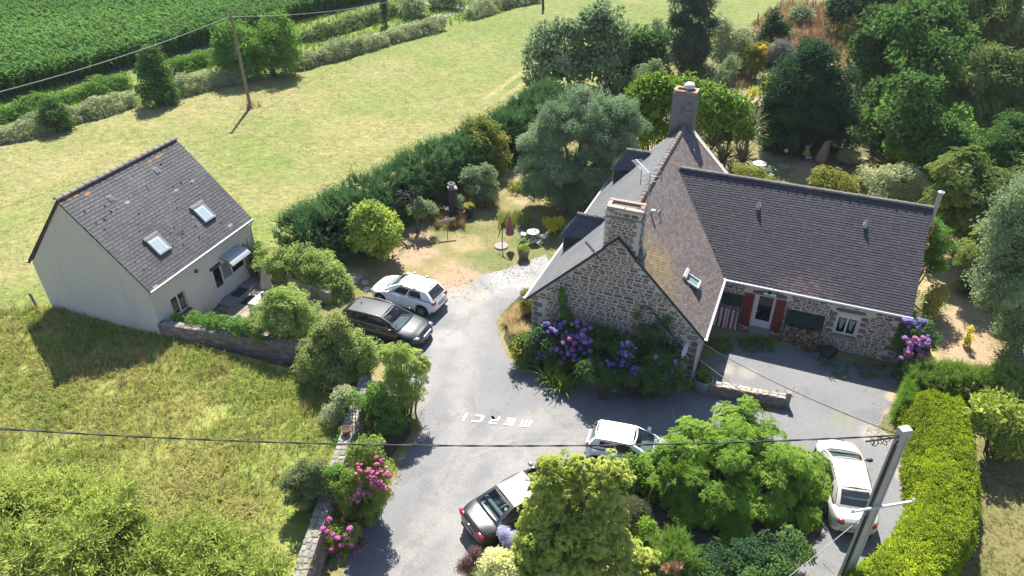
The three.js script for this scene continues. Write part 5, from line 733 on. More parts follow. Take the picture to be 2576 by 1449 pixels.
// ---------------------------------------------------------------- hedges
{
  seed(21);
  let g = thing('conifer_hedge', 'long dark green conifer hedge between the mown field and the garden', 'hedge', V(0, 0, 0));
  const line = [V(-12.4, 0, -35.2), V(-10.8, 0, -37.4), V(-8.6, 0, -40.5), V(-4.9, 0, -45.3), V(-1.2, 0, -50.2), V(2.2, 0, -55.2), V(3.9, 0, -58.5)];
  mesh('stems', line.slice(0, -1).flatMap((p, i) => [0, 0.33, 0.66].map((t) => { const q = p.clone().lerp(line[i + 1], t); return tube([q, q.clone().add(V(rr(-0.1, 0.1), 1.6, rr(-0.1, 0.1))), q.clone().add(V(0, 2.7, 0))], [0.09, 0.06, 0.02], 5); })), MAT.bark, g);
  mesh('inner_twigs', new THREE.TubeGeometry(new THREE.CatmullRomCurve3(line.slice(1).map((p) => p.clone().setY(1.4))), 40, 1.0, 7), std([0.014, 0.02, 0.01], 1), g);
  hedgeBody(g, line, (t, p) => [1.55 + (p ? 0.3 * (noise2(p.x * 0.6, p.z * 0.6) - 0.5) : 0), 3.35 + (p ? 0.45 * (noise2(p.x * 0.8 + 5, p.z * 0.8) - 0.4) : 0) * 1], { sprig: 'conifer', size: 0.8, cover: 4.2, pal: 'conifer', gap: 0.2, lump: 0.45, lift: 0.15 });
  // clipped conifer hedge right of the yard, with its side towards the drive
  g = thing('conifer_hedge', 'clipped conifer hedge running right from the end of the yard', 'hedge', V(0, 0, 0));
  const l2 = [at(2305, 935, 1.6), at(2400, 935, 1.6), at(2500, 938, 1.6), at(2600, 945, 1.6)].map((p) => p.setY(0));
  mesh('stems', l2.map((p) => tube([p.clone(), p.clone().add(V(0.05, 1.2, 0))], [0.06, 0.03], 5)), MAT.bark, g);
  hedgeBody(g, l2, () => [0.75, 1.7], { sprig: 'conifer', size: 0.42, cover: 5, pal: [[0.068, 0.132, 0.022], [0.188, 0.264, 0.043]], gap: 0.2, lump: 0.35 });
  g = thing('conifer_hedge', 'thin clipped conifer strip facing the drive beside the laurel', 'hedge', V(0, 0, 0));
  const l3 = [at(2312, 925, 1.5), at(2293, 965, 1.5), at(2286, 1010, 1.4)].map((p) => p.setY(0)); mesh('stems', l3.map((p) => tube([p.clone(), p.clone().add(V(0.05, 1.2, 0))], [0.05, 0.03], 5)), MAT.bark, g);
  hedgeBody(g, l3, () => [0.26, 1.6], { sprig: 'conifer', size: 0.3, cover: 5, pal: [[0.086, 0.171, 0.022], [0.205, 0.31, 0.043]], gap: 0.12, lump: 0.15 });
  // bright laurel hedge round the drive
  g = thing('laurel_hedge', 'broad bright yellow green laurel hedge curving along the right of the drive', 'hedge', V(0, 0, 0));
  const H = 2.1, l4 = [[2370, 985], [2390, 1060], [2398, 1140], [2402, 1210], [2385, 1290], [2340, 1355], [2290, 1410], [2215, 1480], [2120, 1560]].map(([u, v]) => at(u, v, H).setY(0));
  mesh('stems', l4.map((p) => tube([p.clone(), p.clone().add(V(0.1, 0.9, 0)), p.clone().add(V(0.2, 1.7, 0.1))], [0.07, 0.05, 0.02], 5)), MAT.bark, g);
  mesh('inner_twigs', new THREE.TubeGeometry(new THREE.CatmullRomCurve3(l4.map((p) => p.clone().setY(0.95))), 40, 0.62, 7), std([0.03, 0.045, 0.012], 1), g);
  hedgeBody(g, l4, (t) => [1.12 + 0.1 * Math.sin(t * 9), H - 0.1], { sprig: 'laurel', size: 0.28, cover: 4.8, pal: 'lime', gain: 1.25, mat: glossLeaf, gap: 0.1, lump: 0.28, square: 0.7, lift: 0.6, patch: 0.8 });
}
const G0 = (u, v) => at(u, v, 0);
// ---------------------------------------------------------------- trees and bushes of the near garden
plant('shrub_tree', 'round light green shrub tree standing on the dry lawn', 'tree', G0(940, 652), [[938, 575, 50], [912, 590, 34], [966, 588, 34], [935, 545, 34], [905, 560, 24], [972, 560, 26], [930, 612, 40, 0.2], [960, 615, 28], [905, 612, 24]], { trunk: 0.06, sprig: 'big', spray: 15, pal: [[0.153, 0.217, 0.038], [0.341, 0.388, 0.081]], cover: 2.7, gap: 0.3, floor: 0.35 });
plant('evergreen_bush', 'rounded olive green bush growing against the conifer hedge', 'bush', G0(1212, 436), [[1208, 365, 46], [1175, 375, 32], [1245, 372, 32], [1215, 330, 30], [1185, 345, 24], [1205, 410, 44, 0.3], [1250, 405, 28]], { sprig: 'small', spray: 22, pal: 'olive', cover: 3, gap: 0.24 });
plant('rose_bush', 'tall grey green bush with a few red roses beside the lawn monument', 'bush', G0(1212, 512), [[1200, 455, 30], [1225, 470, 26], [1185, 450, 20], [1220, 440, 22], [1210, 490, 24], [1235, 480, 16]], { sprig: 'small', spray: 16, pal: 'grey', cover: 2.4, gap: 0.36 });
{ const g = scene.getObjectByName('rose_bush'); seed(5); heads(g, 'rose', [[1243, 478], [1232, 484], [1249, 485], [1240, 490], [1246, 472]].map(([u, v]) => [far(u, v, -g.position.z - 0.45).sub(g.position), 0.085]), [petal('rose', [0.4, 0.01, 0.03])]); }
plant('mimosa_tree', 'large feathery blue green tree close to the left roof slope', 'tree', V(4.2, 0, -43.2), [[1470, 275, 52, 0.5], [1410, 310, 48], [1540, 310, 52, 0.5], [1365, 380, 48], [1450, 370, 62, -0.6], [1545, 360, 50], [1350, 440, 36], [1410, 440, 52, -0.8], [1480, 440, 52, -0.6], [1390, 495, 42, -0.4], [1450, 500, 46, -0.3], [1580, 330, 36, 0.4], [1500, 480, 36], [1350, 470, 26]], { trunk: 0.2, sprig: 'fine', spray: 19, pal: 'blue', cover: 3.6, gap: 0.22, rough: 0.7 });
plant('small_tree', 'little yellow green lollipop tree in the shade behind the hedge', 'tree', V(0.9, 0, -53), [[1302, 345, 13], [1297, 340, 9], [1308, 342, 9]], { trunk: 0.03, sprig: 'broad', spray: 9, pal: 'yellow', cover: 3, gap: 0.2 });
plant('low_bush', 'small dry bush on the path beside the blue green tree', 'bush', G0(1300, 480), [[1298, 468, 18, 0, 0.6], [1320, 465, 14, 0, 0.6]], { sprig: 'narrow', spray: 14, pal: 'olive', cover: 2, gap: 0.35 });
plant('yellow_flower_clump', 'green clump with yellow flowers below the nearer dormer', 'flowers', G0(1392, 585), [[1392, 570, 14], [1405, 562, 12], [1380, 560, 10]], { sprig: 'narrow', spray: 12, pal: [[0.171, 0.217, 0.022], [0.682, 0.558, 0.022]], cover: 2, gap: 0.35 });
for (const [u, v, lab] of [[1140, 500, 'golden tall dry grass behind the monument'], [1215, 512, 'tawny grass between the monument and the rose bush'], [1075, 545, 'dry grass round the bare apple tree'], [1135, 560, 'yellow green grass around the plank sign'], [1290, 560, 'greenish tall grass patch above the pink parasol']]) { seed(u); const c = G0(u, v), it = []; for (let i = 0; i < 130; i++) { const p = c.clone().add(V(rr(-1, 1) * 1.0, 0, rr(-1, 1) * 0.8)); it.push([p, V(rr(-0.2, 0.2), 1, rr(-0.2, 0.2)).normalize(), rr(0.45, 0.9), shade(u > 1280 ? 'meadow' : [[0.26, 0.19, 0.06], [0.42, 0.32, 0.13]], p)]); } const m = copies('tall_grass', SPRIG.straw, bladeMat, it); m.userData.kind = 'stuff'; tag(m, lab, 'grass'); }

// behind the house
plant('bay_bush', 'tall glossy bright green bush behind the far chimney', 'bush', V(10.2, 0, -46.5), [[1620, 240, 36], [1660, 225, 34], [1700, 245, 40], [1745, 240, 38], [1790, 240, 34], [1610, 290, 36], [1650, 290, 42, -0.3], [1830, 270, 34], [1860, 280, 26], [1780, 280, 40], [1690, 290, 40], [1610, 330, 36], [1655, 335, 34], [1800, 320, 36], [1850, 315, 30], [1735, 215, 22], [1630, 215, 20]], { gain: 1.05, sprig: 'big', mat: glossLeaf, spray: 17, pal: 'fresh', cover: 3, gap: 0.27 });
plant('smoke_bush', 'dark purple leaved bush behind the far chimney', 'bush', G0(1665, 235), [[1665, 195, 18], [1648, 200, 12], [1682, 198, 12]], { sprig: 'broad', spray: 13, pal: 'purple', cover: 3.5, gap: 0.2 });
plant('grey_bush', 'soft grey green bush left of the purple bush', 'bush', G0(1625, 240), [[1620, 190, 26], [1645, 178, 18], [1600, 205, 18]], { sprig: 'small', spray: 17, pal: 'grey', cover: 3, gap: 0.25 });
plant('broadleaf_tree', 'leftmost of the grey green trees beyond the conifer hedge', 'tree', G0(1440, 225), [[1370, 105, 36], [1410, 130, 42], [1345, 150, 30], [1380, 180, 42], [1430, 180, 42], [1450, 90, 32], [1345, 195, 22], [1420, 75, 22]], { trunk: 0.2, sprig: 'big', spray: 19, pal: 'grey', cover: 2.4, gap: 0.36 });
plant('broadleaf_tree', 'tallest of the grey green trees beyond the conifer hedge', 'tree', G0(1530, 218), [[1490, 50, 30], [1530, 40, 32], [1515, 80, 38], [1550, 85, 34], [1480, 110, 40], [1530, 135, 44], [1490, 175, 42], [1545, 185, 38], [1460, 150, 30]], { trunk: 0.22, sprig: 'big', spray: 19, pal: 'grey', cover: 2.5, gap: 0.34 });
plant('broadleaf_tree', 'dark green tree standing left of the weeping birch', 'tree', G0(1640, 205), [[1590, 130, 40], [1635, 120, 36], [1605, 170, 40], [1650, 165, 36], [1575, 165, 30], [1660, 110, 24], [1600, 95, 26]], { trunk: 0.18, sprig: 'big', spray: 19, pal: 'dark', cover: 2.6, gap: 0.3 });
plant('young_tree', 'thin pale tree in front of the field left of the birch', 'tree', G0(1665, 180), [[1655, 90, 20, 0, 1.6], [1650, 120, 22, 0, 1.4]], { trunk: 0.07, sprig: 'narrow', spray: 18, pal: 'grey', cover: 2, gap: 0.36 });
plant('weeping_birch', 'tall dark weeping birch behind the house', 'tree', V(15.2, 0, -62), [[1740, -40, 30, 0, 1.4], [1718, 0, 26, 0, 1.6], [1768, 5, 24, 0, 1.5], [1740, 45, 34, -0.5, 1.4], [1708, 70, 24, 0, 1.5], [1765, 75, 26, 0, 1.5], [1735, 110, 36, -0.5, 1.3], [1762, 135, 24, 0, 1.3], [1712, 140, 24, 0, 1.3], [1740, 175, 32, 0, 1], [1775, 185, 20, 0, 1]], { trunk: 0.22, sprig: 'narrow', spray: 17, pal: [[0.04, 0.06, 0.035], [0.11, 0.14, 0.08]], cover: 3, gap: 0.3, barkMat: MAT.paleBark });
plant('willow_bush', 'silvery willow bush right of the weeping birch', 'bush', G0(1830, 185), [[1815, 90, 26], [1835, 120, 30], [1860, 100, 24], [1810, 130, 24], [1845, 150, 26], [1815, 65, 16]], { sprig: 'narrow', spray: 20, pal: 'silver', cover: 2.5, gap: 0.32 });
plant('twiggy_shrub', 'thin pale twiggy shrub on the dry path behind the house', 'bush', G0(1820, 225), [[1815, 190, 22], [1840, 170, 22], [1800, 205, 16]], { sprig: 'narrow', spray: 18, pal: 'grey', cover: 1.5, gap: 0.4 });
plant('broom_bush', 'broom bush with yellow flowers on the dry ground', 'bush', G0(1895, 200), [[1885, 145, 24], [1915, 130, 20], [1880, 170, 24], [1905, 165, 22]], { sprig: 'narrow', spray: 18, pal: 'olive', cover: 3, gap: 0.22 });
{ const g = scene.getObjectByName('broom_bush'), b = g.position.clone(); seed(8); const L = [[1918, 122, 7], [1922, 132, 6], [1905, 150, 4]].map(([u, v, r]) => { const p = far(u, v, -b.z - 0.9), m = r * metresPerPx(p); return [p.sub(b), m, m, m]; }); foliage(g, L, { name: 'yellow_flowers', sprig: 'small', size: 0.22, gain: 0.8, pal: [[0.775, 0.558, 0.016], [1.085, 0.853, 0.062]], cover: 1.4, gap: 0.5 }); }
plant('dark_bush', 'dark grey domed bush right of the yellow broom', 'bush', G0(1965, 195), [[1950, 145, 30], [1985, 150, 28], [1965, 135, 26], [1950, 170, 24]], { sprig: 'small', spray: 18, pal: [[0.062, 0.07, 0.062], [0.202, 0.209, 0.186]], cover: 3.4, gap: 0.2 });
plant('laurel_tree', 'small upright dark laurel above the broom bush', 'tree', G0(1945, 130), [[1940, 70, 20, 0, 1.6], [1955, 90, 20, 0, 1.3], [1925, 100, 18, 0, 1.3]], { trunk: 0.08, sprig: 'laurel', spray: 17, pal: 'deep', mat: glossLeaf, cover: 3, gap: 0.25 });
plant('small_shrub', 'grey green shrub among the reddish heath near the top', 'bush', G0(2010, 62), [[2000, 45, 16], [2022, 42, 18], [2012, 30, 14]], { sprig: 'broad', spray: 16, pal: 'grey', cover: 2.2, gap: 0.3 });
plant('heath_shrub', 'pale olive bush on the rusty heath beside the dark trees', 'bush', G0(2140, 110), [[2130, 80, 22], [2145, 65, 16], [2120, 95, 18]], { sprig: 'small', spray: 17, pal: 'olive', cover: 2.4, gap: 0.3 });
plant('holly_tree', 'large dark round evergreen tree over the back garden', 'tree', V(22.4, 0, -52), [[2030, 175, 56], [1985, 235, 58], [2075, 225, 56], [2030, 260, 70, 0], [1965, 290, 50], [2095, 290, 52], [2030, 330, 64, 0.3], [1975, 340, 46], [2090, 340, 48], [2050, 145, 34]], { trunk: 0.3, sprig: 'small', spray: 23, pal: 'deep', cover: 4, gap: 0.16 });
plant('sapling', 'bright yellow green sapling left of the large dark tree', 'tree', G0(1930, 260), [[1905, 232, 18, 0, 0.5], [1955, 205, 24, 0, 0.5], [1930, 215, 18, 0, 0.5]], { trunk: 0.05, sprig: 'broad', spray: 13, pal: 'yellow', cover: 2, gap: 0.35 });
plant('side_shrub', 'light green shrubs at the left foot of the dark tree', 'bush', G0(1960, 370), [[1945, 330, 28], [1935, 300, 24], [1980, 355, 22]], { sprig: 'broad', spray: 17, pal: 'mid', cover: 2.6, gap: 0.28 });
plant('garden_bush', 'green bushes right of the large dark tree', 'bush', G0(2170, 345), [[2150, 330, 22], [2175, 300, 24], [2160, 360, 20], [2190, 345, 18]], { sprig: 'broad', spray: 18, pal: 'mid', cover: 2.5, gap: 0.3 });
plant('sycamore_tree', 'leftmost of the tall dark trees at the upper right', 'tree', G0(2215, 270), [[2190, 170, 46], [2210, 110, 46], [2240, 60, 50], [2180, 215, 36], [2245, 170, 54], [2225, 225, 46], [2290, 120, 50], [2280, 200, 48]], { trunk: 0.3, sprig: 'big', spray: 22, pal: 'dark', cover: 3.2, gap: 0.25 });
plant('evergreen_tree', 'very dark tree at the top edge right of the heath', 'tree', G0(2150, 95), [[2130, 25, 40], [2170, 30, 46], [2210, 10, 40], [2200, 60, 36], [2250, -10, 50]], { trunk: 0.25, sprig: 'small', spray: 24, pal: 'deep', cover: 3.5, gap: 0.18 });
plant('poplar_tree', 'tall olive poplar at the upper right corner', 'tree', G0(2460, 205), [[2400, 60, 60], [2460, 20, 66], [2530, 60, 66], [2450, 120, 66], [2520, 140, 66], [2400, 150, 50], [2570, -10, 60], [2380, -10, 60], [2300, 0, 46]], { trunk: 0.35, sprig: 'narrow', spray: 24, pal: [[0.08, 0.115, 0.03], [0.2, 0.23, 0.085]], cover: 3, gap: 0.22 });
plant('willow_tree', 'feathery olive willow tree in front of the poplar', 'tree', G0(2450, 365), [[2400, 230, 66], [2460, 190, 60], [2520, 240, 66], [2350, 280, 52], [2430, 300, 66], [2510, 320, 60], [2570, 200, 60], [2370, 200, 46], [2570, 320, 60]], { trunk: 0.35, sprig: 'narrow', spray: 23, pal: [[0.08, 0.115, 0.03], [0.2, 0.23, 0.085]], cover: 3.4, gap: 0.2 });
plant('maple_tree', 'green large leaved tree below the feathery willow', 'tree', G0(2420, 475), [[2310, 240, 46], [2290, 300, 46], [2340, 350, 50], [2400, 380, 56], [2460, 400, 56], [2300, 370, 36], [2530, 400, 60], [2570, 440, 50]], { trunk: 0.3, sprig: 'big', spray: 21, pal: 'dark', cover: 3.2, gap: 0.26 });
plant('ash_tree', 'dark green tree right of the wing ridge end', 'tree', G0(2440, 650), [[2420, 440, 56], [2470, 480, 60], [2400, 500, 50], [2440, 550, 58], [2400, 570, 42], [2500, 560, 56], [2470, 610, 46]], { trunk: 0.25, sprig: 'pinnate', spray: 24, pal: [[0.059, 0.093, 0.022], [0.171, 0.202, 0.043]], cover: 3.2, gap: 0.24 });
plant('grey_leaf_tree', 'grey green tree filling the right edge beside the dry path', 'tree', G0(2555, 890), [[2560, 640, 54], [2530, 690, 54], [2560, 740, 56], [2520, 760, 46], [2570, 820, 50], [2545, 570, 50], [2580, 500, 56], [2545, 850, 34]], { trunk: 0.25, sprig: 'tiny', spray: 25, pal: 'grey', cover: 3.4, gap: 0.25 });
plant('hornbeam_tree', 'broad green tree between the dark round tree and the right edge', 'tree', G0(2270, 385), [[2230, 250, 50], [2260, 310, 54], [2320, 180, 60], [2350, 130, 56], [2290, 60, 56], [2240, 345, 40]], { trunk: 0.3, sprig: 'big', spray: 22, pal: 'dark', cover: 3, gap: 0.26 });
plant('oak_tree', 'dense dark tree at the right edge below the willow', 'tree', G0(2540, 540), [[2540, 420, 70], [2570, 500, 66], [2520, 480, 60], [2480, 420, 56], [2560, 350, 60], [2600, 440, 60]], { trunk: 0.3, sprig: 'small', spray: 26, pal: 'dark', cover: 3.2, gap: 0.22 });
plant('elder_bush', 'leafy bush filling the gap right of the phormium', 'bush', G0(2330, 480), [[2310, 420, 36], [2350, 440, 40], [2330, 380, 36], [2290, 395, 28], [2370, 470, 34]], { sprig: 'broad', spray: 20, pal: 'mid', cover: 3, gap: 0.25 });
plant('ash_sapling', 'loose green undergrowth at the right of the dry path', 'bush', G0(2480, 745), [[2450, 660, 44], [2490, 700, 44], [2470, 620, 44], [2510, 640, 48], [2450, 720, 26]], { sprig: 'pinnate', spray: 22, pal: [[0.066, 0.1, 0.025], [0.165, 0.2, 0.049]], cover: 2.8, gap: 0.28 });
plant('chestnut_tree', 'dark leafy tree in the thick wood at the right of the heath', 'tree', G0(2330, 310), [[2290, 180, 60], [2330, 240, 60], [2370, 100, 66], [2280, 260, 44], [2400, 290, 60], [2340, 60, 60]], { trunk: 0.3, sprig: 'big', spray: 23, pal: 'dark', cover: 3, gap: 0.28 });
plant('lime_tree', 'bright tipped green tree left of the feathery willow', 'tree', G0(2310, 445), [[2260, 290, 40], [2300, 330, 44], [2270, 380, 36], [2340, 400, 50], [2380, 340, 50]], { trunk: 0.25, sprig: 'big', spray: 20, pal: 'mid', cover: 2.8, gap: 0.3 });
plant('beech_tree', 'tall tree closing the right edge between willow and grey green tree', 'tree', G0(2530, 660), [[2540, 540, 66], [2570, 600, 60], [2500, 520, 54], [2590, 480, 66], [2440, 480, 50], [2480, 600, 50]], { trunk: 0.3, sprig: 'broad', spray: 24, pal: [[0.07, 0.1, 0.03], [0.17, 0.2, 0.07]], cover: 3, gap: 0.26 });
plant('hawthorn_bush', 'scrubby bush at the edge of the wood below the heath', 'bush', G0(2205, 330), [[2195, 300, 26], [2220, 320, 28], [2205, 280, 20], [2240, 350, 26], [2180, 260, 18]], { sprig: 'broad', spray: 17, pal: 'grey', cover: 2.6, gap: 0.28 });
plant('viburnum_bush', 'olive green bush directly behind the wing ridge', 'bush', G0(2110, 520), [[2070, 460, 34, 0, 0.8], [2120, 465, 36, 0, 0.8], [2090, 490, 34, 0, 0.8], [2160, 480, 30, 0, 0.8]], { sprig: 'small', spray: 19, pal: 'olive', cover: 3.2, gap: 0.2 });
plant('silver_bush', 'grey silver bush behind the wing near the stove pipe', 'bush', G0(2270, 530), [[2215, 460, 40, 0, 0.8], [2265, 455, 42, 0, 0.8], [2300, 485, 36, 0, 0.8], [2230, 495, 34, 0, 0.8]], { sprig: 'small', spray: 19, pal: 'silver', cover: 3.2, gap: 0.22 });
plant('back_wall_shrub', 'light green shrub at the junction of main roof and wing', 'bush', V(15.4, 0, -40.4), [[1885, 440, 20], [1910, 448, 18], [1865, 428, 14], [1935, 458, 13]], { sprig: 'small', spray: 15, pal: 'olive', cover: 2.8, gap: 0.25 });
plant('oleander_bush', 'leafy climbing bush with pink flowers at the wing end wall', 'bush', V(20.6, 0, -31.8), [[2345, 590, 26], [2360, 620, 28], [2335, 640, 26], [2350, 665, 22], [2335, 560, 18]], { sprig: 'narrow', spray: 18, pal: 'mid', cover: 3, gap: 0.25 });
{ const g = scene.getObjectByName('oleander_bush'); seed(9); heads(g, 'flower_head', [[2372, 592], [2385, 600], [2395, 605], [2390, 598], [2362, 590]].map(([u, v]) => [far(u, v, -g.position.z - 0.4).sub(g.position), 0.1]), [petal('oleander', [0.5, 0.16, 0.2])]); }
plant('creeper', 'reddish yellow creeper over the end edge of the wing roof', 'climbing plant', V(19.6, 0, -30.3), [[2330, 570, 12], [2322, 585, 12], [2315, 600, 12], [2318, 615, 8], [2305, 598, 9], [2338, 550, 7]], { sprig: 'broad', spray: 11, pal: [[0.217, 0.139, 0.046], [0.62, 0.341, 0.155]], cover: 2.5, gap: 0.3 });
plant('pampas_clump', 'tall grass tussock on the dry path beside the wing', 'grass', G0(2345, 800), [[2345, 765, 24], [2355, 740, 20], [2335, 780, 18]], { sprig: 'narrow', spray: 20, pal: [[0.205, 0.202, 0.055], [0.443, 0.388, 0.12]], cover: 2.4, gap: 0.3 });
plant('ragwort_stalk', 'thin weed with yellow flowers on the dry grass', 'weed', G0(2438, 872), [[2438, 850, 8], [2440, 830, 6], [2432, 862, 6]], { sprig: 'narrow', spray: 11, pal: [[0.248, 0.248, 0.062], [0.775, 0.651, 0.046]], cover: 1.3, gap: 0.4 });
// strap-leaved clump behind the house
{ seed(31); const spots = [[1790, 345, 1.7], [1835, 330, 2], [1880, 330, 1.9], [1815, 385, 1.7], [1865, 385, 1.8], [1845, 420, 1.5], [1890, 300, 1.8]]; let first; spots.forEach(([u, v, s], i) => { const p = far(u, v + 12, 46 + (345 - v) * 0.03), labs = ['leftmost', 'upper left', 'right hand', 'lower left', 'lower right', 'lowest', 'topmost']; p.y = Math.max(0.8, p.y - 0.4); const g = thing('cordyline', labs[i] + ' spiky head of the cordyline clump behind the house', 'plant', V(p.x, 0, p.z), i * 1.1, 'spiky cordylines behind the house'); mesh('trunk', tube([V(0, -0.1, 0), V(0, p.y, 0)], [0.1, 0.08], 7), MAT.bark, g); copies('leaves', SPRIG.sword, bladeMat, [0, 1, 2].map((k) => [V(rr(-0.15, 0.15), p.y + k * 0.15, rr(-0.15, 0.15)), V(rr(-0.3, 0.3), 1, rr(-0.3, 0.3)).normalize(), s * rr(0.75, 0.9), shade('phormium', p), k]), g); }); }
{ seed(32); const p = G0(2245, 425), g = thing('phormium', 'yellow striped phormium clump at the end of the back lawn', 'plant', p); copies('leaves', SPRIG.sword, bladeMat, [0, 1, 2, 3, 4].map((k) => [V(rr(-0.4, 0.4), 0, rr(-0.4, 0.4)), V(rr(-0.2, 0.2), 1, rr(-0.2, 0.2)).normalize(), 1.6, shade([[0.2, 0.2, 0.05], [0.42, 0.38, 0.12]], p), k]), g); }
plant('lavender_bush', 'pale silver bush on the back lawn under the dark tree', 'bush', G0(2128, 415), [[2130, 400, 14], [2122, 392, 10], [2140, 395, 10]], { sprig: 'fine', spray: 12, pal: 'silver', cover: 3, gap: 0.2 });

// ---------------------------------------------------------------- hydrangeas and bed along the stone gable
const MAUVE = () => [petal('mauve', [0.2, 0.14, 0.42]), petal('violet', [0.13, 0.1, 0.4]), petal('blue', [0.13, 0.15, 0.45]), petal('lilac', [0.3, 0.17, 0.42])], PINKS = () => [petal('pink', [0.46, 0.14, 0.28]), petal('rosepink', [0.42, 0.1, 0.26]), petal('mauvepink', [0.36, 0.16, 0.38])];
const gableSpot = (u, v, out) => { const p = meet(u, v, house, V(0, 0, out), V(0, 0, 1)); return p.applyMatrix4(house.matrixWorld); };
function hydrangea(label, base, bushLobes, blooms, mats, r, o = {}) {
  const g = plant('hydrangea', label, 'hydrangea', base, bushLobes, { sprig: 'broad', spray: 17, pal: o.pal ?? 'mid', cover: 2.8, gap: 0.2, ...o });
  seed(label.length * 7); const S = []; for (const [p, k] of blooms) S.push([p.sub(g.position), r * rr(0.8, 1.25) * (k ?? 1)]); heads(g, 'flower_head', S, mats); return g;
}
{
  seed(41); const b = house.localToWorld(V(-2.4, 0, 0.9)), b2 = b.clone();
  const spots = []; for (const [u, v] of [[1365, 820], [1380, 835], [1360, 850], [1372, 870], [1358, 885], [1385, 880], [1395, 815], [1400, 840], [1410, 825], [1420, 810], [1425, 835], [1440, 815], [1452, 810], [1470, 815], [1485, 825], [1400, 862], [1415, 868], [1430, 858], [1412, 885], [1428, 880], [1440, 872], [1450, 880], [1462, 870], [1395, 895], [1420, 900], [1445, 893], [1470, 888], [1475, 850], [1455, 845], [1435, 845], [1350, 865], [1352, 840], [1370, 900], [1465, 832], [1388, 858], [1352, 900], [1378, 815], [1462, 855], [1480, 870], [1405, 905], [1458, 905]]) spots.push([gableSpot(u, v, 1.0 + rr(0, 0.5) + (v > 870 ? 0.4 : 0))]);
  const g = hydrangea('big mauve and blue hydrangea at the left of the stone gable', b, [[1385, 850, 34], [1430, 850, 38], [1470, 850, 34], [1400, 890, 34, -0.3], [1450, 890, 34, -0.3], [1360, 870, 24]], spots.concat([...Array(46)].map(() => [gableSpot(rr(1350, 1488), rr(812, 905), 1.0 + rr(0, 0.7))])), MAUVE(), 0.1, { pal: 'dark' });
  const pk = [[1418, 862], [1434, 852], [1446, 862], [1430, 890], [1445, 905], [1400, 878], [1465, 842], [1472, 860], [1412, 912], [1440, 880]].map(([u, v]) => [gableSpot(u, v, 1.75).sub(g.position), 0.125]); heads(g, 'pink_flower_head', pk, PINKS());
  const s2 = []; for (let i = 0; i < 60; i++) s2.push([gableSpot(rr(1545, 1610), rr(855, 945), 1.1 + rr(0, 0.8)), 0.8]);
  hydrangea('blue lacecap hydrangea in the middle of the gable bed', house.localToWorld(V(0.4, 0, 1.3)), [[1565, 880, 26], [1590, 905, 28], [1570, 925, 26], [1545, 920, 20]], s2, [petal('paleblue', [0.3, 0.34, 0.6]), ...MAUVE()], 0.1, { pal: 'dark' });
  const s3 = []; for (let i = 0; i < 22; i++) s3.push([gableSpot(rr(1640, 1705), rr(895, 945), 1.0 + rr(0, 0.6)), 0.8]); hydrangea('violet hydrangea at the right corner of the gable', house.localToWorld(V(2.6, 0, 1.2)), [[1660, 910, 26], [1690, 915, 24], [1670, 935, 24]], s3, MAUVE(), 0.11, { pal: 'dark' });
  const s4 = []; for (let i = 0; i < 13; i++) s4.push([gableSpot(rr(1478, 1545), rr(895, 930), 1.6 + rr(0, 0.4))]); hydrangea('few violet blooms low in front of the dark gable bush', house.localToWorld(V(-0.9, 0, 1.7)), [[1500, 912, 24], [1525, 920, 20]], s4, MAUVE(), 0.11, { pal: 'dark' });
  plant('evergreen_bush', 'dark green bush against the gable between the hydrangeas', 'bush', house.localToWorld(V(-0.6, 0, 0.8)), [[1510, 855, 28], [1532, 872, 24], [1500, 880, 28], [1492, 838, 16]], { sprig: 'small', spray: 18, pal: 'dark', cover: 3.4, gap: 0.15 });
  plant('ground_shrub', 'low dark shrubs at the foot of the gable bed', 'bush', house.localToWorld(V(1.2, 0, 2.1)), [[1510, 945, 24, 0, 0.7], [1560, 955, 26, 0, 0.7], [1610, 960, 26, 0, 0.7], [1660, 962, 26, 0, 0.7], [1705, 960, 22, 0, 0.7], [1630, 935, 24, 0.3, 0.8], [1480, 935, 20]], { sprig: 'small', spray: 18, pal: 'dark', cover: 3, gap: 0.2 });
  plant('ivy', 'ivy climbing the right half of the stone gable', 'climbing plant', house.localToWorld(V(1.9, 0, 0.35)), [[1605, 800, 10], [1608, 830, 14], [1640, 835, 22], [1665, 820, 18], [1685, 805, 12], [1620, 860, 24], [1655, 870, 26], [1690, 860, 20], [1700, 890, 20], [1640, 895, 24], [1605, 880, 18]], { sprig: 'broad', spray: 12, pal: 'dark', cover: 1.0, gap: 0.55 });
  plant('ivy', 'bright pointed creeper on the left part of the stone gable', 'climbing plant', house.localToWorld(V(-2.2, 0, 0.2)), [[1415, 760, 7, 0, 1, 2.5], [1418, 785, 10], [1432, 790, 8, 0, 1, 2], [1422, 810, 14], [1412, 735, 4, 0, 1, 2.4]], { sprig: 'broad', spray: 10, pal: 'mid', cover: 3, gap: 0.15 });
  seed(44); for (const [u, v, lab] of [[1395, 918, 'strap leaved clump below the big hydrangea'], [1425, 930, 'drooping day lily leaves at the edge of the drive']]) { const p = gableSpot(u, v, 2.35).setY(0), g2 = thing('day_lily', lab, 'plant', p); copies('leaves', SPRIG.strap, bladeMat, [0, 1, 2].map((k) => [V(rr(-0.3, 0.3), 0, rr(-0.3, 0.3)), V(rr(-0.1, 0.1), 1, 0).normalize(), 1.15, mul3(shade('fresh', p), 1.2), k]), g2); }
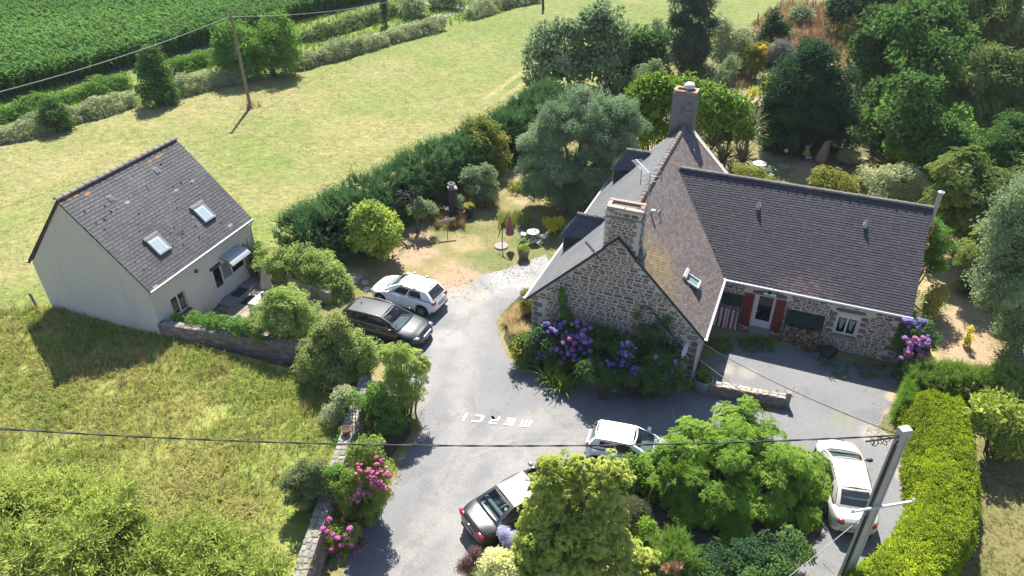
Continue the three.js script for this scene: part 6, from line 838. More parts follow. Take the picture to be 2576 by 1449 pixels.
  // sunny end of the bed
  for (const [u, v, lab, pal, n] of [[1285, 800, 'blond feather grass beside the drive, upper tussock', [[0.58, 0.45, 0.22], [0.82, 0.67, 0.4]], 12], [1300, 830, 'blond feather grass leaning over the drive edge', [[0.56, 0.44, 0.2], [0.8, 0.66, 0.38]], 14], [1310, 775, 'golden grass below the left eave corner', [[0.56, 0.44, 0.2], [0.78, 0.63, 0.36]], 9]]) { seed(u); const p = G0(u, v + 12), g2 = thing('feather_grass', lab, 'grass', p); copies('blades', SPRIG.straw, bladeMat, [...Array(n * 3)].map((_, k) => [V(rr(-0.35, 0.35), 0, rr(-0.3, 0.3)), V(rr(-0.5, 0.5), 1, rr(-0.5, 0.5)).normalize(), rr(0.6, 1.0), shade(pal, p), k]), g2); }
  plant('corner_bush', 'rounded green bush under the left eave of the gable', 'bush', G0(1330, 790), [[1328, 745, 16], [1335, 765, 18], [1325, 775, 14]], { sprig: 'small', spray: 14, pal: 'olive', cover: 3.2, gap: 0.18 });
  plant('roadside_bush', 'yellow flowered green bush at the drive corner of the bed', 'bush', G0(1318, 915), [[1325, 860, 22], [1310, 880, 22], [1330, 895, 24], [1300, 865, 14], [1315, 905, 18]], { sprig: 'small', spray: 15, pal: [[0.085, 0.125, 0.03], [0.18, 0.23, 0.065]], cover: 2.8, gap: 0.24 });
  const yf = scene.getObjectByName('roadside_bush'); heads(yf, 'yellow_flower', [...Array(26)].map(() => [far(rr(1285, 1312), rr(858, 892), -yf.position.z - 0.55).sub(yf.position), 0.035]), [petal('yellow', [0.6, 0.42, 0.01])]);
  // right end of the wing
  const s5 = [], s6 = []; for (let i = 0; i < 30; i++) { s5.push([far(rr(2275, 2345), rr(800, 860), 26.6 - rr(0, 1))]); s6.push([far(rr(2265, 2335), rr(850, 900), 25.7 - rr(0, 0.8))]); }
  const hy = hydrangea('purple and pink hydrangea at the right corner of the wing', V(19.6, 0, -26.3), [[2310, 830, 30], [2295, 870, 32], [2325, 870, 26], [2290, 845, 26]], s5, MAUVE(), 0.13, { pal: 'dark' }); heads(hy, 'pink_flower_head', s6.map(([p]) => [p.sub(hy.position), 0.13]), PINKS());
}
// ---------------------------------------------------------------- left of the drive
const M0 = (u, v) => at(u, v, MEADOW);
plant('terrace_bush', 'yellow green domed bush at the front of the cottage terrace', 'bush', at(715, 870, 0.6).setY(0.6), [[715, 780, 46], [670, 800, 34], [755, 800, 38], [720, 820, 44], [700, 755, 26], [745, 765, 26], [660, 815, 26], [775, 830, 26]], { sprig: 'small', spray: 15, pal: 'honey', cover: 3.4, gap: 0.16 });
plant('honeysuckle_hedge', 'arching honeysuckle hedge behind the cottage terrace', 'hedge', at(790, 745, 0), [[660, 650, 24, 2], [690, 668, 28, 1.6], [725, 660, 32, 1.4], [765, 660, 36, 1], [800, 675, 36, 0.8], [830, 700, 36, 0.4], [850, 730, 32], [790, 705, 30, 0.6], [845, 760, 28, -0.2], [720, 690, 22, 1.2]], { sprig: 'small', spray: 15, pal: 'honey', cover: 3.4, gap: 0.16 });
plant('wall_ivy', 'ivy trailing along the top of the terrace wall', 'climbing plant', at(540, 860, 0.7), [[425, 806, 12, 1.3], [455, 806, 16, 1.0], [490, 806, 17, 0.7], [525, 808, 17, 0.4], [560, 812, 17, 0.1], [595, 815, 18, -0.2], [630, 820, 20, -0.5], [470, 828, 10, 0.4], [540, 830, 11, 0], [600, 838, 13, -0.5], [650, 845, 16, -0.8]], { sprig: 'small', spray: 12, pal: 'mid', cover: 3.4, gap: 0.16 });
plant('hazel_bush', 'large grey green bush at the end of the meadow wall', 'bush', at(830, 950, MEADOW), [[830, 870, 44], [800, 900, 42], [855, 900, 42], [845, 820, 28], [825, 840, 34], [790, 930, 34, -0.3], [850, 940, 36, -0.3], [880, 860, 28], [760, 940, 22]], { sprig: 'broad', spray: 15, pal: [[0.12, 0.155, 0.049], [0.273, 0.295, 0.103]], cover: 2.9, gap: 0.27 });
plant('climbing_bush', 'bright green climber over the top end of the garden wall', 'climbing plant', at(905, 960, 0.6).setY(0.6), [[900, 880, 26], [920, 905, 24], [895, 915, 24], [930, 870, 20], [915, 935, 22], [885, 940, 18]], { sprig: 'broad', spray: 15, pal: 'honey', cover: 2.8, gap: 0.24 });
plant('sumac_bush', 'pale green palm leaved shrub overhanging the drive', 'bush', G0(1005, 1040), [[975, 890, 18], [1010, 885, 22], [1045, 905, 24], [1000, 925, 26], [1040, 945, 26], [1060, 920, 16], [1005, 965, 26], [1030, 985, 22], [985, 945, 20], [1015, 1005, 20]], { gain: 0.95, sprig: 'palm', spray: 21, pal: [[0.222, 0.31, 0.065], [0.427, 0.496, 0.13]], cover: 1.15, gap: 0.45, clump: 0.7 });
plant('shade_shrub', 'dark leafy shrubs at the foot of the palm leaved shrub', 'bush', G0(985, 1080), [[965, 1020, 26], [985, 1050, 26], [950, 1060, 26], [1000, 1075, 22], [960, 1095, 26], [925, 1020, 22], [945, 985, 20]], { sprig: 'broad', spray: 15, pal: 'mid', cover: 2.9, gap: 0.22 });
plant('ivy', 'ivy hanging down the drive side of the garden wall', 'climbing plant', at(880, 1140, 0).setY(0.2), [[895, 1000, 14], [880, 1090, 18], [860, 1110, 18], [895, 1120, 24], [870, 1140, 20], [845, 1180, 18], [865, 1185, 20]], { sprig: 'broad', spray: 13, pal: 'mid', cover: 2.7, gap: 0.24 });
plant('rose_bush', 'rambling bush covered in pink roses beside the drive', 'bush', G0(925, 1300), [[930, 1170, 32], [900, 1210, 34], [945, 1210, 34], [960, 1180, 24], [880, 1240, 34], [925, 1250, 36], [955, 1240, 26], [850, 1220, 26], [930, 1125, 26], [900, 1150, 26], [885, 1280, 28], [930, 1285, 26]], { sprig: 'small', spray: 16, pal: [[0.102, 0.155, 0.032], [0.255, 0.31, 0.065]], cover: 3, gap: 0.22 });
{ const g = scene.getObjectByName('rose_bush_001'); seed(61); const s = []; for (const [u, v, n, w] of [[945, 1215, 26, 16], [955, 1160, 10, 10], [930, 1190, 10, 12], [975, 1195, 9, 8], [905, 1180, 6, 12], [920, 1230, 10, 20], [965, 1225, 6, 8], [893, 1250, 8, 12], [960, 1180, 6, 12]]) for (let i = 0; i < n; i++) s.push([far(u + rr(-w, w), v + rr(-w, w), -g.position.z - 0.75 - rr(0, 0.35)).sub(g.position), rr(0.04, 0.075)]); heads(g, 'rose', s, [petal('rosebloom', [0.55, 0.13, 0.24]), petal('rosebloom2', [0.6, 0.2, 0.32]), petal('rosebloom3', [0.48, 0.08, 0.2])]); }
{ seed(62); const s = []; for (const [u, v] of [[828, 1307], [812, 1330], [822, 1338], [806, 1345], [838, 1345], [815, 1360], [850, 1355], [870, 1348], [843, 1352], [870, 1365], [795, 1378], [810, 1375], [835, 1382], [872, 1385], [850, 1395], [825, 1405], [840, 1408], [885, 1372], [893, 1392], [800, 1392], [905, 1385], [858, 1372], [880, 1330]]) s.push([far(u, v, 16.6 - rr(0, 0.5) - (1400 - v) * 0.004)]); hydrangea('magenta hydrangea against the near end of the garden wall', V(-5.35, 0, -16.7), [[835, 1350, 34], [860, 1375, 34], [825, 1395, 32], [865, 1410, 30], [840, 1430, 30], [885, 1345, 22], [800, 1420, 24]], s, [petal('magenta', [0.42, 0.07, 0.27]), petal('magenta2', [0.48, 0.1, 0.32])], 0.095, { pal: [[0.12, 0.171, 0.032], [0.29, 0.31, 0.065]], spray: 15 }); }
plant('cotoneaster_bush', 'dark small leaved bush on the meadow side of the wall', 'bush', M0(765, 1280), [[760, 1190, 28], [745, 1220, 28], [775, 1230, 32], [760, 1260, 28], [790, 1200, 22], [800, 1180, 20]], { sprig: 'small', spray: 16, pal: [[0.086, 0.116, 0.049], [0.205, 0.232, 0.097]], cover: 3.3, gap: 0.17 });
plant('ivy', 'ivy mound bulging over the middle of the garden wall', 'climbing plant', at(820, 1250, 0.9), [[810, 1210, 26], [830, 1230, 28], [805, 1245, 26], [840, 1195, 22], [825, 1265, 22]], { sprig: 'broad', spray: 14, pal: 'mid', cover: 3, gap: 0.2 });
plant('brambles', 'pale bramble patch beside the upper garden wall', 'bush', M0(855, 1060), [[850, 1010, 26, 0, 0.7], [835, 1035, 26, 0, 0.7], [870, 990, 20, 0, 0.7], [820, 1060, 20, 0, 0.6]], { sprig: 'broad', spray: 14, pal: 'silver', cover: 2.6, gap: 0.24 });
plant('false_acacia', 'big feathery yellow green tree crown in the bottom left corner', 'tree', V(-11.3, 0, -10.6), [[40, 1290, 90, 0.6], [150, 1310, 90, 0.6], [260, 1330, 90, 0.4], [380, 1370, 90, 0.4], [480, 1400, 86, 0.2], [570, 1430, 80], [90, 1400, 120, -0.4], [230, 1430, 120, -0.4], [380, 1460, 110, -0.4], [640, 1470, 70, -0.2], [20, 1250, 60, 0.8], [-60, 1320, 90], [520, 1490, 110, -0.4]], { trunk: 0.25, sprig: 'feather', spray: 46, pal: [[0.13, 0.18, 0.03], [0.31, 0.34, 0.09]], cover: 3, gap: 0.4, rough: 0.7 });

// ---------------------------------------------------------------- island between the two arms of the drive
plant('maple_tree', 'yellow green japanese maple in the middle of the bottom edge', 'tree', V(1.7, 0, -15.0), [[1385, 1180, 32, 0.7], [1450, 1180, 34, 0.8], [1505, 1180, 34, 0.8], [1550, 1185, 28, 0.8], [1540, 1205, 34, 0.7], [1360, 1230, 36, 0.6], [1420, 1230, 38, 0.5], [1480, 1230, 40, 0.5], [1352, 1282, 32, 0.4], [1390, 1290, 34, 0.3], [1530, 1260, 38, 0.4], [1338, 1340, 32, 0.2], [1360, 1340, 38, 0.1], [1470, 1310, 36, 0.2], [1540, 1310, 36, 0.2], [1430, 1350, 40, -0.2], [1500, 1360, 40, -0.3], [1325, 1390, 34, 0], [1340, 1400, 40, -0.2], [1560, 1370, 36, -0.2], [1400, 1415, 44, -0.6], [1470, 1420, 44, -0.6], [1540, 1425, 42, -0.5], [1600, 1410, 38, -0.3], [1310, 1445, 40, -0.4], [1370, 1470, 46, -0.6], [1450, 1480, 46, -0.8], [1530, 1485, 46, -0.7], [1610, 1460, 36, -0.4]], { trunk: 0.16, sprig: 'maple', spray: 21, pal: 'maple', gain: 1.15, cover: 2.4, gap: 0.42, lift: 0.9, outward: 0.6, rough: 0.5 });
plant('wisteria_tree', 'broad glossy green tree covering the white city car bonnet', 'tree', V(7.4, 0, -18.2), [[1850, 1075, 52, 1.6], [1790, 1110, 52, 1.2], [1910, 1110, 50, 1.4], [1730, 1150, 58, 0.8], [1850, 1150, 66, 0.6], [1960, 1160, 58, 0.8], [2030, 1200, 52, 0.6], [1680, 1215, 56, 0.6], [1700, 1150, 46, 1.0], [2060, 1230, 40, 0.4], [1780, 1220, 72, 0], [1900, 1230, 76, 0], [1990, 1270, 60, 0], [2040, 1260, 44, 0.2], [1730, 1290, 56, -0.2], [1830, 1310, 66, -0.5], [1930, 1330, 60, -0.4], [1870, 1370, 44, -0.4], [1640, 1180, 36, 0.9], [1800, 1360, 40, -0.4], [1740, 1085, 26, 1.4], [1880, 1035, 22, 2]], { trunk: 0.2, sprig: 'pinnate', mat: glossLeaf, spray: 21, gain: 1.1, pal: [[0.075, 0.15, 0.012], [0.2, 0.31, 0.035]], cover: 2.8, gap: 0.36, rough: 0.6 });
{ seed(71); const g = scene.getObjectByName('wisteria_tree'), list = []; for (const [u, v, w, q] of [[1700, 1060, -8, -30], [1730, 1062, -20, -18], [1760, 1390, -30, 45], [1840, 1365, -20, 50], [1960, 1370, 20, 50], [1700, 1210, -30, 30], [2020, 1330, 25, 30], [1880, 1390, 30, 40], [1640, 1230, -10, 40], [2060, 1190, 25, -16]]) { const a = far(u, v, 17.6), b = far(u + w * 0.7, v + q * 0.4, 17.5), c = far(u + w, v + q, 17.5); list.push(tube([a, b, c].map((p) => p.sub(g.position)), [0.014, 0.01, 0.006], 4)); } mesh('tendrils', list, std([0.3, 0.33, 0.16], 0.9), g); }
plant('dark_shrub', 'dark green shrub between the maple and the glossy tree', 'bush', V(5.0, 0, -19.0), [[1610, 1185, 36], [1580, 1210, 30], [1640, 1220, 36], [1600, 1240, 36], [1660, 1260, 30]], { sprig: 'broad', spray: 18, pal: [[0.068, 0.124, 0.016], [0.153, 0.232, 0.032]], cover: 3, gap: 0.22 });
plant('juniper_bush', 'dull grey juniper between the maple and the glossy tree', 'bush', V(4.6, 0, -17.0), [[1590, 1290, 30], [1610, 1320, 30], [1570, 1310, 24]], { sprig: 'fine', spray: 18, pal: [[0.077, 0.085, 0.038], [0.171, 0.171, 0.081]], cover: 3, gap: 0.2 });
plant('cherry_laurel', 'small glossy laurel shoot below the grey juniper', 'bush', V(4.7, 0, -16.1), [[1635, 1330, 22], [1620, 1365, 24], [1640, 1385, 18]], { sprig: 'laurel', mat: glossLeaf, spray: 20, pal: 'fresh', cover: 2.4, gap: 0.25 });
plant('globe_thuja', 'clipped green thuja globe with a brown scorched side', 'bush', V(5.8, 0, -15.2), [[1690, 1380, 44], [1700, 1400, 44], [1680, 1410, 40]], { sprig: 'thuja', spray: 16, pal: [[0.086, 0.155, 0.022], [0.205, 0.295, 0.055]], cover: 4, gap: 0.08, solid: true });
{ const g = scene.getObjectByName('globe_thuja'), b = g.position; seed(73); const L = [[1685, 1430, 22], [1705, 1424, 16]].map(([u, v, r]) => { const p = far(u, v, -b.z - 0.75), m = r * metresPerPx(p); return [p.sub(b), m, m * 0.8, m * 0.5]; }); foliage(g, L, { name: 'scorched_twigs', sprig: 'thuja', size: 0.24, pal: [[0.31, 0.186, 0.124], [0.527, 0.341, 0.232]], cover: 2.5, gap: 0.15, floor: 0.1 }); }
plant('variegated_shrub', 'cream and yellow leaved shrub at the bottom edge left of the maple', 'bush', V(-0.35, 0, -14.6), [[1240, 1420, 34], [1270, 1425, 34], [1250, 1460, 40], [1215, 1450, 26], [1290, 1460, 34]], { sprig: 'broad', spray: 16, pal: 'cream', cover: 3, gap: 0.2 });
plant('barberry_bush', 'thin purplish twiggy shrub beside the black saloon car', 'bush', V(-1.15, 0, -14.9), [[1190, 1415, 22, 0, 1, 1.5], [1170, 1430, 18, 0, 1, 1.4], [1210, 1430, 16, 0, 1, 1.5], [1195, 1395, 12, 0, 1, 1.5]], { sprig: 'tiny', spray: 12, pal: 'plumleaf', cover: 1.6, gap: 0.4 });
plant('sage_bush', 'silver stalks with lavender spikes behind the black saloon car', 'plant', V(-0.25, 0, -16.3), [[1272, 1350, 12, 0, 1, 1.6], [1285, 1365, 14, 0, 1, 1.4], [1298, 1350, 9, 0, 1, 1.5], [1265, 1335, 7]], { sprig: 'fine', spray: 13, pal: [[0.31, 0.31, 0.372], [0.558, 0.558, 0.713]], cover: 2, gap: 0.3 });
plant('undergrowth', 'dark low shrubs under the front of the glossy tree', 'bush', V(8.3, 0, -15.2), [[1800, 1420, 44, 0, 0.6], [1880, 1410, 48, 0, 0.6], [1950, 1390, 40, 0.3, 0.6], [1760, 1440, 36, -0.2, 0.6]], { sprig: 'broad', spray: 20, pal: 'deep', cover: 3, gap: 0.2 });
plant('ground_cover_bush', 'dense dark ground cover at the bottom right of the island', 'bush', V(9.6, 0, -14.6), [[1960, 1440, 40, 0, 0.5], [1880, 1450, 46, 0, 0.5], [1780, 1460, 46, 0, 0.5], [2010, 1385, 30, 0.9, 0.5], [1990, 1350, 26, 1.4, 0.5], [1700, 1460, 40, 0, 0.5]], { sprig: 'broad', spray: 17, pal: 'dark', cover: 3, gap: 0.2 });
plant('rhododendron', 'glossy broad leaved shrub right of the laurel hedge', 'bush', at(2520, 1140, 0), [[2500, 1040, 40], [2540, 1050, 40], [2560, 1090, 44], [2500, 1085, 36], [2530, 1110, 40], [2470, 1060, 24]], { sprig: 'laurel', mat: glossLeaf, spray: 28, pal: [[0.136, 0.186, 0.027], [0.341, 0.372, 0.065]], cover: 2.8, gap: 0.24 });
{ seed(75); const b = at(2458, 1030, 0.1).setY(0), s = []; for (let i = 0; i < 11; i++) s.push([far(rr(2442, 2475), rr(1000, 1022), -b.z - 0.2), 1]); hydrangea('pale lilac hydrangea between hedge beam and glossy shrub', b, [[2458, 1022, 16], [2470, 1030, 14]], s, [petal('palelilac', [0.42, 0.36, 0.55])], 0.1); }
for (const [u, v, lab] of [[1900, 870, 'dark weeds along the wing wall'], [1800, 870, 'overgrown dark bed under the striped boards'], [2170, 935, 'rough grass in the shaded corner of the yard'], [2050, 870, 'plants at the foot of the firewood'], [1925, 1010, 'dry weeds at the end of the low wall']]) { seed(u + 3); const c = G0(u, v), it = [], w = u === 2170 ? 1.9 : 0.8; for (let i = 0; i < 90; i++) { const p = c.clone().add(V(rr(-1, 1) * w, 0, rr(-1, 1) * 0.55)); it.push([p, V(rr(-0.3, 0.3), 1, rr(-0.3, 0.3)).normalize(), rr(0.2, 0.42), shade(u === 1925 ? 'honey' : 'mid', p)]); } const m = copies('weeds', SPRIG.low, bladeMat, it); m.userData.kind = 'stuff'; tag(m, lab, 'weeds'); }
// leaf litter along the right hand hedge
{ seed(76); const it = []; for (const [u, v, w, h, n] of [[2265, 1060, 26, 40, 160], [2290, 1190, 16, 60, 160], [2290, 1290, 14, 40, 90], [2220, 1090, 40, 14, 90], [1062, 1060, 8, 30, 50], [1002, 1190, 8, 30, 50], [985, 1245, 8, 20, 40], [915, 1350, 10, 30, 50], [1990, 990, 20, 12, 30]]) for (let i = 0; i < n; i++) { const p = at(u + rr(-w, w), v + rr(-h, h), 0).setY(0.045); it.push([p, ball(), rr(0.05, 0.09), shade([[0.35, 0.22, 0.11], [0.58, 0.45, 0.3]], p)]); } const S = soup(); leaf(S, V(0, -0.5, 0), V(0, 1, 0), 1, 0.6); const m = copies('leaf_litter', S.geo(), bladeMat, it); m.userData.kind = 'stuff'; tag(m, 'fallen dry leaves scattered along the edges of the drive', 'leaves'); }

// ---------------------------------------------------------------- field edge, lane and far bushes
{
  seed(81); const row = (name, label, pts, h, w, pal, sprig, size) => { const g = thing(name, label, 'bramble hedge'); const l = pts.map(([u, v]) => G0(u, v)); mesh('stems', l.map((p) => tube([p.clone(), p.clone().add(V(0.1, h * 0.6, 0))], [0.05, 0.02], 4)), MAT.bark, g); hedgeBody(g, l, (t, p) => [w, h * (p ? 0.75 + 0.6 * noise2(p.x * 0.5, p.z * 0.5) : 1)], { sprig, size, cover: 4, pal, gap: 0.2, lump: 0.7, square: 0.9 }); return g; };
  row('bramble_hedge', 'silvery bramble hedge along the left part of the field edge', [[-40, 362], [60, 345], [160, 312], [260, 285], [340, 262]], 1.05, 0.85, 'silver', 'small', 0.75);
  row('bramble_hedge', 'short silvery bramble stretch between the two field edge trees', [[445, 240], [500, 226], [560, 212], [620, 200]], 1.05, 0.8, 'silver', 'small', 0.75);
  row('bramble_hedge', 'long silvery bramble hedge right of the tall field edge trees', [[745, 172], [830, 150], [920, 125], [1010, 98], [1110, 72]], 1.1, 0.9, 'silver', 'small', 0.85);
  row('bramble_hedge', 'pale reedy hedge beside the lane at the top edge', [[1180, 48], [1230, 30], [1290, 15], [1350, 2]], 1.1, 0.8, 'silver', 'narrow', 0.9);
  row('shrub_bank', 'dark scrub bank below the left of the corn', [[-40, 312], [60, 290], [150, 262], [240, 238], [320, 216]], 0.9, 0.9, 'mid', 'small', 0.8);
  row('shrub_bank', 'green scrub bank below the middle of the corn', [[440, 185], [500, 165], [560, 150], [620, 130]], 0.9, 0.9, 'mid', 'small', 0.8);
  row('shrub_bank', 'grassy scrub bank between corn and lane', [[740, 110], [820, 92], [900, 66], [960, 48], [1000, 35]], 0.8, 1.0, [[0.08, 0.12, 0.04], [0.17, 0.21, 0.08]], 'small', 0.85);
}
plant('willow_tree', 'tall bushy green tree behind the wooden pole on the field edge', 'tree', G0(690, 190), [[690, 80, 34], [670, 115, 34], [710, 115, 32], [690, 150, 38], [660, 160, 28], [715, 155, 28]], { trunk: 0.2, sprig: 'narrow', spray: 22, pal: 'mid', cover: 3.6, gap: 0.18 });
plant('willow_tree', 'bushy green tree left of the wooden pole', 'tree', G0(600, 200), [[590, 95, 30], [570, 120, 28], [615, 120, 30], [590, 150, 34], [620, 165, 30], [560, 150, 20]], { trunk: 0.18, sprig: 'narrow', spray: 22, pal: 'mid', cover: 3.4, gap: 0.2 });
plant('thorn_tree', 'dark narrow tree standing alone on the field edge', 'tree', G0(395, 258), [[380, 150, 22], [390, 180, 28], [372, 175, 20], [395, 210, 26], [390, 240, 36, -0.4, 0.7], [425, 240, 24, 0, 0.7]], { trunk: 0.15, sprig: 'small', spray: 22, pal: 'dark', cover: 3.6, gap: 0.18 });
plant('thorn_tree', 'short dark thorn bush in the left bramble hedge', 'tree', G0(145, 328), [[140, 285, 24], [125, 270, 20], [150, 305, 22], [120, 300, 20]], { trunk: 0.1, sprig: 'small', spray: 20, pal: 'dark', cover: 3.2, gap: 0.2 });
plant('reed_bush', 'pale feathery bush by the lane at the top edge', 'bush', G0(1035, 42), [[1025, 15, 20], [1050, 18, 20], [1040, 30, 18]], { sprig: 'narrow', spray: 20, pal: 'silver', cover: 3, gap: 0.2 });
plant('reed_bush', 'dark bush cut by the top edge beside the lane', 'bush', G0(1110, 22), [[1095, 0, 18], [1120, 2, 18], [1150, -5, 18]], { sprig: 'narrow', spray: 20, pal: 'grey', cover: 3, gap: 0.2 });

// gravel strewn where the drive meets lawn and beds
{ seed(77); const it = [], G = new THREE.TetrahedronGeometry(1, 1); for (const [u, v, w, h, n] of [[1300, 690, 60, 26, 900], [1360, 665, 26, 20, 350], [1180, 722, 60, 14, 400], [1265, 790, 12, 40, 160], [1120, 735, 40, 16, 200], [2220, 1065, 30, 20, 160], [1030, 1120, 20, 40, 120]]) for (let i = 0; i < n * 0.5; i++) { const p = at(u + (rnd() + rnd() - 1) * 1.3 * w, v + (rnd() + rnd() - 1) * 1.3 * h, 0).setY(0.028), c = rr(0.2, 0.3); it.push([p, UP, rr(0.01, 0.022), [c, c * 0.97, c * 0.92]]); } const m = copies('loose_gravel', G, new THREE.MeshStandardMaterial({ roughness: 0.95 }), it); m.userData.kind = 'stuff'; tag(m, 'loose grey gravel strewn along the edge of the drive and lawn', 'gravel'); }

// ---------------------------------------------------------------- walls and paving
function stoneRow(name, label, A, B, w, h, y0, o) {   // a free standing rubble wall from A to B
  const d = B.clone().sub(A).setY(0), L = d.length(); d.normalize(); const g = thing(name, label, 'wall', A.clone().setY(y0), Math.atan2(-d.z, d.x)); g.updateMatrixWorld(true);
  const core = mesh('core', box(L, h, w, L / 2, h / 2, 0), o.mortar ?? std([0.25, 0.22, 0.18], 0.95), g), list = [];
  if (o.faces.includes('front')) rubble(list, core, { o: V(0, 0, w / 2), u: V(1, 0, 0), n: V(0, 0, 1), w: L, h, k: o.k ?? 0.13, pal: o.pal, ok: (a, b) => a > 0 && a < L && b < h });
  if (o.faces.includes('end')) rubble(list, core, { o: V(L, 0, w / 2), u: V(0, 0, -1), n: V(1, 0, 0), w, h, k: o.k ?? 0.13, pal: o.pal, ok: (a, b) => a > 0 && a < w && b < h });
  lay(list, 150, 'stone', 'stonework', 0.95);
  const caps = []; let x = 0; while (x < L - 0.05) { const l = Math.min(L - x, rr(0.14, 0.34)); let z = -w / 2; while (z < w / 2 - 0.02) { const q = Math.min(w / 2 - z, rr(0.1, 0.3)); caps.push({ geo: pick(stoneGeos), m: new THREE.Matrix4().makeBasis(V(1, 0, 0), V(0, 0, -1), V(0, 1, 0)).setPosition(V(x + l / 2 + rr(-0.05, 0.05), h, z + q / 2 + rr(-0.02, 0.02))).multiply(new THREE.Matrix4().makeRotationZ(rr(-0.3, 0.3))).scale(V(l * rr(0.9, 1.1), q * rr(0.95, 1.15), rr(0.015, 0.05))), c: mul3(pick(o.cap), rr(0.85, 1.15)), parent: core, weight: 2 }); z += q; } x += l; }
  lay(caps, 120, 'capstone', 'capstones', 0.95); return g;
}
{
  seed(101); const capG = [[0.33, 0.295, 0.25], [0.38, 0.34, 0.29], [0.28, 0.26, 0.21], [0.34, 0.33, 0.27]];
  const wA = at(920, 945, 1.45).setY(0), wB = at(752, 1449, 1.45).setY(0); wB.add(wB.clone().sub(wA).multiplyScalar(0.12));
  stoneRow('garden_wall', 'old stone wall with lichened top between meadow and drive', wB, wA, 0.5, 1.42, 0, { faces: ['front'], cap: capG, k: 0.16 });
  stoneRow('terrace_wall', 'shaded rubble wall below the cottage terrace', at(413, 842, 0.7).setY(0), at(768, 900, 0.7).setY(0), 0.4, 1.5, 0, { faces: ['front'], cap: capG, k: 0.16 });
  const lA = at(1775, 985, 0).setY(0), lB = at(1970, 1022, 0).setY(0);
  stoneRow('yard_wall', 'low stone wall dividing the yard from the drive', lA, lB, 0.36, 0.58, 0, { faces: ['front', 'end'], cap: [[0.56, 0.5, 0.41], [0.62, 0.56, 0.47], [0.46, 0.41, 0.33], [0.42, 0.4, 0.25]], k: 0.12 });
  const pB = lB.clone().add(V(0.12, 0, 0.0)); mesh('end_post', [box(0.22, 0.85, 0.24, 0, 0, 0, [0, 0, 0], 0.02)], std([0.36, 0.31, 0.26], 0.95, { bumpMap: grain, bumpScale: 0.005 }), scene.getObjectByName('yard_wall')).position.copy(scene.getObjectByName('yard_wall').worldToLocal(pB.setY(0.42)));
  const rw = thing('rendered_wall', 'low sand rendered wall under the honeysuckle at the terrace back', 'wall', V(0, 0, 0)); const ra = at(690, 705, 0), rb = at(835, 765, 0), rd = rb.clone().sub(ra); mesh('wall', box(rd.length(), 0.8, 0.25, 0, 0, 0).applyMatrix4(M4(ra.clone().lerp(rb, 0.5).setY(0.4), [0, Math.atan2(-rd.z, rd.x), 0])), std([0.4, 0.34, 0.26], 0.95), rw);
  // terrace paving
  const tp = thing('terrace_paving', null, null, cottage.position.clone(), cottage.rotation.y); tp.userData.kind = 'structure'; mesh('bedding', box(5.4, 0.02, 7.8, 6.4, 0.025, -4.0), std([0.07, 0.065, 0.06], 1), tp);
  const slabG = new RoundedBoxGeometry(0.49, 0.04, 0.49, 1, 0.012), slabM = [[0.33, 0.29, 0.24], [0.29, 0.25, 0.21], [0.37, 0.32, 0.27]].map((c) => std(c, 0.9, { bumpMap: grain, bumpScale: 0.002 }));
  for (let i = 0; i < 10; i++) for (let j = 0; j < 14; j++) { const m = mesh('paving_slab', slabG, pick(slabM), tp); m.position.set(4.1 + i * 0.505, 0.045 + rr(-0.004, 0.004), -0.6 - j * 0.505); m.rotation.set(rr(-0.01, 0.01), rr(-0.01, 0.01), rr(-0.01, 0.01)); }
  const loc = (x, y, z) => cottage.localToWorld(V(x, y, z));
  for (const [x, y, z, lab] of [[4.1, 0.155, -5.1, 'dark door mat on the cottage doorstep'], [5.0, 0.068, -4.75, 'dark mat on the terrace paving beside the doorstep']]) { const g = tag(mesh('door_mat', box(0.6, 0.015, 0.85, 0, 0, 0, [0, 0, 0], 0.005), std([0.04, 0.035, 0.032], 1)), lab, 'mat'); g.position.copy(loc(x, y + 0.008, z)); g.rotation.y = cottage.rotation.y; }
  // stepping stones by the lawn
  const st = [[888, 693], [893, 711], [918, 712], [925, 729], [902, 700]]; st.forEach(([u, v], i) => { const m = tag(mesh('stepping_stone', new THREE.CylinderGeometry(0.26, 0.27, 0.05, 9).scale(1, 1, 0.75), std([0.46, 0.43, 0.38], 0.9)), ['topmost', 'second', 'third', 'lowest', 'partly hidden'][i] + ' pale stepping stone leading from the white hatchback to the hedge', 'stepping stone', 'stepping stones'); m.position.copy(G0(u, v)).setY(0.04); m.rotation.y = i; });
}
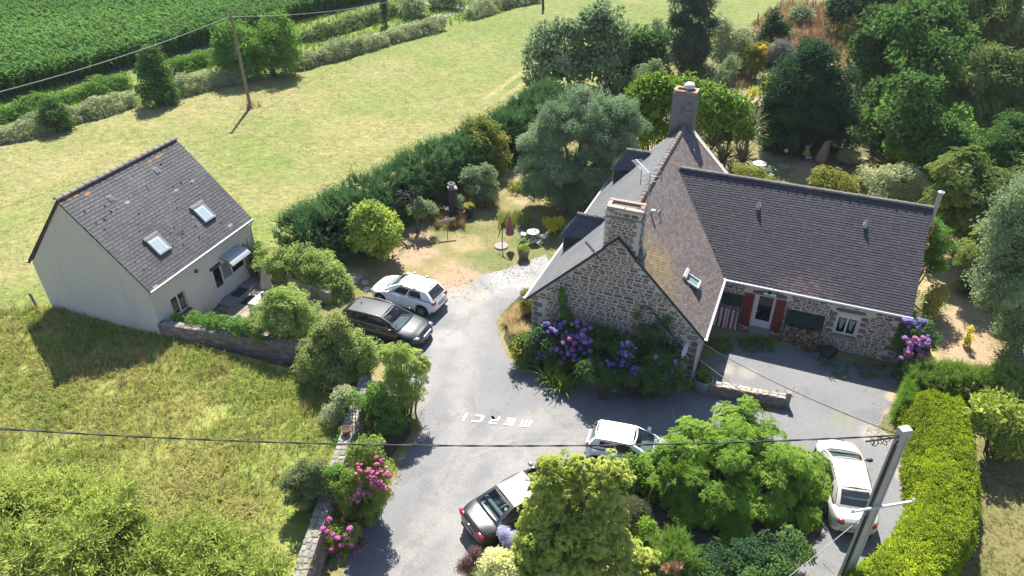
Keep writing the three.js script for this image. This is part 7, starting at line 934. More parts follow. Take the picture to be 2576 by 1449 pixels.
// ---------------------------------------------------------------- lettering on the drive
{
  const a = at(1163, 1050), b = at(1338, 1068), c = at(1330, 1052), g = thing('road_lettering', 'white painted word MERCi on the drive, upside down from here', 'road marking', V(0, 0.034, 0));
  const X = a.clone().sub(b).setY(0), W = X.length(); X.normalize(); const Y = V(-X.z, 0, X.x).multiplyScalar(-1); if (Y.z < 0) Y.multiplyScalar(-1);   // reads from the house side: letters run right to left in the view
  const up = Y, H = 0.46, o = b.clone().addScaledVector(Y, -H / 2), paint = std([0.82, 0.82, 0.81], 0.6);
  const R = (x0, y0, x1, y1, s = 0.14) => [[x0 + y0 * s, y0], [x1 + y0 * s, y0], [x1 + y1 * s, y1], [x0 + y1 * s, y1]];
  const glyph = { M: [R(0, 0, 0.13, 0.85), R(0.26, 0, 0.38, 0.85), R(0.51, 0, 0.64, 0.85), R(0.05, 0.84, 0.6, 1)], E: [R(0, 0, 0.17, 1), R(0.16, 0, 0.56, 0.2), R(0.16, 0.4, 0.54, 0.6), R(0.16, 0.8, 0.58, 1)], R: [R(0, 0, 0.15, 0.45), R(0, 0.42, 0.5, 0.6), [[0.5, 0.47], [0.62, 0.62], [0.66, 0.9], [0.5, 0.95], [0.54, 0.8], [0.47, 0.62]], R(0.05, 0.82, 0.56, 1), [[0.3, 0.43], [0.47, 0.43], [0.64, 0], [0.46, 0]]], C: [R(0.1, 0, 0.6, 0.18), R(0, 0.1, 0.16, 0.9), R(0.1, 0.82, 0.66, 1)], i: [R(0, 0, 0.16, 0.66), R(0, 0.78, 0.16, 0.97)] };
  'MERCi'.split('').forEach((k, i) => { const x0 = [0, 0.235, 0.455, 0.68, 0.93][i] * W, S = glyph[k].map((poly, lift) => { const pts = poly.map(([x, y]) => o.clone().addScaledVector(X, x0 + x * 0.72 * 0.95).addScaledVector(up, y * H).add(V(0, lift * 0.0025, 0))), s = soup(); for (let j = 1; j + 1 < pts.length; j++) { s.tri(pts[0], pts[j], pts[j + 1]); } return s.geo(); }); const m = mesh('letter', S, new THREE.MeshStandardMaterial({ color: paint.color, roughness: 0.6, side: THREE.DoubleSide }), g); const n = m.geometry.attributes.normal; for (let j = 0; j < n.count; j++) n.setXYZ(j, 0, 1, 0); });
}
// ---------------------------------------------------------------- poles and cables
const sagged = (a, b, s, n = 18) => [...Array(n + 1)].map((_, i) => { const t = i / n; return a.clone().lerp(b, t).add(V(0, -4 * s * t * (1 - t), 0)); });
{
  const wp = G0(630, 270), top = far(578, 26, -wp.z); let g = thing('wooden_pole', 'leaning wooden telephone pole in the mown field', 'pole', wp); mesh('shaft', tube([V(0, -0.3, 0), V(0, 4, 0).lerp(top.clone().sub(wp), 0.02), top.clone().sub(wp)], [0.16, 0.13, 0.1], 9), std([0.32, 0.24, 0.16], 0.9), g); mesh('insulator', cyl(0.04, 0.04, 0.18, -0.15, top.y - wp.y - 0.4, 0, 8), MAT.steel, g);
  seed(7); const it = []; for (let i = 0; i < 24; i++) it.push([wp.clone().add(V(rr(-0.8, 0.8), 0, rr(-0.5, 0.5))), V(rr(-0.4, 0.4), 1, rr(-0.3, 0.3)).normalize(), rr(0.5, 0.8), shade('straw', wp)]); const tm = copies('tall_grass', SPRIG.straw, bladeMat, it); tm.userData.kind = 'stuff'; tag(tm, 'dry grass tuft round the foot of the wooden pole', 'grass');
  const w2 = G0(970, 66), t2 = far(974, -60, -w2.z); g = thing('wooden_pole', 'ivy covered pole by the lane at the top edge', 'pole', w2); mesh('shaft', tube([V(0, -0.3, 0), t2.clone().sub(w2)], [0.16, 0.12], 8), MAT.greyWood, g); foliage(g, [[V(0, 0.9, 0), 0.32, 1.0, 0.32], [V(0, 2.2, 0), 0.3, 1.0, 0.3], [V(0, 3.4, 0), 0.25, 0.8, 0.25]], { name: 'ivy', sprig: 'small', size: 0.4, pal: 'dark', cover: 4, gap: 0.1 });
  const w3 = G0(1367, 22), t3 = far(1362, -60, -w3.z); g = thing('wooden_pole', 'dark pole at the top edge of the field', 'pole', w3); mesh('shaft', tube([V(0, -0.3, 0), t3.clone().sub(w3)], [0.18, 0.14], 8), MAT.oldWood, g);
  const cab = (name, label, a, b, s, r, m) => tag(mesh(name, tube(sagged(a, b, s), r, 5), m), label, 'cable');
  const hook = top.clone().add(V(-0.15, -0.5, 0)); cab('telephone_cable', 'thin pale telephone wire running left from the wooden pole', hook, far(-60, 246, 47), 0.35, 0.028, MAT.paleCable); cab('telephone_cable', 'faint telephone wire from the wooden pole towards the lane', hook, far(980, 4, -w2.z), 0.4, 0.02, MAT.paleCable);
  // concrete pole
  const dP = 14.55, pt = far(2279, 1078, dP), pb = V(pt.x, 0, pt.z); g = thing('concrete_pole', 'tall grey concrete electricity pole beside the cream saloon', 'pole', pb, 0.18);
  const Hh = pt.y, seg = []; const taper = (w0, w1, d0, d1, y0, y1, x = 0) => { const q = new THREE.BoxGeometry(1, 1, 1), p = q.attributes.position; for (let i = 0; i < p.count; i++) { const t = p.getY(i) + 0.5; p.setXYZ(i, x + p.getX(i) * lerp(w0, w1, t), lerp(y0, y1, t), p.getZ(i) * lerp(d0, d1, t)); } q.computeVertexNormals(); return q; };
  mesh('shaft', [taper(0.34, 0.2, 0.2, 0.13, 0, Hh), taper(0.06, 0.045, 0.26, 0.17, 0, Hh, 0.0).translate(-0.15, 0, 0), taper(0.06, 0.045, 0.26, 0.17, 0, Hh, 0).translate(0.12, 0, 0), box(0.33, 0.26, 0.24, -0.01, Hh - 0.12, 0, [0, 0, 0], 0.02), ...[0, 1, 2, 3, 4].map((k) => box(0.26, 0.09, 0.2, -0.01, 0.6 + k * 0.62, 0))], MAT.concrete, g);
  mesh('service_pipe', tube([V(-0.2, Hh - 0.35, 0.1), V(-0.22, Hh - 0.6, 0.06), V(-0.21, Hh - 2.2, 0.05), V(-0.2, 1, 0.05)], 0.028, 6), MAT.darkMetal, g); mesh('rust_edge', box(0.03, Hh - 1.4, 0.03, -0.19, (Hh + 0.3) / 2, 0.11), std([0.2, 0.13, 0.08], 0.95), g);
  mesh('crossarm', [box(2.1, 0.07, 0.06, 0.15, Hh - 3.15, 0.16), box(0.34, 0.06, 0.3, 0, Hh - 3.15, 0.02), cyl(0.03, 0.03, 0.14, 1.15, Hh - 3.1, 0.16, 8), cyl(0.03, 0.03, 0.14, -0.85, Hh - 3.1, 0.16, 8)], MAT.whiteMetal, g);
  const coil = []; for (let i = 0; i < 5; i++) coil.push(new THREE.TorusGeometry(0.09 + (i % 2) * 0.03, 0.012, 5, 14).applyMatrix4(M4(V(-0.5 - i * 0.12, Hh - 0.28 - (i % 2) * 0.06, 0.05), [i, i * 2, 0]))); coil.push(tube([V(-0.1, Hh - 0.25, 0.05), V(-0.5, Hh - 0.24, 0.05), V(-1.2, Hh - 0.22, 0.05)], 0.03, 6)); mesh('connectors', coil, MAT.cable, g);
  const pk = g.localToWorld ? (g.updateMatrixWorld(true), g.localToWorld(V(-0.12, Hh - 0.22, 0.02))) : pt;
  const two = (name, label, a, b, s, r) => { const pts = sagged(a, b, s, 60), l = [0, 1].map((k) => tube(pts.map((p, i) => p.clone().add(V(0, Math.sin(i * 1.6 + k * Math.PI) * r * 0.9, Math.cos(i * 1.6 + k * Math.PI) * r * 0.9))), r, 5)); return tag(mesh(name, l, MAT.cable), label, 'cable'); };
  two('power_cable', 'thick twisted power cable crossing the whole view to the left edge', pk, far(-40, 1076, 14.0), 0.55, 0.017);
  const wallHook = house.localToWorld(V(1.55, 3.9, 0.12)), eave = house.localToWorld(V(3.98, 2.75, 0.15));
  tag(mesh('service_cable', tube(sagged(pk, eave, 0.25), 0.014, 5), MAT.cable), 'dark service cable from the concrete pole to the house corner', 'cable'); tag(mesh('service_cable', tube(sagged(eave, wallHook, 0.03), 0.016, 5), MAT.paleCable), 'pale cable rising along the gable to the iron bracket', 'cable');
  const wh2 = house.localToWorld(V(1.25, 3.72, 0.15)); tag(mesh('service_cable', tube(sagged(wh2, at(1885, 998, 0.9), 0.12), 0.012, 5), MAT.paleCable), 'thin pale cable from the gable bracket over the low wall', 'cable');
  const br = tag(mesh('cable_bracket', tube([V(1.3, 3.55, 0.06), V(1.28, 3.85, 0.12), V(1.5, 3.95, 0.14), V(1.75, 3.8, 0.12), V(3.3, 2.1, 0.06), V(3.7, 1.7, 0.05)].map((p) => house.localToWorld(p)), 0.035, 7), MAT.darkMetal), 'bent black service pipe fixed on the stone gable', 'pipe');
  const low = g.localToWorld(V(-0.2, Hh - 3.2, 0.16)); tag(mesh('telephone_cable', tube(sagged(low, far(1960, 1470, 12.6), 0.05), 0.012, 5), MAT.paleCable), 'thin pale wire going down left from the concrete pole', 'cable');
}
// ---------------------------------------------------------------- things on the stone house
{
  // aerial on its mast by the near chimney
  const o = house.localToWorld(V(0.92, 7.0, -0.55)), g = thing('tv_aerial', 'comb shaped television aerial on a mast by the near chimney', 'aerial', o, house.rotation.y);
  const mt = 3.0; mesh('mast', tube([V(0, -0.6, 0), V(0, mt, 0)], 0.022, 6), MAT.zinc, g); const dir = V(-0.62, 0.05, -0.75).normalize(), side = V(dir.z, 0, -dir.x).normalize(), P0 = V(0, mt - 0.1, 0); mesh('boom', tube([P0.clone().addScaledVector(dir, -0.2), P0.clone().addScaledVector(dir, 1.35)], 0.022, 5), MAT.whiteMetal, g);
  for (let i = 0; i < 11; i++) { const c = P0.clone().addScaledVector(dir, 0.15 + i * 0.115); mesh('element', tube([c.clone().addScaledVector(side, -0.24), c.clone().addScaledVector(side, 0.24)], 0.011, 4), MAT.whiteMetal, g); }
  for (const s of [-1, 1]) for (let i = 0; i < 4; i++) { const c = P0.clone().addScaledVector(dir, -0.1).addScaledVector(side, s * 0.25).add(V(0, -0.3 + i * 0.2, 0)); mesh('reflector', tube([c.clone().addScaledVector(side, -0.22), c.clone().addScaledVector(side, 0.22)], 0.011, 4), MAT.whiteMetal, g); }
  mesh('reflector_frame', [-1, 1].map((s) => tube([P0.clone().addScaledVector(dir, -0.12).addScaledVector(side, s * 0.46).add(V(0, -0.34, 0)), P0.clone().addScaledVector(dir, -0.12).addScaledVector(side, s * 0.46).add(V(0, 0.34, 0))], 0.016, 4)), MAT.darkMetal, g);
  // dish at the gable corner
  const dp = house.localToWorld(V(3.55, 2.35, 0.55)), d = thing('satellite_dish', 'pale blue satellite dish on an arm at the gable corner', 'satellite dish', dp, house.rotation.y + 1.35); mesh('dish', new THREE.SphereGeometry(0.9, 20, 6, 0, Math.PI * 2, 0, 0.44).rotateX(Math.PI / 2).translate(0, 0, -0.86), new THREE.MeshStandardMaterial({ color: rgb(0.42, 0.47, 0.5), roughness: 0.5, side: THREE.DoubleSide }), d); mesh('arm', [tube([V(0, -0.3, 0), V(0, -0.34, 0.3), V(0, -0.1, 0.42)], 0.018, 5), box(0.07, 0.07, 0.1, 0, -0.08, 0.44)], MAT.steel, d); mesh('bracket', tube([V(0, 0, -0.02), V(0, -0.05, -0.2), V(-0.45, -0.1, -0.3)], 0.022, 5), MAT.steel, d);
  // striped boards and green canopies
  let s = thing('striped_boards', 'upright boards painted red and white beside the front door', 'board screen', house.localToWorld(V(4.05, 0, -5.12)), house.rotation.y);
  let x = 0.02; [[0.14, 'w'], [0.09, 'r'], [0.13, 'w'], [0.1, 'r'], [0.12, 'w'], [0.03, 'p'], [0.09, 'w'], [0.11, 'r'], [0.13, 'w'], [0.1, 'r'], [0.14, 'w'], [0.03, 'p']].forEach(([w, c]) => { mesh('board', box(w - 0.006, 1.12 + rr(-0.02, 0.02), 0.025, x + w / 2, 0.6, 0, [-0.12, 0, 0]), c === 'w' ? std([0.62, 0.63, 0.62], 0.7) : c === 'r' ? std([0.38, 0.012, 0.03], 0.6) : MAT.plum, s); x += w; });
  const canopy = (label, x0, x1, y0, y1, out) => { const c = thing('shelter_canopy', label, 'canopy', house.localToWorld(V(x0, 0, -5.34)), house.rotation.y), w = x1 - x0, L = Math.hypot(out, y0 - y1); mesh('sheet', box(w, 0.02, L, w / 2, (y0 + y1) / 2, out / 2, [Math.atan2(y0 - y1, out), 0, 0]), MAT.darkGreen, c); mesh('batten', [0, 0.5, 1].map((t) => box(0.05, 0.05, L, 0.03 + t * (w - 0.06), (y0 + y1) / 2 - 0.04, out / 2, [Math.atan2(y0 - y1, out), 0, 0])), MAT.oldWood, c); for (const q of [0.04, w - 0.04]) mesh('post', box(0.06, y1, 0.06, q, y1 / 2 - 0.02, out - 0.05), MAT.oldWood, c); return c; };
  canopy('dark green canopy above the striped boards', 4.02, 5.28, 2.0, 1.45, 0.3); canopy('dark green canopy sheltering the firewood', 7.38, 9.12, 1.78, 1.38, 0.55);
  s = thing('firewood_stack', 'stack of split logs under the green canopy on the wing wall', 'firewood', house.localToWorld(V(7.4, 0, -5.3)), house.rotation.y); seed(111); mesh('backing', box(1.6, 1.1, 0.2, 0.83, 0.6, 0.08), MAT.oldWood, s); const lg = [5, 6, 7].map((n) => new THREE.CylinderGeometry(0.07, 0.075, 0.36, n).rotateX(Math.PI / 2)), lm = [[0.3, 0.22, 0.15], [0.22, 0.15, 0.1], [0.36, 0.28, 0.2], [0.16, 0.11, 0.08]].map((c) => std(c, 0.95));
  for (let r = 0; r < 8; r++) for (let k = 0; k < 12; k++) { const m = mesh('log', pick(lg), pick(lm), s); m.position.set(0.08 + k * 0.136 + (r % 2) * 0.06, 0.08 + r * 0.14, 0.3 + rr(-0.04, 0.06)); m.rotation.z = rr(0, 3); m.scale.setScalar(rr(0.8, 1.15)); }
  // zinc tub at the corner
  const t = thing('zinc_tub', 'blue green metal tub with plants at the house corner', 'tub', at(1764, 980, 0)); mesh('tub', new THREE.LatheGeometry([[0, 0.02], [0.3, 0.02], [0.42, 0.68], [0.45, 0.7], [0.42, 0.72], [0.4, 0.68]].map((p) => new THREE.Vector2(...p)), 22), std([0.34, 0.46, 0.47], 0.5), t); mesh('soil', cyl(0.38, 0.38, 0.02, 0, 0.62, 0, 18), MAT.soil, t); foliage(t, [[V(0, 0.72, 0), 0.32, 0.16, 0.32]], { name: 'leaves', sprig: 'small', size: 0.22, pal: 'mid', cover: 2, gap: 0.3 });
  // black barrow
  const bq = at(2078, 905, 0), w = thing('wheelbarrow', 'dark wheelbarrow standing against the wing wall', 'wheelbarrow', bq, 0.5); mesh('tray', prism([[-0.4, 0.55], [0.42, 0.6], [0.25, 0.28], [-0.25, 0.28]], 0.5, M4(V(0, 0, -0.25))), MAT.darkMetal, w); mesh('handle', [-1, 1].map((k) => tube([V(0.35, 0.32, k * 0.12), V(-0.3, 0.4, k * 0.24), V(-0.85, 0.55, k * 0.27)], 0.018, 5)), std([0.25, 0.22, 0.18], 0.8), w); mesh('wheel', new THREE.TorusGeometry(0.16, 0.045, 6, 16).translate(0.5, 0.2, 0), MAT.rubber, w); mesh('leg', [-1, 1].map((k) => tube([V(-0.2, 0.35, k * 0.2), V(-0.3, 0.0, k * 0.2)], 0.016, 5)), MAT.darkMetal, w);
  const vs = at(2253, 912, 0); tag(mesh('garden_stone', new THREE.IcosahedronGeometry(0.2, 1).scale(1, 0.8, 0.9).translate(vs.x, 0.13, vs.z), std([0.3, 0.3, 0.3], 0.9)), 'pale round stone at the right corner of the wing', 'stone');
}
// ---------------------------------------------------------------- lawn furniture
function potPlant(name, label, p, r, h, mat, pal, o = {}) { const g = thing(name, label, 'plant pot', p); mesh('pot', new THREE.LatheGeometry([[0, 0], [r * 0.68, 0], [r * 0.95, h * 0.9], [r, h * 0.9], [r, h], [r * 0.86, h], [r * 0.84, h * 0.85]].map((q) => new THREE.Vector2(...q)), 22), mat, g); mesh('soil', cyl(r * 0.84, r * 0.84, 0.02, 0, h * 0.87, 0, 16), MAT.soil, g); if (pal) foliage(g, [[V(0, h + r * 0.1, 0), r * 0.85, r * (o.tall ?? 0.35), r * 0.85]], { name: 'leaves', sprig: 'broad', size: r * 0.55, pal, cover: 3, gap: 0.15 }); return g; }
{
  seed(121);
  potPlant('planter', 'large taupe planter with green leaves at the gravel edge', G0(1317, 650), 0.38, 0.66, std([0.2, 0.165, 0.14], 0.7), [[0.12, 0.17, 0.03], [0.3, 0.36, 0.1]]);
  // cantilever parasol, folded
  const b = G0(1263, 622), g = thing('parasol', 'folded dusty pink cantilever parasol on the lawn', 'parasol', b); const T = far(1277, 541, -b.z + 0.1).sub(b), K = V(-0.05, 1.15, 0.05);
  mesh('base', new THREE.CylinderGeometry(0.42, 0.46, 0.09, 18).translate(-0.05, 0.06, -0.05), std([0.38, 0.34, 0.3], 0.9), g); mesh('post', tube([V(0, 0, 0), V(0.02, 0.8, 0), V(0.05, 1.5, 0), V(T.x * 0.6, T.y * 0.86, 0), T.clone()], 0.03, 7), MAT.darkMetal, g); mesh('arm', tube([V(-0.22, 0.75, 0.1), V(-0.1, 1.2, 0.05), V(0.1, 1.75, 0)], 0.024, 6), MAT.darkMetal, g);
  const fold = new THREE.LatheGeometry([[0.01, 0], [0.05, -0.1], [0.14, -0.6], [0.22, -1.15], [0.19, -1.25], [0.05, -1.22]].map((q) => new THREE.Vector2(...q)), 24), fp = fold.attributes.position; for (let i = 0; i < fp.count; i++) { const a = Math.atan2(fp.getZ(i), fp.getX(i)), q = 1 + 0.22 * Math.cos(a * 8); fp.setX(i, fp.getX(i) * q); fp.setZ(i, fp.getZ(i) * q); } fold.computeVertexNormals(); mesh('canopy', fold.translate(T.x + 0.12, T.y, 0.02), std([0.42, 0.13, 0.18], 0.85), g); mesh('tie', new THREE.TorusGeometry(0.2, 0.012, 5, 16).rotateX(Math.PI / 2).translate(T.x + 0.12, T.y - 0.8, 0.02), std([0.3, 0.1, 0.14], 0.8), g);
  // cream parasol on the terrace
  const cb = cottage.localToWorld(V(6.2, 0.06, -5.0)), cg = thing('parasol', 'folded cream parasol on the cottage terrace', 'parasol', cb); mesh('pole', tube([V(0, 0, 0), V(0, 2.35, 0)], 0.022, 6), MAT.whiteMetal, cg); const f2 = new THREE.LatheGeometry([[0.02, 2.3], [0.08, 2.1], [0.2, 1.5], [0.3, 1.05], [0.22, 1.0], [0.04, 1.1]].map((q) => new THREE.Vector2(...q)), 24), q2 = f2.attributes.position; for (let i = 0; i < q2.count; i++) { const a = Math.atan2(q2.getZ(i), q2.getX(i)), q = 1 + 0.2 * Math.cos(a * 6); q2.setX(i, q2.getX(i) * q); q2.setZ(i, q2.getZ(i) * q); } f2.computeVertexNormals(); mesh('canopy', f2, std([0.55, 0.48, 0.36], 0.85), cg); mesh('base', cyl(0.26, 0.28, 0.08, 0, 0.04, 0, 16), MAT.concrete, cg);
  const cover2 = thing('covered_table', 'white cloth covered table beside the cream parasol', 'table', cottage.localToWorld(V(6.3, 0.06, -4.3)), cottage.rotation.y); mesh('cloth', new RoundedBoxGeometry(0.9, 0.72, 1.3, 3, 0.1).translate(0, 0.38, 0), std([0.66, 0.63, 0.58], 0.9), cover2); mesh('table_leg', [-1, 1].flatMap((a) => [-1, 1].map((c) => box(0.05, 0.1, 0.05, a * 0.38, 0.03, c * 0.55))), MAT.whiteMetal, cover2);
  const ch = (name, label, p, turn, seatM, frM, k = 1) => { const c = thing(name, label, 'chair', p, turn, 'folding garden chairs'); mesh('seat', [0, 1, 2, 3, 4].map((i) => box(0.4, 0.02, 0.065, 0, 0.45, -0.17 + i * 0.085)), seatM, c); mesh('backrest', [0, 1, 2].map((i) => box(0.4, 0.07, 0.018, 0, 0.66 + i * 0.095, -0.24 - i * 0.02)), k === 2 ? frM : seatM, c); for (const s of [-1, 1]) { mesh('leg', tube([V(s * 0.2, 0.9, -0.3), V(s * 0.2, 0.45, -0.1), V(s * 0.2, 0, 0.24)], 0.014, 5), frM, c); mesh('leg', tube([V(s * 0.17, 0.45, 0.18), V(s * 0.17, 0, -0.25)], 0.014, 5), frM, c); } return c; };
  const pale = std([0.6, 0.6, 0.57], 0.7), navy = std([0.03, 0.045, 0.13], 0.6);
  ch('folding_chair', 'navy and white folding chair left of the round lawn table', G0(1316, 604), 1.1, pale, navy, 2); ch('folding_chair', 'pale folding chair right of the round lawn table', G0(1368, 610), -2.3, pale, pale); ch('folding_chair', 'pale folding chair lying low in front of the round lawn table', G0(1350, 617), -0.6, pale, pale).scale.set(1, 0.7, 1);
  const tb = (name, label, p, r, h, items) => { const t = thing(name, label, 'table', p); mesh('tabletop', new THREE.CylinderGeometry(r, r, 0.03, 26).translate(0, h, 0), std([0.62, 0.68, 0.7], 0.35), t); mesh('leg', [0, 1, 2].map((i) => tube([V(0, h, 0), V(0, 0.4, 0), V(Math.cos(i * 2.1) * 0.3, 0, Math.sin(i * 2.1) * 0.3)], 0.02, 5)), MAT.whiteMetal, t); return t; };
  tb('round_table', 'white round table with bottles on the side lawn', at(1341, 583, 0.72).setY(0), 0.38, 0.72); const tt = at(1341, 583, 0.74);
  for (const [dx, dz, r, h, c, lab] of [[0.0, 0.05, 0.035, 0.26, [0.55, 0.6, 0.6], 'clear bottle standing in the middle of the round lawn table'], [0.16, -0.08, 0.04, 0.12, [0.2, 0.3, 0.4], 'dark glass at the right of the round lawn table'], [-0.13, 0.1, 0.035, 0.1, [0.6, 0.6, 0.62], 'pale glass at the left of the round lawn table']]) { const m = tag(mesh('bottle', new THREE.LatheGeometry([[0, 0], [r, 0], [r, h * 0.6], [r * 0.4, h * 0.78], [r * 0.4, h]].map((q) => new THREE.Vector2(...q)), 12), phys(c, 0.1, { clearcoat: 1 })), lab, 'bottle'); m.position.copy(tt).add(V(dx, 0.01, dz)); }
  // bare apple tree
  const ab = G0(1052, 583), a = thing('apple_tree', 'half dead apple tree with bare upper branches on the lawn', 'tree', ab), tr = [], jj = (u, v, f = 0) => far(u, v, -ab.z + f).sub(ab); tr.push(tube([V(0, -0.1, 0), jj(1050, 560), jj(1043, 535), jj(1040, 522)], [0.14, 0.11, 0.09, 0.08], 8));
  for (const l of [[[1040, 524], [1035, 505], [1028, 492], [1015, 490], [1002, 500]], [[1030, 500], [1022, 487], [1008, 486], [995, 492]], [[1040, 524], [1046, 505], [1050, 488], [1056, 478], [1060, 470]], [[1035, 508], [1022, 505], [1010, 512], [1002, 520]], [[1028, 494], [1024, 482], [1020, 478]], [[1036, 508], [1040, 492], [1038, 482]], [[1022, 500], [1012, 498], [998, 510], [996, 520]], [[1050, 490], [1046, 480], [1048, 474]], [[1016, 490], [1010, 480], [1000, 482]], [[1040, 524], [1056, 518], [1070, 520]], [[1040, 524], [1026, 522], [1016, 526]]]) tr.push(tube(l.map(([u, v], i) => jj(u, v, rr(-0.3, 0.3) * Math.min(1, i))), l.map((_, i) => 0.055 * (1 - i / l.length) + 0.01), 5)); for (let i = 0; i < 46; i++) { const q = jj(rr(998, 1058), rr(480, 522), rr(-0.4, 0.4)); tr.push(tube([q, q.clone().add(V(rr(-0.25, 0.25), rr(-0.05, 0.3), rr(-0.2, 0.2)))], [0.012, 0.004], 3)); } mesh('trunk', tr, MAT.leafless, a);
  foliage(a, [[1070, 522, 17], [1085, 526, 12], [1052, 530, 13], [1055, 508, 8], [1035, 533, 10]].map(([u, v, r]) => { const p = jj(u, v), m = r * 0.0265; return [p, m, m * 0.8, m]; }), { name: 'leaves', sprig: 'broad', size: 0.42, pal: 'grey', cover: 2.2, gap: 0.25 });
  // bird feeder pole
  const bf = G0(1000, 546), bfT = far(994, 505, -bf.z).sub(bf); let f = thing('bird_feeder', 'bird feeder hanging on a thin pole in front of the hedge', 'bird feeder', bf); mesh('pole', tube([V(0, 0, 0), bfT], 0.014, 5), MAT.whiteMetal, f); mesh('feeder', [box(0.2, 0.14, 0.14, bfT.x, bfT.y + 0.07, 0), new THREE.ConeGeometry(0.17, 0.1, 4).translate(bfT.x, bfT.y + 0.19, 0)], std([0.5, 0.45, 0.2], 0.8), f); mesh('dish', new THREE.LatheGeometry([[0, 0], [0.1, 0.03], [0.12, 0.09]].map((q) => new THREE.Vector2(...q)), 12).translate(bfT.x + 0.02, bfT.y - 0.16, 0), MAT.greyWood, f);
  // plank sign
  const sg = G0(1126, 592); f = thing('plank_sign', 'weathered pale plank fixed aslant on a thin stake', 'sign', sg, 0.3); mesh('stake', tube([V(0, 0, 0), V(0, 1.02, 0)], 0.022, 5), MAT.wood, f); mesh('plank', box(1.1, 0.2, 0.04, 0, 1.05, 0.03, [0, 0, 0.1], 0.01), std([0.42, 0.39, 0.34], 0.9), f);
  // monument: tall weathered post with pots, benches
  const mb = G0(1142, 545); f = thing('wooden_monument', 'tall dark timber post carrying a planted pot', 'post', mb, 0.15); mesh('post', [taperBox(0.62, 0.52, 0.6, 0.5, 0, 2.05), box(0.72, 0.25, 0.7, 0, 0.12, 0, [0, 0, 0], 0.03)], std([0.075, 0.06, 0.062], 0.9, { bumpMap: grain, bumpScale: 0.02 }), f); mesh('top_slab', box(0.6, 0.06, 0.58, 0, 2.08, 0, [0, 0.1, 0], 0.02), MAT.greyWood, f);
  const topP = mb.clone().add(V(-0.05, 2.12, 0)); potPlant('flower_pot', 'white rimmed stone pot on top of the timber post', topP, 0.22, 0.28, std([0.5, 0.47, 0.4], 0.9), null); plant('trailing_plant', 'grey trailing plant hanging from the top of the timber post', 'plant', mb.clone().add(V(0.25, 1.4, 0.25)), [[1152, 502, 9, 0.1], [1156, 510, 8, 0], [1148, 508, 7, 0.2]], { sprig: 'small', size: 0.3, pal: 'grey', cover: 2.4, gap: 0.3, floor: -1 });
  const bench = (label, p, turn, L) => { const q = thing('plank_bench', label, 'bench', p, turn); mesh('seat', [box(L, 0.06, 0.38, 0, 0.55, 0, [0, 0, 0], 0.01)], MAT.greyWood, q); for (const s of [-1, 1]) mesh('leg', box(0.1, 0.52, 0.3, s * (L / 2 - 0.15), 0.26, 0), MAT.oldWood, q); return q; };
  bench('weathered plank bench with pots left of the timber post', G0(1122, 543), -0.5, 1.3); bench('low grey beam lying left of the timber post', G0(1116, 556), -0.45, 1.5).scale.set(1, 0.45, 1); bench('small plank table crowded with pots right of the timber post', G0(1165, 546), 0.15, 0.9);
  const bp = (u, v, y) => at(u, v, y); potPlant('flower_pot', 'dark pot with white rim on the left end of the plank bench', bp(1113, 530, 0.58), 0.17, 0.24, std([0.1, 0.085, 0.07], 0.9), null); potPlant('flower_pot', 'small blue pot on the plank bench', bp(1128, 533, 0.58), 0.1, 0.18, std([0.06, 0.22, 0.42], 0.5), null); potPlant('flower_pot', 'terracotta pot on the small plank table', bp(1163, 538, 0.58), 0.2, 0.22, MAT.terracotta, null); potPlant('flower_pot', 'white flowering pot behind the terracotta pot', bp(1159, 527, 0.58), 0.2, 0.2, std([0.4, 0.38, 0.35], 0.9), [[0.35, 0.32, 0.33], [0.6, 0.55, 0.56]]); potPlant('flower_pot', 'large dark tub with pale rim right of the plank table', G0(1180, 545), 0.36, 0.75, std([0.05, 0.045, 0.045], 0.8), [[0.25, 0.28, 0.08], [0.42, 0.42, 0.14]]);
  // red pot on the garden wall
  potPlant('flower_pot', 'red terracotta pot with dry soil on the garden wall', at(872, 1090, 1.46), 0.2, 0.26, MAT.terracotta, null);
  const rp = cottage.localToWorld(V(4.2, 0.15, -6.55)); potPlant('flower_pot', 'small red pot at the end of the cottage doorstep', rp, 0.14, 0.2, MAT.terracotta, [[0.25, 0.05, 0.05], [0.35, 0.1, 0.08]]);
  // bits by the cottage wall
  const lp = thing('bark_pile', 'heap of broken wood and bark at the cottage wall', 'wood pile', cottage.localToWorld(V(4.25, 0.05, -2.75))); for (let i = 0; i < 26; i++) mesh('wood_piece', pick([0, 1, 2].map(() => new RoundedBoxGeometry(0.3, 0.07, 0.12, 1, 0.02))), pick([MAT.wood, MAT.oldWood, std([0.22, 0.16, 0.11], 0.95)]), lp).applyMatrix4(M4(V(rr(-0.55, 0.55), rr(0.04, 0.3), rr(-0.45, 0.45)), [rr(-0.5, 0.5), rr(0, 3), rr(-0.5, 0.5)], [rr(0.6, 1.4), 1, rr(0.7, 1.3)]));
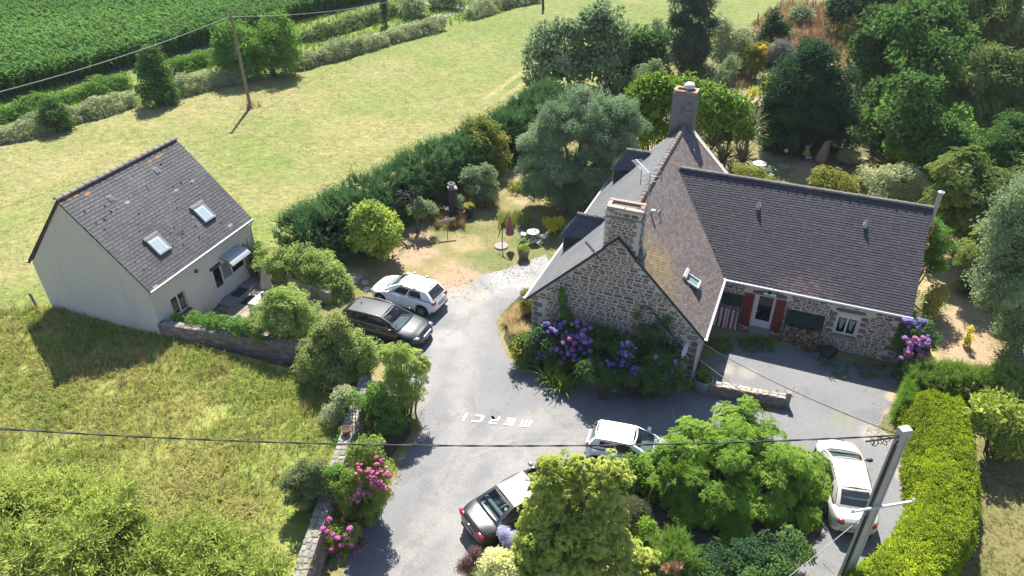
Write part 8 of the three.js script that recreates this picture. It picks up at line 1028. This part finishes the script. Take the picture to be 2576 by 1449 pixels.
  // bare vine on the cottage corner
  const cv = thing('bare_vine', 'bare brown vine stems on the cottage corner by the canopy', 'climbing plant', cottage.localToWorld(V(3.72, 0, -6.98)), cottage.rotation.y), vv = []; for (let i = 0; i < 16; i++) { const z0 = rr(-0.35, 0.35), pts = [V(0.03, 0, z0)]; for (let k = 1; k < 6; k++) pts.push(V(0.04 + rr(0, 0.05), k * rr(0.42, 0.56), z0 + rr(-0.2, 0.2) + (i % 5 === 0 ? k * 0.1 : 0))); vv.push(tube(pts, [0.03, 0.025, 0.02, 0.016, 0.012, 0.006], 5)); } mesh('stems', vv, std([0.2, 0.14, 0.1], 0.95), cv); foliage(cv, [[V(0.2, 0.7, -0.35), 0.3, 0.7, 0.35], [V(0.2, 1.5, -0.55), 0.2, 0.5, 0.2]], { name: 'leaves', sprig: 'small', size: 0.28, pal: 'dark', cover: 2.5, gap: 0.3 });
}
function taperBox(w0, w1, d0, d1, y0, y1) { const q = new THREE.BoxGeometry(1, 1, 1), p = q.attributes.position; for (let i = 0; i < p.count; i++) { const t = p.getY(i) + 0.5; p.setXYZ(i, p.getX(i) * lerp(w0, w1, t), lerp(y0, y1, t), p.getZ(i) * lerp(d0, d1, t)); } q.computeVertexNormals(); return q; }
// ---------------------------------------------------------------- back garden
{
  seed(131);
  let t = thing('round_table', 'white round table with a small black stand on the back lawn', 'table', at(1969, 636 - 215, 0.7).setY(0)); 
  t.position.copy(at(1912, 411, 0.7)).setY(0); mesh('tabletop', new THREE.CylinderGeometry(0.5, 0.5, 0.03, 26).translate(0, 0.7, 0), MAT.white, t); mesh('leg', [0, 1, 2].map((i) => tube([V(0, 0.7, 0), V(Math.cos(i * 2.1) * 0.35, 0, Math.sin(i * 2.1) * 0.35)], 0.02, 5)), MAT.whiteMetal, t);
  t = thing('side_table', 'small pale table touching the white round table', 'table', at(1931, 418, 0.55).setY(0)); mesh('tabletop', cyl(0.24, 0.24, 0.03, 0, 0.55, 0, 20), std([0.55, 0.57, 0.58], 0.5), t); mesh('leg', [0, 1, 2].map((i) => tube([V(0, 0.55, 0), V(Math.cos(i * 2.1) * 0.2, 0, Math.sin(i * 2.1) * 0.2)], 0.015, 5)), MAT.darkMetal, t);
  t = thing('candle_stand', 'small black candle stand on the white round table', 'stand', at(1909, 412, 0.72)); mesh('stem', [cyl(0.06, 0.06, 0.02, 0, 0.01, 0, 10), cyl(0.015, 0.015, 0.3, 0, 0.16, 0, 6)], MAT.darkMetal, t); mesh('cup', cyl(0.03, 0.06, 0.06, 0, 0.33, 0, 10), MAT.darkMetal, t);
  t = thing('garden_chair', 'green slatted garden chair behind the wing ridge', 'chair', at(1937, 440, 0.45).setY(0), 0.6); mesh('seat', [0, 1, 2, 3].map((i) => box(0.5, 0.02, 0.08, 0, 0.45, -0.15 + i * 0.1)), std([0.3, 0.38, 0.36], 0.7), t); mesh('backrest', [0, 1].map((i) => box(0.5, 0.09, 0.02, 0, 0.62 + i * 0.14, -0.26)), std([0.3, 0.38, 0.36], 0.7), t); for (const a of [-1, 1]) for (const c of [-1, 1]) mesh('leg', box(0.03, 0.45, 0.03, a * 0.22, 0.22, c * 0.2), MAT.darkMetal, t);
  const lb = G0(1971, 421), lt = far(1978, 381, -lb.z).sub(lb); t = thing('garden_lamp', 'globe on a leaning stake set in a round stone base', 'lamp', lb); mesh('stone_base', cyl(0.42, 0.45, 0.1, 0, 0.05, 0, 16), std([0.36, 0.34, 0.3], 0.9), t); mesh('stake', tube([V(0, 0, 0), lt.clone()], 0.02, 5), MAT.darkMetal, t); mesh('globe', new THREE.SphereGeometry(0.15, 14, 10).translate(lt.x, lt.y + 0.06, 0), std([0.42, 0.42, 0.4], 0.5), t);
  const sp = G0(1934, 374); t = thing('garden_sculpture', 'stone ball on a stake over a dark bowl on the back lawn', 'sculpture', G0(1931, 377)); mesh('bowl', new THREE.LatheGeometry([[0, 0], [0.35, 0.04], [0.42, 0.22], [0.36, 0.2], [0, 0.1]].map((q) => new THREE.Vector2(...q)), 18), std([0.09, 0.07, 0.055], 0.9), t); mesh('stake', tube([V(0.08, 0.1, 0), V(0.08, 0.6, 0)], 0.02, 5), MAT.darkMetal, t); mesh('head', [new THREE.IcosahedronGeometry(0.19, 1).translate(0.08, 0.75, 0), new THREE.IcosahedronGeometry(0.12, 1).translate(0.0, 0.95, 0)], std([0.36, 0.4, 0.42], 0.8), t);
  t = thing('scarecrow', 'small figure in a pale yellow dress with a purple head', 'scarecrow', G0(2026, 400)); mesh('dress', new THREE.LatheGeometry([[0, 0.35], [0.32, 0.35], [0.26, 0.55], [0.1, 0.85], [0.16, 1.05], [0.06, 1.12]].map((q) => new THREE.Vector2(...q)), 14), std([0.4, 0.38, 0.18], 0.9), t); mesh('sleeve', [-1, 1].map((s) => new THREE.SphereGeometry(0.09, 8, 6).translate(s * 0.17, 1.0, 0)), std([0.4, 0.38, 0.18], 0.9), t); mesh('head', [new THREE.SphereGeometry(0.14, 10, 8).translate(0, 1.26, 0), new THREE.ConeGeometry(0.19, 0.12, 10).translate(0, 1.38, 0)], std([0.06, 0.04, 0.22], 0.8), t); mesh('leg', [-1, 1].map((s) => tube([V(s * 0.08, 0, 0), V(s * 0.08, 0.4, 0)], 0.025, 5)), MAT.oldWood, t);
  t = thing('draped_statue', 'tall beige draped figure with a pointed hood under the dark tree', 'statue', G0(2063, 408)); mesh('robe', (() => { const r = new THREE.LatheGeometry([[0, 0.1], [0.44, 0.12], [0.36, 0.7], [0.26, 1.3], [0.2, 1.6], [0.02, 1.7]].map((q) => new THREE.Vector2(...q)), 26), p = r.attributes.position; for (let i = 0; i < p.count; i++) { const a = Math.atan2(p.getZ(i), p.getX(i)), q = 1 + 0.1 * Math.cos(a * 9), l = p.getY(i) * 0.12; p.setX(i, p.getX(i) * q + l); p.setZ(i, p.getZ(i) * q); } r.computeVertexNormals(); return r; })(), std([0.38, 0.29, 0.23], 0.95), t); mesh('hood', new THREE.ConeGeometry(0.16, 0.45, 12).rotateZ(-1.3).translate(0.38, 1.62, 0), std([0.46, 0.38, 0.31], 0.95), t); mesh('stake', tube([V(0.05, 1.5, 0), V(0.12, 2.0, 0)], 0.02, 5), MAT.wood, t);
  t = thing('book_stand', 'small white board lying in front of the yellow scarecrow', 'board', G0(2032, 405), 0.4); mesh('board', box(0.5, 0.02, 0.32, 0, 0.3, 0, [0.35, 0, 0]), std([0.6, 0.63, 0.75], 0.5), t); mesh('leg', [-1, 1].map((s) => box(0.03, 0.3, 0.03, s * 0.18, 0.14, 0)), MAT.oldWood, t);
  for (const [u, v, lab] of [[2003, 358, 'thin stake with a pale knob under the dark tree'], [2108, 378, 'blue stake with a round top right of the draped figure']]) { const p = G0(u, v + 14); t = thing('garden_stake', lab, 'stake', p); mesh('rod', tube([V(0, 0, 0), V(0.03, 1.1, 0)], 0.015, 5), MAT.steel, t); mesh('knob', new THREE.SphereGeometry(0.07, 8, 6).translate(0.03, 1.12, 0), std([0.5, 0.52, 0.55], 0.5), t); }
  t = thing('bird_table', 'dark roofed bird table beside the cordyline clump', 'bird table', G0(1914, 350)); mesh('post', cyl(0.05, 0.05, 1.1, 0, 0.55, 0, 6), MAT.oldWood, t); mesh('tray', box(0.6, 0.05, 0.45, 0, 1.1, 0), MAT.oldWood, t); mesh('roof', [box(0.75, 0.03, 0.36, 0, 1.55, 0.14, [0.5, 0, 0]), box(0.75, 0.03, 0.36, 0, 1.55, -0.14, [-0.5, 0, 0])], MAT.oldWood, t); mesh('roof_post', [-1, 1].map((s) => box(0.03, 0.42, 0.03, s * 0.25, 1.32, 0)), MAT.oldWood, t);
  t = thing('water_butt', 'pale bucket under the bird table', 'bucket', G0(1912, 358)); mesh('bucket', new THREE.LatheGeometry([[0, 0], [0.2, 0], [0.26, 0.5], [0.24, 0.5], [0.2, 0.1]].map((q) => new THREE.Vector2(...q)), 16), std([0.3, 0.32, 0.4], 0.6), t); mesh('handle', new THREE.TorusGeometry(0.25, 0.012, 4, 14, Math.PI).translate(0, 0.5, 0), MAT.steel, t);
  // fence posts
  for (const [u, v, h, lab] of [[99, 785, 1.2, 'right of the two fence posts left of the cottage'], [4, 800, 1.2, 'leftmost fence post at the edge of the view'], [1905, 62, 1.3, 'leftmost post between green field and heath'], [1937, 47, 1.3, 'middle post between green field and heath'], [1961, 38, 1.3, 'right hand post between green field and heath']]) { const p = at(u, v, u < 200 ? 0.4 : 0), g = thing('fence_post', lab, 'post', p, 0, 'weathered fence posts'); mesh('post', tube([V(0, -0.4, 0), V(-0.03, h * 0.5, 0), V(-0.06, h, 0)], [0.09, 0.08, 0.07], 7), MAT.greyWood, g); }
  // concrete beam behind laurel
  const ba = at(2425, 995, 0.5), bb = at(2600, 975, 0.5), d = bb.clone().sub(ba); t = thing('concrete_fence', 'low concrete beam and post behind the laurel hedge', 'fence', ba.clone().setY(0), Math.atan2(-d.z, d.x)); mesh('beam', box(d.length(), 0.14, 0.09, d.length() / 2, 0.5, 0), MAT.concrete, t); for (const x of [0.95, 2.4]) mesh('post', box(0.14, 0.68, 0.14, x, 0.34, 0, [0, 0, 0], 0.02), MAT.concrete, t);
}

renderer.render(scene, camera);
